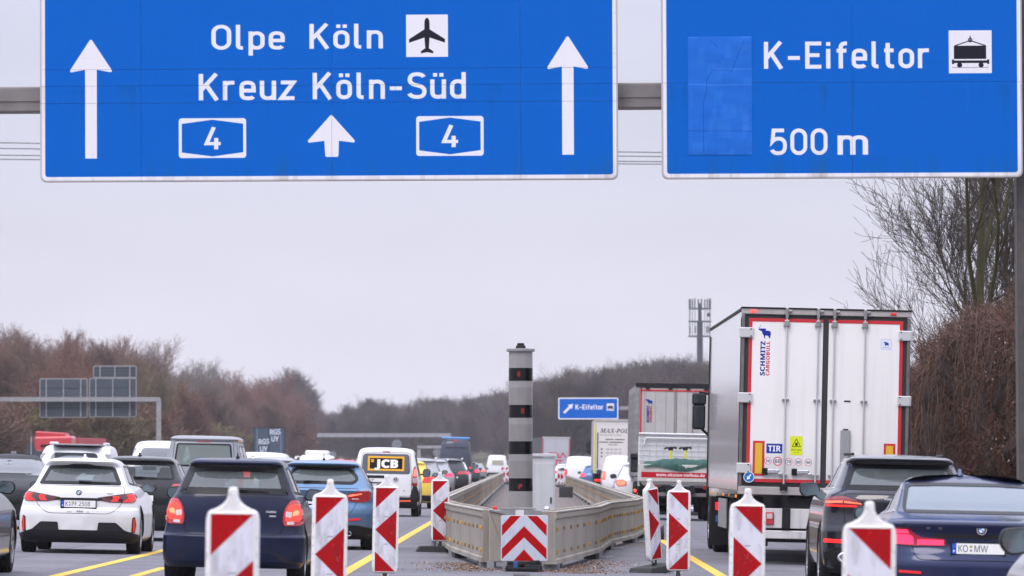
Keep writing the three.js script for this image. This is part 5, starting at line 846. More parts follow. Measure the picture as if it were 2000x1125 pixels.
// light blue hatchback
buildCar({
  label: 'light blue metallic hatchback with swept red tail lights between two left beacons', L: 4.42, H: 1.486, pos: place(-3.51, 94), paint: [.10, .20, .34], metal: .55, dirt: .25, p: 2.5, cr: .4, bow: .08,
  keys: [[.18, .78, -.14, -4.25], [.25, .85, -.05, -4.35], [.42, .868, 0, -4.4], [.58, .868, 0, -4.42], [.66, .862, -.01, -4.4], [.80, .852, -.06, -4.3], [.92, .838, -.04, -3.7], [.98, .82, -.02, -3.5], [1.01, .80, -.07, -3.35], [1.09, .765, -.17, -3.1], [1.24, .685, -.34, -2.7], [1.35, .625, -.46, -2.4], [1.378, .605, -.46, -2.25], [1.395, .595, -.35, -2.2], [1.425, .57, -.33, -2.1], [1.452, .51, -.44, -1.95], [1.474, .40, -.7, -1.8], [1.486, .16, -1.1, -1.5]],
  win: { rear: [[-.52, 1.08], [.52, 1.08], [.60, 1.15], [.585, 1.23], [.45, 1.36], [-.45, 1.36], [-.585, 1.23], [-.60, 1.15]], r: .06, glass: GL.paintedSheen, frit: .05, sides: [[[-.9, 1.16], [-2.0, 1.08], [-2.0, 1.38], [-1.3, 1.38]], [[-2.08, 1.08], [-3.2, 1.04], [-2.4, 1.38], [-2.08, 1.38]]], front: [[-.64, 1.08], [.64, 1.08], [.54, 1.38], [-.54, 1.38]] },
  lights: [{ poly: [[.37, .865], [.44, .815], [.60, .79], [.74, .80], [.79, .84], [.80, .95], [.775, .985], [.60, .97], [.45, .925]], r: .03, off: .014, lit: [{ poly: [[.43, .895], [.46, .915], [.66, .945], [.66, .925], [.47, .885]], mat: M.redHot, r: .008 }, { poly: [[.50, .838], [.62, .838], [.60, .858], [.50, .86]], mat: M.clearLens, r: .006, name: 'reversing_lens' }] }],
  panels: [{ poly: [[-.59, 1.352], [.59, 1.352], [.56, 1.394], [-.56, 1.394]], off: .004, mat: M.black, name: 'spoiler_shade', r: .02 }, { poly: [[-.2, 1.372], [.2, 1.372], [.19, 1.388], [-.19, 1.388]], off: .009, mat: phys(.12, .006, .008, .2), name: 'brake_light', r: .006 }, { poly: [[-.82, .18], [.82, .18], [.84, .36], [.6, .41], [-.6, .41], [-.84, .36]], mat: M.dark, off: .01 }, { poly: [[.44, .48], [.63, .495], [.655, .53], [.46, .515]], r: .01, mat: M.reflect, off: .012, name: 'reflector' }, { poly: mirrorPts([[.44, .48], [.63, .495], [.655, .53], [.46, .515]]), r: .01, mat: M.reflect, off: .012, name: 'reflector' }],  // upper black strip: painted shade below the spoiler edge
  rims: [{ poly: [[-.45, .56], [.45, .56], [.56, .70], [.60, .9], [.62, 1.02], [-.62, 1.02], [-.60, .9], [-.56, .70]], r: .1 }],
  wiper: [-.30, 1.10, -.02, 1.115], antenna: [0, -.9, .1], mirrors: { y: 1.02, z: -2.75, out: .12 }, plate: { y: .80, text: 'K|' }, belt: 1.02,
  extra(t, S) { mb().add(new THREE.TorusGeometry(.035, .007, 8, 20), new THREE.Matrix4().setPosition(.47, .27, S.rearZ(.47, .27) + .02)).build('exhaust', M.chrome, t); },
});

// white delivery van with window sticker
const jcb = canvasTex(512, 204, (x, w, h) => {
  x.fillStyle = '#e2a62c'; x.fillRect(0, 0, w, h); x.fillStyle = '#15161a'; x.fillRect(26, 26, w - 52, h - 52); x.fillStyle = '#e2a62c'; x.fillRect(44, 44, 40, 40);
  x.fillStyle = '#15161a'; x.fillRect(52, 52, 10, 10); x.fillRect(66, 60, 10, 10);
  x.fillStyle = '#f2f2f2'; x.font = 'bold 150px sans-serif'; x.textAlign = 'center'; x.save(); x.translate(276, 158); x.scale(1.28, 1); x.lineWidth = 9; x.strokeStyle = '#f2f2f2'; x.fillText('JCB', 0, 0); x.strokeText('JCB', 0, 0); x.restore();
});
const CADDY = [[.22, .80, -.1, -4.4], [.32, .88, -.02, -4.47], [.48, .905, 0, -4.5], [.56, .90, -.01, -4.48], [.9, .895, -.03, -4.3], [1.1, .87, -.05, -3.75], [1.35, .815, -.11, -3.3], [1.6, .765, -.18, -2.9], [1.72, .73, -.22, -2.7], [1.79, .665, -.25, -2.5], [1.825, .52, -.34, -2.3], [1.84, .25, -.7, -2.0]];
buildCar({
  name: 'delivery_van', category: 'van', label: 'white delivery van with yellow and black JCB sticker on its rear window', L: 4.5, H: 1.84, pos: place(-3.945, 152), paint: [.74, .735, .75], metal: 0, dirt: .25, p: 3.6, cr: .22, bow: .06, keys: CADDY,
  wheels: { r: .325, zs: [-.75, -3.7] },
  win: { rear: [[-.66, 1.13], [.66, 1.13], [.615, 1.67], [-.615, 1.67]], r: .09, solid: true, sides: [[[-.35, 1.15], [-1.5, 1.15], [-1.5, 1.66], [-.45, 1.66]], [[-1.6, 1.12], [-2.7, 1.12], [-2.5, 1.66], [-1.6, 1.66]], [[-2.78, 1.1], [-3.5, 1.06], [-2.95, 1.62], [-2.78, 1.62]]], front: [[-.72, 1.14], [.72, 1.14], [.64, 1.66], [-.64, 1.66]] },
  lights: [{ poly: [[.70, .83], [.84, .83], [.83, 1.0], [.80, 1.28], [.76, 1.36], [.725, 1.28], [.71, 1.0]], r: .02, off: .02, mat: phys(.3, .012, .016, .2, { clearcoat: 1 }), lit: [{ poly: [[.725, 1.08], [.81, 1.08], [.80, 1.26], [.75, 1.28]], mat: M.redHot }, { poly: [[.715, .90], [.825, .90], [.825, 1.04], [.72, 1.04]], mat: std(.42, .36, .36, .2), name: 'reversing_lens' }] }],
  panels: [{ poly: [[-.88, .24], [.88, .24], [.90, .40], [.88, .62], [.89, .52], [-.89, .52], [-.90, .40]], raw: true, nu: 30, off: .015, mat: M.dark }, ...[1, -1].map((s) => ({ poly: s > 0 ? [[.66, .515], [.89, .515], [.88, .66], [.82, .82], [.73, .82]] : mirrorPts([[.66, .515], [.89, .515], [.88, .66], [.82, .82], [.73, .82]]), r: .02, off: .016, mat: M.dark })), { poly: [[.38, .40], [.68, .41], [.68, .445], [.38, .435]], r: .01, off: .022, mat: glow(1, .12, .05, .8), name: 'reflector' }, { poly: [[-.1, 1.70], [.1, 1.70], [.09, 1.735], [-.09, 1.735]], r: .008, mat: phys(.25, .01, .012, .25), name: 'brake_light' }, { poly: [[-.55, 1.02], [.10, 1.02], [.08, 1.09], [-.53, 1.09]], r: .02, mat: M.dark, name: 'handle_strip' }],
  rims: [{ poly: [[-.69, .54], [.69, .54], [.70, 1.0], [.64, 1.71], [-.64, 1.71], [-.70, 1.0]], r: .08, w: .012 }],
  badge: [.27, .985, .07, vwBadge], plate: { x: -.28, y: .955, text: 'H|JP' }, mirrors: { y: 1.17, z: -3.25, k: 1.15, out: .17, shape: [[-.08, -.1, .04], [.08, -.1, .05], [.1, .06, .05], [.06, .1, .05], [-.06, .1, .05], [-.09, .04, .04]] },
  extra(t, S) { mesh('sticker', patch(S.rear, rectPts(-.485, 1.215, .485, 1.60), .007, 0, 12, .05), printed(jcb, .35), t); decal(t, S, 'lettering', .5, .69, .22, .06, txt('rt', 'bold 44px sans-serif', '#3a3a3e', 128, 56), 128, 56, .006); },
});

// dark SUV right lane
buildCar({
  label: 'dark SUV with slim red light bars, behind the white refrigerated trailer', L: 4.85, H: 1.705, pos: place(4.47, 69), paint: [.013, .013, .022], metal: .4, dirt: .2, coat: 1, p: 2.5, cr: .42, bow: .07, rough: .3,
  keys: [[.24, .80, -.16, -4.7], [.34, .93, -.05, -4.8], [.55, .965, 0, -4.85], [.75, .965, 0, -4.85], [.84, .955, -.03, -4.8], [.98, .945, -.06, -4.6], [1.12, .93, -.05, -4.2], [1.2, .90, -.08, -3.8], [1.28, .81, -.15, -3.3], [1.4, .745, -.30, -2.95], [1.54, .685, -.46, -2.6], [1.595, .662, -.49, -2.4], [1.618, .655, -.36, -2.35], [1.648, .63, -.34, -2.25], [1.672, .585, -.42, -2.15], [1.692, .49, -.65, -2.0], [1.705, .2, -1.25, -1.6]],
  wheels: { r: .375, w: .285, zs: [-.95, -3.85], track: 1.66 }, archMat: M.dark,
  win: { rear: [[-.70, 1.265], [.70, 1.265], [.69, 1.35], [.60, 1.585], [-.60, 1.585], [-.69, 1.35]], r: .1, glass: GL.dimPaintedSheen, frit: .06, sideTrim: M.chrome, sides: [[[-.75, 1.27], [-2.1, 1.25], [-2.1, 1.6], [-1.35, 1.6]], [[-2.18, 1.25], [-3.45, 1.22], [-2.75, 1.6], [-2.18, 1.6]]], front: [[-.70, 1.26], [.70, 1.26], [.62, 1.6], [-.62, 1.6]] },
  lights: [{ poly: [[.475, 1.05], [.70, 1.045], [.91, 1.05], [.935, 1.10], [.90, 1.165], [.70, 1.18], [.50, 1.11]], r: .03, off: .014, mat: phys(.22, .006, .012, .16, { clearcoat: 1 }), lit: [{ poly: [[.49, 1.09], [.70, 1.105], [.70, 1.125], [.51, 1.105]], mat: M.redHot, r: .005 }, { poly: [[.72, 1.106], [.90, 1.095], [.91, 1.12], [.72, 1.127]], mat: M.redHot, r: .005 }, { poly: [[.55, 1.055], [.90, 1.06], [.90, 1.08], [.56, 1.075]], mat: M.redLit, r: .005 }] }],
  panels: [{ poly: [[-.66, 1.565], [.66, 1.565], [.63, 1.616], [-.63, 1.616]], off: .004, mat: M.black, name: 'spoiler_shade', r: .02 }, { poly: [[-.9, .25], [.9, .25], [.93, .5], [.80, .56], [-.80, .56], [-.93, .5]], mat: M.dark, off: .01 }, ...[1, -1].map((s) => ({ poly: s > 0 ? [[.54, .61], [.93, .62], [.93, .665], [.54, .65]] : mirrorPts([[.54, .61], [.93, .62], [.93, .665], [.54, .65]]), r: .012, off: .014, mat: M.redLit, name: 'reflector' }))],  // the topmost black band is shade under the spoiler, put in as colour
  rims: [{ poly: [[-.6, .70], [.6, .70], [.70, .84], [.71, 1.04], [.73, 1.22], [-.73, 1.22], [-.71, 1.04], [-.70, .84]], r: .1 }],
  mirrors: { y: 1.245, z: -3.15, k: 1.2, out: .13, mat: M.black }, plate: { y: .86, text: 'K|' }, belt: 1.2,
  extra(t, S) {
    for (const s of [-1, 1]) mb().add(new THREE.TorusGeometry(.075, .016, 8, 24), new THREE.Matrix4().makeScale(1.35, .85, 1).setPosition(s * .66, .44, S.rearZ(.66, .44) + .02)).build('exhaust', M.chrome, t);
    decal(t, S, 'lettering', -.14, 1.155, .34, .03, txt('PORSCHE', 'bold 30px sans-serif', '#b8bac0', 260, 32), 260, 32, .006);
    for (const s of [-1, 1]) mb().bar(V(s * .56, 1.70, -1.1), V(s * .58, 1.70, -2.6), .018).build('roof_rail', M.dark, t);
  },
});

// dark blue saloon
buildCar({
  label: 'dark blue saloon with pink-red tail lights and plate beginning KO MW', L: 4.95, H: 1.48, pos: place(4.33, 55.5), paint: [.012, .02, .068], metal: .35, dirt: .1, p: 2.8, cr: .36, bow: .06, rough: .3,
  keys: [[.2, .82, -.14, -4.8], [.28, .90, -.03, -4.9], [.45, .93, 0, -4.95], [.58, .935, 0, -4.95], [.70, .925, -.04, -4.9], [.80, .91, -.075, -4.7], [.90, .90, -.07, -4.4], [.99, .88, -.02, -4.0], [1.025, .855, -.06, -3.7], [1.06, .80, -.32, -3.45], [1.10, .755, -.62, -3.3], [1.22, .70, -.98, -2.95], [1.33, .655, -1.35, -2.65], [1.40, .61, -1.62, -2.45], [1.44, .54, -1.8, -2.3], [1.465, .42, -1.95, -2.2], [1.48, .18, -2.1, -2.14]],
  wheels: { r: .34, w: .26, zs: [-1.05, -4.0], track: 1.62 },
  win: { rear: [[-.69, 1.095], [.69, 1.095], [.675, 1.2], [.61, 1.385], [.3, 1.395], [-.3, 1.395], [-.61, 1.385], [-.675, 1.2]], r: .05, rearGlass: GL.fog, frit: .03, sideTrim: M.chrome, sides: [[[-1.25, 1.10], [-2.35, 1.07], [-2.35, 1.40], [-1.75, 1.36]], [[-2.42, 1.07], [-3.5, 1.05], [-2.85, 1.38], [-2.42, 1.40]]], front: [[-.70, 1.10], [.70, 1.10], [.58, 1.38], [-.58, 1.38]] },  // rear glass: sky reflection is put into its pale base colour
  lights: [{ poly: [[.315, .78], [.60, .775], [.83, .785], [.875, .84], [.86, .92], [.80, .955], [.67, .955], [.60, .89], [.55, .865], [.32, .85]], r: .02, off: .014, mat: phys(.32, .006, .03, .14, { clearcoat: 1 }), lit: [{ poly: [[.335, .79], [.585, .787], [.585, .842], [.335, .838]], mat: M.redPink, r: .01 }, { poly: [[.62, .79], [.83, .795], [.855, .85], [.84, .89], [.66, .885], [.625, .86]], mat: M.redPink, r: .02 }, { poly: [[.665, .90], [.84, .90], [.79, .94], [.685, .94]], mat: M.redPink, r: .01 }] }],
  panels: [{ poly: [[-.44, .86], [.44, .86], [.42, .90], [-.42, .90]], mat: M.dark, r: .015, name: 'plate_recess' }, { poly: [[-.86, .22], [.86, .22], [.88, .36], [-.88, .36]], mat: M.dark, off: .01 }, ...[1, -1].map((s) => ({ poly: s > 0 ? [[.55, .505], [.76, .515], [.76, .54], [.55, .53]] : mirrorPts([[.55, .505], [.76, .515], [.76, .54], [.55, .53]]), r: .01, off: .012, mat: M.reflect, name: 'reflector' }))],
  rims: [{ poly: [[-.58, .64], [.58, .64], [.64, .73], [.63, .87], [.76, 1.0], [-.76, 1.0], [-.63, .87], [-.64, .73]], r: .06 }],
  plate: { y: .755, text: 'KO|MW' }, badge: [.03, .945, .046, roundel], fin: [-.05, -2.02, std(.10, .12, .2, .3, .4)], mirrors: { y: 1.06, z: -3.0, out: .14 },
  extra(t, S) {
    mb().box(-.04, 1.33, -1.75, .2, .03, .03, .01).box(-.06, 1.13, -.95, .17, .035, .03, .01).build('brake_light', glow(1, .2, .25, 1.2), t);
    decal(t, S, 'lettering', -.43, .955, .16, .03, (x, W, H) => { x.clearRect(0, 0, W, H); x.fillStyle = '#9a9ca4'; x.fillRect(4, 8, 36, 6); x.fillRect(4, 24, 36, 6); x.fillRect(110, 8, 36, 6); x.fillRect(110, 24, 36, 6); }, 150, 40, .006);
  },
});

// near car at the right edge, near car at the left edge
buildCar({
  label: 'pale silver car cut off by the right edge, only front flank and left mirror showing', L: 4.3, H: 1.47, pos: place(4.28, 37.3), paint: [.50, .50, .52], metal: .35, dirt: .65, dirtTop: 1.1,
  keys: KIND.hatch.keys.map(([y, w, a, b]) => [y, w * 1.02, a, b * 1.03]), win: { rear: KIND.hatch.rear, sides: [[[-.95, 1.05], [-1.95, 1.02], [-1.95, 1.36], [-1.2, 1.36]], [[-2.03, 1.02], [-3.1, 1.0], [-2.35, 1.36], [-2.03, 1.36]]], front: [[-.62, 1.06], [.62, 1.06], [.54, 1.36], [-.54, 1.36]] },
  lights: [{ poly: KIND.hatch.light }], mirrors: { y: 1.03, z: -2.45, k: 1.25, out: .14, mat: M.black }, plate: { y: .74, text: 'K|' },
});
buildCar({
  label: 'brownish grey car cut off by the left edge, following the white hatchback', L: 4.6, H: 1.5, pos: place(-7.38, 67.2), paint: [.085, .075, .07], metal: .5, dirt: .55, dirtTop: .9,
  keys: KIND.hatch.keys.map(([y, w, a, b]) => [y, w * 1.035, a, b * 1.1]), win: { rear: KIND.hatch.rear, sides: [[[-.95, 1.08], [-2.1, 1.05], [-2.1, 1.36], [-1.3, 1.36]], [[-2.2, 1.05], [-3.3, 1.03], [-2.55, 1.36], [-2.2, 1.36]]], front: [[-.62, 1.06], [.62, 1.06], [.54, 1.36], [-.54, 1.36]] },
  wheels: { r: .335, zs: [-.8, -3.6] }, lights: [{ poly: KIND.hatch.light }], mirrors: { y: 1.06, z: -2.7, k: 1.05, out: .13, mat: M.dark }, plate: { y: .74, text: 'K|' },
  extra(t, S) { mesh('side_marker', patch(S.side(1), roundPoly(rectPts(-4.05, .52, -3.93, .56), .01), .006, .01, 4, .02), M.amber, t); },
});
// black hatchback in the left lane
buildCar({
  label: 'black hatchback beside the white hatchback, plate ending 74, small roof aerial', L: 4.3, H: 1.48, pos: place(-6.87, 99), paint: [.012, .012, .015], metal: .3, dirt: .15,
  keys: KIND.hatch.keys.map(([y, w, a, b]) => [y, w * 1.02, a, b * 1.02]), win: { rear: [[-.62, 1.07], [.62, 1.07], [.53, 1.36], [-.53, 1.36]], glass: GL.tint, sides: [[[-.95, 1.05], [-1.95, 1.02], [-1.95, 1.36], [-1.2, 1.36]]], front: [[-.62, 1.06], [.62, 1.06], [.54, 1.36], [-.54, 1.36]] },
  lights: [{ poly: KIND.hatch.light }], plate: { y: .74, x: .0, text: 'K|274' }, mirrors: { y: 1.05, z: -2.5, mat: M.black }, fin: [-.05, -.8], wiper: [-.1, 1.09, .3, 1.085],
});
// grey camper van
buildCar({
  name: 'camper_van', category: 'van', label: 'grey pop-top camper van with wide greenish rear window', L: 4.9, H: 1.98, pos: place(-7.73, 133), paint: [.25, .26, .285], metal: .4, dirt: .2, p: 4, cr: .2, bow: .03, rough: .4,
  keys: [[.24, .84, -.1, -4.8], [.36, .93, -.02, -4.88], [.6, .95, 0, -4.9], [1.0, .95, -.02, -4.7], [1.2, .93, -.05, -4.2], [1.5, .865, -.13, -3.8], [1.78, .80, -.20, -3.4], [1.85, .79, -.22, -3.3], [1.90, .80, -.20, -3.2], [1.945, .74, -.25, -3.0], [1.975, .6, -.4, -2.7], [1.98, .25, -.8, -2.3]],
  win: { rear: [[-.70, 1.25], [.70, 1.25], [.635, 1.80], [-.635, 1.80]], r: .07, glass: GL.greenPaintedSheen, frit: .04, sides: [[[-.4, 1.28], [-1.7, 1.26], [-1.7, 1.76], [-.5, 1.76]], [[-1.8, 1.26], [-3.0, 1.24], [-3.0, 1.76], [-1.8, 1.76]]], front: [[-.75, 1.3], [.75, 1.3], [.66, 1.75], [-.66, 1.75]] },
  lights: [{ poly: [[.80, .8], [.94, .8], [.92, 1.2], [.81, 1.2]] }], panels: [{ poly: [[-.17, 1.825], [.17, 1.825], [.16, 1.85], [-.16, 1.85]], r: .008, mat: phys(.3, .02, .03, .25), name: 'brake_light' }, { poly: [[-.92, .26], [.92, .26], [.94, .5], [-.94, .5]], mat: M.dark }],
  rims: [{ poly: [[-.75, .55], [.75, .55], [.75, 1.2], [.69, 1.85], [-.69, 1.85], [-.75, 1.2]], r: .06, w: .012 }], belt: 1.2, mirrors: { y: 1.3, z: -3.6, k: 1.3 }, plate: { y: .95, text: 'K|' },
  extra(t, S) { mb().bar(V(-.03, 1.42, -.45), V(.28, 1.25, -.42), .012).bar(V(-.05, 1.47, -.45), V(.02, 1.38, -.45), .014).build('cargo_tool', M.plasticWhite, t); mb().box(-.3, 1.22, -.6, .7, .25, .3, .1).build('cargo_bag', std(.05, .22, .12, .9), t); },
});

// ---- further cars of the left lanes
const G = 'cars queueing in the left lanes';
const car = (kind, o) => simpleCar(kind, o);
car('hatch', { label: 'yellow hatchback ahead of the white JCB van', paint: [.80, .58, .08], metal: 0, pos: place(-4.0, 179), W: 1.78, H: 1.51 });
car('suv', { label: 'silver grey estate with roof rails just left of the fourth left beacon', paint: [.30, .30, .31], metal: .5, pos: place(-4.1, 203), H: 1.60, light: [[.5, .9], [.9, .92], [.86, 1.08], [.56, 1.08]], litMat: M.redHot, extra: rails });
car('suv', { label: 'silver estate half hidden between grey estate and black SUV', paint: [.33, .33, .35], metal: .5, pos: place(-4.2, 238), H: 1.58, light: [[.5, .9], [.9, .92], [.86, 1.06], [.56, 1.06]], litMat: M.redPink, extra: rails });
car('suv', { label: 'black SUV with roof rails and white plate in front of the police van', paint: [.035, .037, .042], metal: .4, pos: place(-3.85, 258), H: 1.64, W: 1.86, light: [[.36, .95], [.90, .93], [.90, 1.1], [.5, 1.08]], unlit: true, plate: { y: .80, text: 'K|' }, extra(t, S) { rails(t, S); mb().add(new THREE.SphereGeometry(.05, 10, 8), new THREE.Matrix4().setPosition(.42, .78, S.rearZ(.42, .78) + .02)).build('fog_lamp', M.clearLens, t); } });
function rails(t, S) { for (const s of [-1, 1]) mb().bar(V(s * .6, S.y1 + .01, -.75), V(s * .62, S.y1 + .01, -2.4), .03).bar(V(s * .6, S.y1 - .05, -.7), V(s * .6, S.y1 + .01, -.8), .03).build('roof_rail', M.plasticWhite, t); }
// police van
{
  const t = simpleCar('van', { name: 'police_van', category: 'van', label: 'tall dark grey police van with blue light bar on its roof', paint: [.045, .05, .075], metal: .2, rough: .5, dirt: .3, pos: place(-4.72, 345), W: 2.0, H: 2.85, L: 6, blind: true, blindSides: true, light: [[.8, .66], [.94, .66], [.92, .85], [.8, .85]], mirrors: { y: 1.25, z: -4.1, k: 1.6, out: .2 } });
  mb().box(0, 2.93, -.55, 1.72, .13, .3, .04).build('blue_light_bar', phys(.06, .26, .62, .25, { clearcoat: 1 }), t);
  mb().box(0, 2.78, -.3, .2, .07, .06, .01).build('brake_light', M.reflect, t); mb().box(0, 2.35, -.16, 1.3, .03, .02).box(0, 1.9, -.14, 1.5, .025, .02).box(0, 1.6, -.1, .02, 1.9, .02).build('door_seam', M.black, t);
}
car('hatch', { label: 'white hatchback with red lights partly hidden by the black SUV', paint: [.68, .68, .70], metal: 0, pos: place(-4.3, 312), H: 1.5 });
car('hatch', { label: 'dark grey hatchback with three red lights right of the police van', paint: [.05, .055, .065], pos: place(-4.35, 372), H: 1.52, litMat: M.redPink });
car('sedan', { label: 'grey saloon with red lights ahead, left of the far white camper', paint: [.2, .21, .22], pos: place(-4.4, 432), litMat: M.redHot });
{
  const t = simpleCar('van', { name: 'caravan', category: 'caravan', label: 'white touring caravan left of the speed camera column', paint: [.76, .76, .77], metal: 0, pos: place(-3.85, 610), W: 2.2, H: 2.3, L: 5.6, blind: true, blindSides: true, noLights: true, mirrors: { y: .8, z: -3.5, k: .5 }, rearWin: [] });
  mb().box(.1, 1.5, -.02, 1.2, .5, .06, .02).build('rear_window', std(.42, .38, .30, .2), t);
}
// roofs beyond the queue on the left
car('suv', { label: 'silver estate with black roof rails behind the blue hatchback', paint: [.36, .36, .38], metal: .5, pos: place(-6.9, 150), H: 1.52, extra: rails });
car('van', { name: 'delivery_van', category: 'van', label: 'small white van roof above the silver estate', paint: [.76, .76, .78], metal: 0, pos: place(-8.25, 172), H: 1.66, W: 1.8, blindSides: true });
{
  const t = simpleCar('van', { name: 'motorhome', category: 'motorhome', label: 'white motorhome with rounded roof hood above the light blue hatchback', paint: [.78, .78, .79], metal: 0, pos: place(-8.7, 228), W: 1.6, H: 1.66, L: 5, blind: true, blindSides: true });
  mb().box(0, 1.72, -1.3, .95, .22, 1.6, .09).build('roof_hood', M.plasticWhite, t);
}
car('sedan', { label: 'red car roof beside the white JCB van', paint: [.42, .03, .035], pos: place(-7.3, 214), H: 1.52 });
car('hatch', { label: 'pale car roof left of the white JCB van', paint: [.55, .55, .57], pos: place(-7.6, 262), H: 1.58 });

// ---- oncoming traffic on the far carriageway
const onc = (kind, o) => { const K = KIND[kind]; return simpleCar(kind, { noLights: true, low: o.low ?? true, ...o, turn: Math.PI, lowBumper: false, extra(t, S) { frontKit(t, S); o.extra?.(t, S); } }); };
function frontKit(t, S) {
  for (const s of [-1, 1]) mesh('headlight', patch(S.front, roundPoly(s > 0 ? [[.48, .62], [.80, .66], [.80, .78], [.55, .74]] : mirrorPts([[.48, .62], [.80, .66], [.80, .78], [.55, .74]]), .03), .008, .02, 8, .03), M.clearLens, t);
  mesh('grille', patch(S.front, roundPoly(rectPts(-.45, .5, .45, .68), .05), .006, .02, 10, .03), M.black, t);
}
onc('sedan', { label: 'black oncoming saloon cut off by the left edge', paint: [.02, .021, .025], metal: 0, coat: .1, rough: .55, dirt: .05, pos: place(-10.35, 114.8), H: 1.47 });
onc('van', { name: 'delivery_van', category: 'van', label: 'white oncoming van with dark roof panel above the white hatchback', paint: [.76, .76, .77], metal: 0, pos: place(-10.6, 134.5), W: 1.85, H: 1.72, L: 4.5, extra(t, S) { mb().box(-.02, 1.70, -2.6, 1.15, .035, 1.1, .01).build('roof_panel', std(.30, .30, .33, .5), t); rails(t, S); } });
onc('van', { name: 'delivery_van', category: 'van', label: 'white oncoming van half hidden by the grey camper van', paint: [.76, .76, .77], metal: 0, pos: place(-12.3, 190), H: 1.98 });
onc('hatch', { label: 'dark oncoming car between black saloon and white hatchback', paint: [.05, .05, .055], pos: place(-9.75, 150), H: 1.45 });

// ---- right lanes, far
car('van', { name: 'delivery_van', category: 'van', label: 'white van with small red light beside the grey cabinet', paint: [.77, .77, .78], metal: 0, pos: place(2.85, 343), H: 1.99, blind: true, blindSides: true, litMat: M.redLit });
car('hatch', { label: 'blue hatchback in front of the tilted trailer with printed doors', paint: [.08, .17, .36], pos: place(3.58, 326), H: 1.47, litMat: M.redPink });
car('van', { name: 'delivery_van', category: 'van', label: 'white van with orange-red light left of the flatbed truck', paint: [.77, .77, .78], metal: 0, pos: place(4.3, 276), H: 1.97, blind: true, blindSides: true, litMat: M.redHot });
car('suv', { label: 'white compact SUV with round red lights left of the flatbed truck', paint: [.72, .73, .76], metal: 0, dirt: .2, pos: place(3.55, 186), H: 1.63, W: 1.78, light: [[.52, .85], [.80, .82], [.88, .93], [.86, 1.04], [.62, 1.05], [.5, .98]], litMat: M.redHot });
car('hatch', { label: 'white hatchback at the far end of the right lane', paint: [.7, .7, .72], metal: 0, pos: place(2.35, 420), H: 1.5, W: 1.8 });
// ---------------------------------------------------------------- articulated trucks
const truckWhite = phys(.86, .855, .86, .34, { map: sprayMap, clearcoat: .4, clearcoatRoughness: .1 }), sideWhite = phys(.66, .66, .68, .25, { map: sprayMap, clearcoat: .8, clearcoatRoughness: .08, bumpMap: tex(256, (u, v) => [.5 + .5 * Math.sin(u * 6.283 * 16) * .4 + .2 * (vnoise(u * 64, v * 2, 3, 64) - .5)], false, 1), bumpScale: .0015 });
const darkMirror = std(.07, .08, .085, .1, 1), sealDark = std(.028, .03, .032, .7), redTrim = std(.58, .02, .028, .45), beige = std(.47, .44, .43, .45, .1, { map: grimeMap });
function bullLogo(x, w, h) { // elephant above two lines of vertical lettering
  x.clearRect(0, 0, w, h); const k = w / 225, E = (pts, start) => { x.beginPath(); x.moveTo((start[0] - 262) * k, (start[1] - 128) * k); pts.forEach(([a, b, c, d]) => x.quadraticCurveTo((a - 262) * k, (b - 128) * k, (c - 262) * k, (d - 128) * k)); x.closePath(); x.fill(); };
  x.fillStyle = '#22349a';
  E([[310, 165, 300, 180], [290, 196, 300, 206], [330, 192, 352, 200], [380, 194, 400, 198], [405, 214, 402, 234], [440, 230, 462, 238], [492, 250, 486, 296], [480, 330, 474, 364], [464, 368, 456, 364], [456, 338, 440, 326], [420, 314, 392, 320], [388, 340, 398, 366], [388, 372, 378, 366], [372, 330, 362, 306], [342, 290, 346, 270], [336, 262, 342, 250], [320, 244, 308, 232], [286, 232, 284, 214], [280, 196, 296, 176], [312, 158, 318, 134]], [326, 136]);
  const line = (s, px, col, fs, wt) => { x.save(); x.translate(px, h * .992); x.rotate(-Math.PI / 2); x.font = `bold ${fs}px sans-serif`; x.fillStyle = x.strokeStyle = col; x.scale(h * .672 / x.measureText(s).width, 1); x.lineWidth = wt; x.fillText(s, 0, 0); x.strokeText(s, 0, 0); x.restore(); };
  line('SCHMITZ', w * .60, '#2b2f8e', w * .47, 4); line('CARGOBULL', w * .94, '#d0202c', w * .36, 2);
}
function flat(t, name, x0, y0, x1, y1, z, tx, rough = .4, alpha) { const g = new THREE.PlaneGeometry(x1 - x0, y1 - y0); g.translate((x0 + x1) / 2, (y0 + y1) / 2, z); const m = printed(tx, rough); if (alpha) m.transparent = true; return mesh(name, g, m, t); }
const logoTex = canvasTex(256, 1024, bullLogo);
function truckWheels(t, xs, zs, r = .5, w = .3) { const g = wheelGeo(r, w); for (const z of zs) for (const x of xs) { const h = new THREE.Group(); h.name = 'wheel'; h.position.set(x, r, z); if (x < 0) h.rotation.y = Math.PI; t.add(h); mesh('tyre', g.tyre, M.rubber, h); mesh('rim', g.rim, M.rim, h); } }
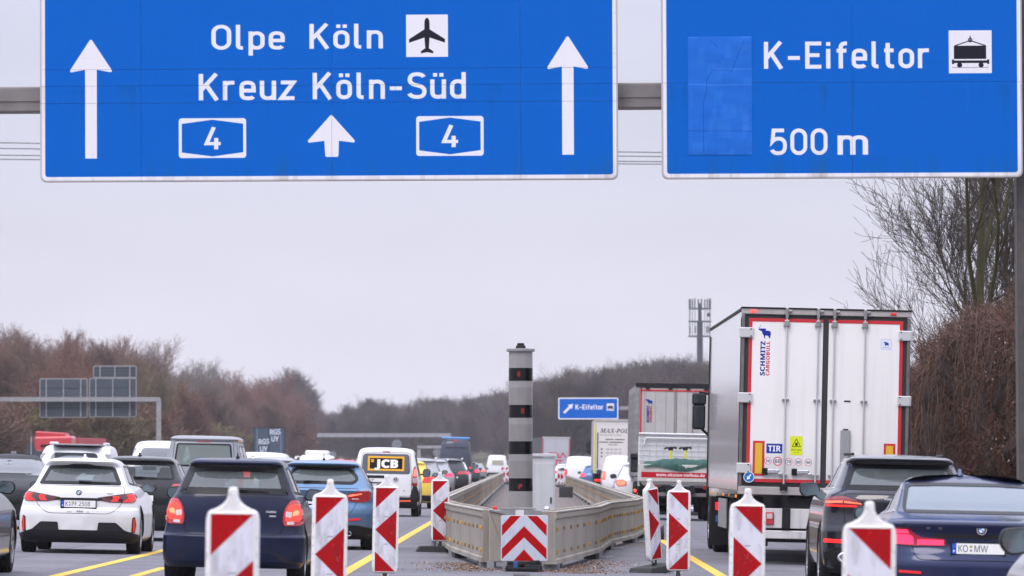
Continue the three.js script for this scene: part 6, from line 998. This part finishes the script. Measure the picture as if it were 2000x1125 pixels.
function cab(t, z, W, H, col, mir = true) { // tractor in front of the trailer; its rear wall at z
  mb().box(0, H / 2 + .45, z - 1.15, W - .08, H - .9, 2.2, .16).build('cab', col, t); mb().box(0, .85, z - 2.0, W - .1, .9, .5, .1).build('bumper', M.dark, t);
  mesh('windscreen', plain(new RoundedBoxGeometry(W - .3, .95, .05, 2, .02).translate(0, H * .61, z - 2.27)), GL.solid, t); for (const s of [-1, 1]) mb().box(s * (W / 2 - .035), H * .68, z - 1.5, .02, .7, 1.0, .008).build('side_window', GL.solid, t);
  mb().box(0, .75, z + 1.6, .9, .3, 5.4, .03).build('chassis', M.dark, t);
  if (mir) for (const s of [-1, 1]) { const h = mb().box(s * (W / 2 + .16), H * .655, z - 2.0, .24, .46, .12, .045).box(s * (W / 2 + .16), H * .745, z - 2.0, .26, .22, .12, .045).bar(V(s * (W / 2 - .05), H * .77, z - 2), V(s * (W / 2 + .16), H * .78, z - 2), .025).bar(V(s * (W / 2 - .05), H * .56, z - 2), V(s * (W / 2 + .16), H * .61, z - 2), .025).build('wing_mirror', M.black, t); mb().box(s * (W / 2 + .16), H * .655, z - 1.938, .19, .39, .006, .002).box(s * (W / 2 + .16), H * .745, z - 1.938, .21, .16, .006, .002).build('mirror_glass', darkMirror, h); }
}
{ // the white refrigerated trailer
  const d = 89, X = 4.51, t = thing('articulated_truck', 'white refrigerated trailer with red-edged doors and vertical elephant logo', 'truck', place(X, d)); t.rotation.z = -.0227; t.rotation.y = .005;
  const W = 2.65, H = 4.0, y0 = 1.09, L = 13.6, h = W / 2;
  mb().box(0, (y0 + H) / 2 + .02, -L / 2 - .14, W - .02, H - y0 - .05, L - .25, .02).build('box_body', sideWhite, t);
  mb().box(0, H - .045, -.06, W, .09, .16, .012).build('frame_beam', beige, t); mb().box(0, y0 + .062, -.06, W, .125, .16, .012).build('frame_beam', beige, t);
  mb().box(-h + .028, (y0 + H) / 2, -.06, .055, H - y0 - .21, .155, .012).box(h - .028, (y0 + H) / 2, -.06, .055, H - y0 - .21, .155, .012).build('corner_post', std(.20, .19, .19, .5, .2, { map: metalMap }), t);
  mb().box(0, H + .012, -.06, W + .02, .02, .2, .006).box(-h - .004, 2.5, -.02, .012, 2.7, .03).box(-h + .02, H - .015, -L / 2 - .1, .06, .05, L - .1, .01).box(h - .02, H - .015, -L / 2 - .1, .06, .05, L - .1, .01).box(-h + .012, 2.4, -L + .05, .05, 2.9, .05, .01).build('edge_strip', M.dark, t);
  const dl = -h + .058, dr = h - .058, yb = y0 + .135, yt = H - .092;
  mb().box(0, (yb + yt) / 2, -.05, dr - dl, yt - yb, .06).build('door_seal', sealDark, t);
  for (const [a, b, n] of [[dl + .062, -.045, 0], [.045, dr - .062, 1]]) {
    const p = mb().box((a + b) / 2, (yb + yt) / 2, -.022, b - a, yt - yb - .12, .05, .006).build('door', truckWhite, t), e = .052, ya = yb + .06, yc = yt - .06, z = .005;
    const r = mb(); r.box((a + b) / 2, yc - e / 2, z, b - a, e, .006).box((a + b) / 2, ya + e / 2, z, b - a, e, .006); r.box(n ? b - e / 2 : a + e / 2, (ya + yc) / 2, z, e, yc - ya - 2 * e - .004, .006); r.build('red_edge', redTrim, p);
  }
  for (const x of [-.615, -.124, .13, .61]) { // locking rods
    const rod = mb().bar(V(x, y0 + .05, .045), V(x, H - .12, .045), .0145, .0145, 10).build('lock_rod', M.rodSteel, t), k = mb();
    for (const y of [yt - .16, 2.58, yb + .18]) k.box(x, y, .03, .105, .04, .05, .008); k.box(x, H - .06, .04, .05, .16, .06, .012).box(x + .03, H - .03, .04, .1, .035, .05, .01).box(x, yt - .13, .05, .08, .1, .05, .012).box(x, yb - .03, .045, .06, .1, .06, .012); k.build('rod_bracket', M.steel, rod);
  }
  for (const x of [-.80, -.34]) { const hd = mb().box(x - .11, 1.455, .03, .09, .105, .05, .012).build('door_handle', M.black, t); mb().box(x + .02, 1.455, .045, .19, .07, .035, .015).box(x + .13, 1.42, .045, .07, .04, .04, .012).build('lever', M.chrome, hd); }
  mb().box(-.615, y0 + .12, .05, .12, .11, .06, .02).build('latch_cover', M.dark, t);
  for (const s of [-1, 1]) for (const y of [3.62, 2.60, 1.50]) { const g = mb().box(s * (h - .09), y, .025, .2, .16, .04, .015).box(s * (h + .005), y, .0, .05, .16, .07, .015).build('hinge', std(.62, .62, .63, .4, .3), t); mb().box(s * (h - .15), y + .055, .047, .02, .02, .01).box(s * (h - .15), y - .055, .047, .02, .02, .01).build('bolt', M.dark, g); }
  mb().box(.355, 2.58, .006, .1, .022, .012, .004).build('door_slot', M.dark, t); mb().box(.335, 1.85, .02, .155, .56, .07, .02).build('document_box', std(.30, .31, .33, .5), t); mb().box(.335, 2.135, .03, .08, .02, .05).build('box_latch', M.dark, t);
  mb().box(-1.14, H - .045, .028, .09, .05, .03, .01).build('marker_lamp', glow(1, .08, .06, 2), t); mb().box(1.05, H - .045, .028, .09, .04, .03, .01).build('marker_lamp', M.reflect, t);
  flat(t, 'lettering', -1.075, 2.94, -.862, 3.75, .0045, logoTex, .4, true);
  const warn = (a, b, lo, hi) => { const p = mb().box((a + b) / 2, (lo + hi) / 2, .006, b - a, hi - lo, .008).build('marker_plate', redTrim, t); mb().box((a + b) / 2, (lo + hi) / 2, .0125, b - a - .07, hi - lo - .07, .006).build('yellow_field', std(.75, .46, .02, .4), p); };
  warn(-1.105, -.925, 1.385, 1.93); warn(.94, 1.12, 1.385, 1.93);
  flat(t, 'lettering', -.90, 1.735, -.64, 1.895, .0046, canvasTex(256, 160, (x) => { x.fillStyle = '#e8e8f0'; x.fillRect(0, 0, 256, 160); x.fillStyle = '#2b3f9c'; x.fillRect(5, 5, 246, 150); x.fillStyle = '#f2f2f6'; x.font = 'bold 126px sans-serif'; x.textAlign = 'center'; x.fillText('TIR', 128, 125); }));
  flat(t, 'warning_sticker', -.525, 1.715, -.33, 2.015, .0046, canvasTex(192, 290, (x) => { x.fillStyle = '#dbe832'; x.fillRect(0, 0, 192, 290); x.strokeStyle = '#1b1c10'; x.lineWidth = 9; x.lineJoin = 'round'; x.beginPath(); x.moveTo(96, 42); x.lineTo(160, 158); x.lineTo(32, 158); x.closePath(); x.stroke(); x.fillStyle = '#1b1c10'; x.fillRect(76, 96, 40, 50); x.fillStyle = '#dbe832'; x.fillRect(84, 104, 10, 12); x.fillStyle = '#3a3c18'; x.textAlign = 'center'; x.font = 'bold 32px sans-serif'; x.fillText('Blind spot', 96, 216); x.font = '20px sans-serif'; x.fillText('Take care', 96, 252); }));
  ['50', '60', '70', '80', '90'].forEach((s, i) => { const x = [-.865, -.715, -.54, -.39, -.235][i], r = i === 1 ? .072 : .06, g = new THREE.CircleGeometry(r, 28); g.translate(x, 1.62 - i * .003, .0046); mesh('speed_sticker', g, printed(canvasTex(128, 128, (c) => { c.fillStyle = '#ececf2'; c.fillRect(0, 0, 128, 128); c.strokeStyle = '#c01c28'; c.lineWidth = i === 1 ? 13 : 9; c.beginPath(); c.arc(64, 64, 56, 0, 7); c.stroke(); c.fillStyle = '#1c1c22'; c.font = (i === 1 ? 'bold 78px' : 'bold 70px') + ' sans-serif'; c.textAlign = 'center'; c.fillText(s, 64, 90); })), t); });
  { const g = new THREE.CircleGeometry(.085, 28); g.translate(-1.16, 1.36, .05); mb().add(new THREE.CylinderGeometry(.085, .085, .03, 28), new THREE.Matrix4().makeRotationX(Math.PI / 2).setPosition(-1.16, 1.36, .032)).build('arrow_disc', M.plasticWhite, t); mesh('arrow_print', g, printed(canvasTex(128, 128, (x) => { x.fillStyle = '#e6e8ee'; x.fillRect(0, 0, 128, 128); x.fillStyle = '#2e74b8'; x.beginPath(); x.arc(64, 64, 56, 0, 7); x.fill(); x.translate(64, 64); x.rotate(2.2); x.fillStyle = '#f0f2f6'; x.fillRect(-38, -8, 44, 16); x.beginPath(); x.moveTo(2, -24); x.lineTo(40, 0); x.lineTo(2, 24); x.fill(); })), t); }
  flat(t, 'small_sticker', .86, 3.40, 1.03, 3.56, .0046, canvasTex(128, 120, (x) => { x.fillStyle = '#dfe2f0'; x.fillRect(0, 0, 128, 120); x.strokeStyle = '#9aa4cc'; x.lineWidth = 3; x.strokeRect(2, 2, 124, 116); x.fillStyle = '#2c3c9a'; x.beginPath(); x.ellipse(70, 52, 24, 16, .2, 0, 7); x.fill(); x.fillRect(48, 40, 16, 34); x.fillRect(80, 52, 12, 24); x.fillRect(34, 30, 26, 14); x.fillStyle = '#8c94b8'; x.fillRect(24, 92, 80, 6); }));
  // underride: chassis, lamps, beam
  mb().box(0, .92, -.9, 1.1, .28, 1.6).box(0, .98, -6.5, 1.0, .26, 12).bar(V(-1.1, .5, -3.6), V(1.1, .5, -3.6), .08).bar(V(-1.1, .5, -4.9), V(1.1, .5, -4.9), .08).bar(V(-1.1, .5, -6.2), V(1.1, .5, -6.2), .08).box(.1, .42, -1.0, .7, .16, .6, .05).build('chassis', M.dark, t);
  const lp = mb().box(0, .725, -.08, 2.46, .31, .05, .012).build('lamp_panel', truckWhite, t); for (const s of [-1, 1]) { const k = mb().box(s * .90, .72, -.045, .3, .20, .05, .02).build('tail_light', phys(.5, .04, .05, .2), lp); mb().box(s * .99, .735, -.016, .06, .05, .012, .005).box(s * .93, .685, -.016, .09, .06, .012, .008).build('lens', M.redHot, k); mb().box(s * .82, .755, -.017, .09, .08, .012, .015).build('reversing_lens', M.clearLens, k); }
  for (const s of [-1, 1]) mb().box(s * .56, .725, -.045, .13, .33, .03, .01).build('buffer', M.dark, lp); mb().box(-.16, .80, -.045, .075, .11, .04, .02).build('socket', M.dark, lp);
  flat(t, 'lettering', -.10, .60, .95, .74, -.053, canvasTex(512, 70, (x) => { x.fillStyle = '#d8d8dc'; x.fillRect(0, 0, 512, 70); x.fillStyle = '#17171b'; x.font = 'bold 66px serif'; x.fillText('Schmitz', 4, 60); }));
  mb().box(0, .47, -.12, 2.46, .13, .12, .015).build('underrun_bar', truckWhite, t); flat(t, 'arrow_sticker', -1.01, .43, -.89, .51, -.055, canvasTex(96, 64, (x) => { x.fillStyle = '#e2d8d8'; x.fillRect(0, 0, 96, 64); x.fillStyle = '#e0604e'; for (const o of [0, 26]) { x.beginPath(); x.moveTo(14 + o, 32); x.lineTo(44 + o, 8); x.lineTo(58 + o, 8); x.lineTo(38 + o, 32); x.lineTo(58 + o, 56); x.lineTo(44 + o, 56); x.fill(); } }));
  mb().box(0, .38, -.25, 2.3, .06, .1).box(-.9, .33, -.3, .14, .1, .12, .02).build('underrun_bracket', M.dark, t);
  for (const s of [-1, 1]) { mb().box(s * 1.05, .60, -1.75, .42, .9, .03, .008).build('mud_flap', M.rubber, t); mb().box(s * 1.07, 1.03, -4.9, .4, .05, 4.2, .02).build('mudguard', M.greyRubber, t); for (let k = 0; k < 5; k++) mb().box(s * 1.29, 1.05, -1.6 - k * 2.6, .03, .05, .09, .01).build('side_marker', k % 2 ? M.amber : glow(1, .3, .05, .8), t); mb().box(s * 1.2, .72, -9.2, .03, .5, 3.4, .01).build('side_guard', M.galv, t); }
  truckWheels(t, [-1.06, 1.06], [-3.6, -4.9, -6.2]); truckWheels(t, [-1.08, 1.08], [-12.2], .5, .34); truckWheels(t, [-1.06, 1.06], [-15.8]);
  cab(t, -14.2, 2.5, 3.7, truckWhite); for (const s of [-1, 1]) { const f = mb().box(s * 1.14, .56, -11.55, .36, .86, .03, .008).build('mud_flap', M.rubber, t); mb().box(s * 1.2, .82, -11.53, .08, .14, .02, .01).build('tail_light', M.redLit, f); mb().box(s * 1.2, .60, -11.53, .07, .12, .02).build('blue_label', std(.04, .14, .42, .5), f); }
}
// generic curtain or box trailer in the distance
function farTruck(label, X, d, o) {
  const t = thing('articulated_truck', label, 'truck', place(X, d), o.turn ?? 0), W = o.W ?? 2.55, H = o.H ?? 4.0, h = W / 2, y0 = 1.12, L = 13.6;
  t.rotation.z = -.018; mb().box(0, (y0 + H) / 2, -L / 2 - .1, W - .04, H - y0 - .1, L - .2, .02).build('box_body', o.side, t);
  mb().box(0, H - .06, -.05, W, .14, .16, .01).build('roof_edge', o.edge ?? M.dark, t); mb().box(-h + .06, (y0 + H) / 2, -.05, .12, H - y0 - .14, .14, .01).box(h - .06, (y0 + H) / 2, -.05, .12, H - y0 - .14, .14, .01).box(0, y0 - .03, -.05, W, .12, .16, .01).build('rear_frame', o.frame, t);
  for (const s of [-1, 1]) mb().box(s * (h - .12) / 2, (y0 + .05 + H - .14) / 2, -.03, h - .135, H - y0 - .2, .06, .006).build('door', o.door, t);
  mb().box(0, .8, -5.5, 1.0, .5, 10).box(0, .62, -.15, 2.4, .2, .08, .01).build('chassis', M.dark, t); for (const s of [-1, 1]) mb().box(s * .98, .64, -.1, .4, .13, .05, .02).build('tail_light', o.lit ? M.redLit : M.redLens, t);
  truckWheels(t, [-1.06, 1.06], [-3.2, -4.5, -5.8, -12]); cab(t, -14.2, 2.5, o.cabH ?? 3.7, o.cab ?? truckWhite, o.mir ?? true); o.extra?.(t, W, H, y0, h); return t;
}
const greySide = std(.30, .295, .30, .6, 0, { map: metalMap }), doorBeige = std(.50, .48, .47, .55, 0, { map: grimeMap });
farTruck('grey curtain trailer with red door outline and elephant logo behind the flatbed', 4.40, 176, { mir: false, H: 4.06, side: greySide, frame: greySide, door: doorBeige, lit: true, extra(t, W, H, y0, h) {
  mb().box(0, H - .22, .006, W - .3, .05, .012).box(-h + .17, 2.55, .006, .05, 2.75, .012).box(h - .17, 2.55, .006, .05, 2.75, .012).build('red_edge', redTrim, t); for (let k = -3; k < 4; k++) if (k) mb().box(k * .33, 2.5, .002, .012, 2.6, .008).build('door_seam', greySide, t); mb().bar(V(-.06, 1.1, .02), V(-.06, 3.85, .02), .016).bar(V(.5, 1.1, .02), V(.5, 3.85, .02), .016).build('lock_rod', M.steel, t);
  flat(t, 'lettering', -.99, 2.84, -.75, 3.62, .012, logoTex, .4, true); for (const x of [-.9, -.2, .35, .9]) mb().box(x, H - .16, .03, .12, .05, .05, .01).build('roof_clip', M.dark, t);
  for (let k = 0; k < 9; k++) mb().box(-h - .002, 2.5, -1.2 - k * 1.45, .012, 2.6, .05).build('curtain_strap', M.galvDark, t);
} });
farTruck('trailer with cream door frame and printed MAX-POL lettering under the small exit sign', 4.62, 317, { H: 4.05, side: std(.34, .34, .35, .6), frame: std(.58, .54, .40, .6), edge: beige, door: std(.62, .59, .57, .6), lit: true, extra(t, W, H, y0, h) {
  flat(t, 'lettering', -h + .2, 1.5, h - .2, 3.7, .004, canvasTex(512, 520, (x) => { x.fillStyle = '#d4cfcb'; x.fillRect(0, 0, 512, 520); x.fillStyle = '#26262a'; x.textAlign = 'left'; x.font = 'italic bold 78px serif'; x.fillText('MAX-POL', 34, 96); x.font = 'italic 30px serif'; x.fillStyle = '#66666c'; x.fillText('TRANSPORT & SPED', 34, 136); x.font = '26px sans-serif'; x.fillStyle = '#55555c'; x.fillRect(110, 176, 110, 14); x.fillRect(236, 176, 130, 14); x.fillRect(30, 212, 120, 14); x.fillRect(166, 212, 180, 14); x.font = 'bold 32px sans-serif'; x.fillText('POLAND', 150, 262); x.font = '34px sans-serif'; ['+48 48 366 33', '+48 48 331 48', '+48 608 418 3'].forEach((s, i) => { x.beginPath(); x.arc(64, 312 + i * 48, 13, 0, 7); x.fill(); x.fillText(s, 110, 324 + i * 48); }); }), .6);
  mb().box(-h + .24, 2.3, .02, .05, 2.0, .03).build('lock_rod', M.dark, t); mb().box(-h + .06, 2.4, .025, .09, 2.6, .02, .006).build('yellow_post', std(.66, .56, .22, .6), t);
} });
farTruck('distant trailer with red outlined logo on pale doors, seen slightly from its right', 2.15, 530, { turn: .072, H: 4.0, W: 2.6, side: std(.07, .068, .07, .8), frame: std(.42, .10, .13, .6), edge: doorBeige, door: std(.42, .43, .46, .6), mir: false, extra(t, W, H, y0, h) {
  flat(t, 'lettering', -.85, 1.15, 1.1, 2.7, .006, canvasTex(384, 305, (x) => { x.fillStyle = '#a9abb4'; x.fillRect(0, 0, 384, 305); x.strokeStyle = '#c4283c'; x.lineWidth = 22; x.lineJoin = 'round'; x.beginPath(); x.moveTo(40, 40); x.lineTo(160, 40); x.quadraticCurveTo(220, 50, 210, 110); x.moveTo(40, 84); x.lineTo(130, 84); x.moveTo(190, 120); x.lineTo(250, 120); x.lineTo(290, 36); x.lineTo(350, 120); x.moveTo(150, 170); x.lineTo(290, 170); x.moveTo(190, 170); x.lineTo(165, 270); x.moveTo(245, 170); x.quadraticCurveTo(230, 250, 270, 262); x.stroke(); }), .6);
} });
{ // oncoming red truck at the far left
  const t = farTruck('red oncoming truck with dark grille line behind the white oncoming van', -29.9, 383.5, { turn: Math.PI - .06, cabH: 3.55, mir: false, side: std(.42, .04, .05, .6), frame: std(.42, .04, .05), door: std(.4, .04, .05), cab: phys(.55, .035, .05, .35, { clearcoat: .6 }), H: 3.5 });
  t.userData.label = 'red oncoming truck beside the triangular sign back at far left'; mb().box(0, 2.95, -16.55, 1.6, .16, .06, .02).build('grille_slot', M.dark, t); t.position.y = -.3;
  mb().prism([[-1.2, 2.6], [1.2, 2.6], [1.15, 3.9], [-.75, 3.75]], 1.9, -16.3, .08).build('roof_deflector', phys(.50, .03, .045, .4), t); mb().box(.05, 2.28, -16.56, 1.5, .14, .03, .01).build('white_band', M.plasticWhite, t);
}
{ // flatbed works truck
  const d = 158, X = 4.08, t = thing('flatbed_truck', 'white flatbed works truck with green tarpaulin and red web-address stripe', 'truck', place(X, d)); t.rotation.z = TILT; const h = 1.1, cream = std(.62, .60, .56, .55, 0, { map: grimeMap });
  const tail = mb().box(0, 1.31, -.03, 2 * h, .48, .05, .012).build('tailboard', cream, t); flat(t, 'lettering', -h + .01, 1.185, h - .01, 1.335, .0, canvasTex(768, 56, (x) => { x.fillStyle = '#b8202c'; x.fillRect(0, 0, 768, 56); x.fillStyle = '#f0e8ea'; x.font = 'bold 42px sans-serif'; x.textAlign = 'center'; x.fillText('www.okutan-tiefbau.de', 384, 42); }));
  for (const s of [-1, 1]) { mb().box(s * (h - .025), 1.31, -2.2, .05, .48, 4.3, .01).build('sideboard', cream, t); mb().box(s * (h - .03), 1.6, -4.4, .07, 1.5, .07, .01).build('post', M.plasticWhite, t); mb().box(s * .8, .93, -.02, .34, .12, .05, .02).build('tail_light', phys(.3, .012, .016, .2), t); mb().box(s * (h - .08), .75, -3.2, .2, .35, .9).build('side_box', M.dark, t); }
  mb().box(0, 1.06, -2.2, 2 * h - .06, .05, 4.4).build('bed', M.galvDark, t); mb().box(0, .85, -2.4, .8, .22, 5.2).build('chassis', M.dark, t); mb().box(0, .92, -.01, .52, .11, .02).build('number_plate', std(.5, .52, .6, .5), t); mb().box(0, .72, -.1, 2.0, .1, .08, .01).build('underrun_bar', M.galvDark, t);
  mb().box(0, 2.0, -4.38, 2 * h - .1, .85, .03).build('head_board', std(.56, .57, .60, .6), t); const gr = mb(); gr.bar(V(-h, 2.42, -4.33), V(h, 2.42, -4.33), .028).bar(V(-h + .2, 2.30, -4.3), V(h - .2, 2.30, -4.3), .022).bar(V(-h + .2, 2.3, -4.3), V(-h + .15, 2.1, -4.3), .022).bar(V(h - .2, 2.3, -4.3), V(h - .15, 2.1, -4.3), .022); for (let k = -5; k <= 5; k++) gr.bar(V(k * .2, 1.6, -4.34), V(k * .2, 2.42, -4.34), .008, .008, 5); for (let k = 0; k < 5; k++) gr.bar(V(-h, 1.66 + k * .15, -4.34), V(h, 1.66 + k * .15, -4.34), .006, .006, 5); gr.build('rack', M.plasticWhite, t);
  cab(t, -4.6, 2.0, 2.35, truckWhite); truckWheels(t, [-.82, .82], [-1.3, -5.6], .38, .3);
  for (const [x, w] of [[-.22, 0], [.19, 0]]) { const k = thing('tamper', x < 0 ? 'left yellow handled tool standing on the flatbed behind the tarpaulin' : 'right yellow handled tool standing on the flatbed, nearest the white trailer', 'tool', [X + x, gy(X), -d - 1.0]); mb().box(0, 1.52, 0, .075, .9, .06, .012).build('shaft', std(.66, .66, .06, .5), k); mb().bar(V(-.15, 2.02, 0), V(.15, 2.03, 0), .026).box(0, 2.0, 0, .14, .1, .08, .02).bar(V(-.13, 2.02, 0), V(-.17, 1.99, 0), .03).bar(V(.13, 2.03, 0), V(.17, 2.0, 0), .03).build('handle', M.dark, k); }
  { const k = thing('tarpaulin', 'dark green tarpaulin bundled over the flatbed tailboard', 'tarpaulin', [X, gy(X), -d]), pos = [], idx = [], nu = 50, nv = 18; seed(20); for (let j = 0; j <= nv; j++) for (let i = 0; i <= nu; i++) { const u = i / nu, v = j / nv, x = lerp(-h + .12, h - .02, u), top = 1.64 + .09 * Math.exp(-(((u - .40) / .22) ** 2)) + .06 * Math.exp(-(((u - .8) / .2) ** 2)), a = v * Math.PI * .95, sag = 1.47 + .05 * Math.sin(u * 9) - .05 * Math.sin(u * 3.1), f = .03 * (fbm(u * 16, v * 6, 15, 4096, 4) - .5) * 2; pos.push(x, lerp(sag, top, Math.sin(Math.min(a, Math.PI / 2) )) * 1 + (a > 1.57 ? -(a - 1.57) * .08 : 0) + f, .03 + f * 1.2 - (1 - Math.cos(a)) * .38); } for (let j = 0; j < nv; j++) for (let i = 0; i < nu; i++) { const a = j * (nu + 1) + i; idx.push(a, a + 1, a + nu + 2, a, a + nu + 2, a + nu + 1); } const g = new THREE.BufferGeometry(); g.setAttribute('position', new THREE.Float32BufferAttribute(pos, 3)); g.setIndex(idx); g.computeVertexNormals(); mesh('sheet', g, std(.014, .066, .052, .75), k); }
  mb().box(-1.22, .80, -1.9, .1, .1, .08, .02).bar(V(-1.2, .78, -1.95), V(-.5, .8, -1.95), .02).build('lamp_bracket', M.dark, t); mb().add(new THREE.SphereGeometry(.045, 10, 8), new THREE.Matrix4().setPosition(-1.22, .80, -1.85)).build('marker_lamp', glow(1, .08, .06, 2.2), t);
}
renderer.render(scene, camera);
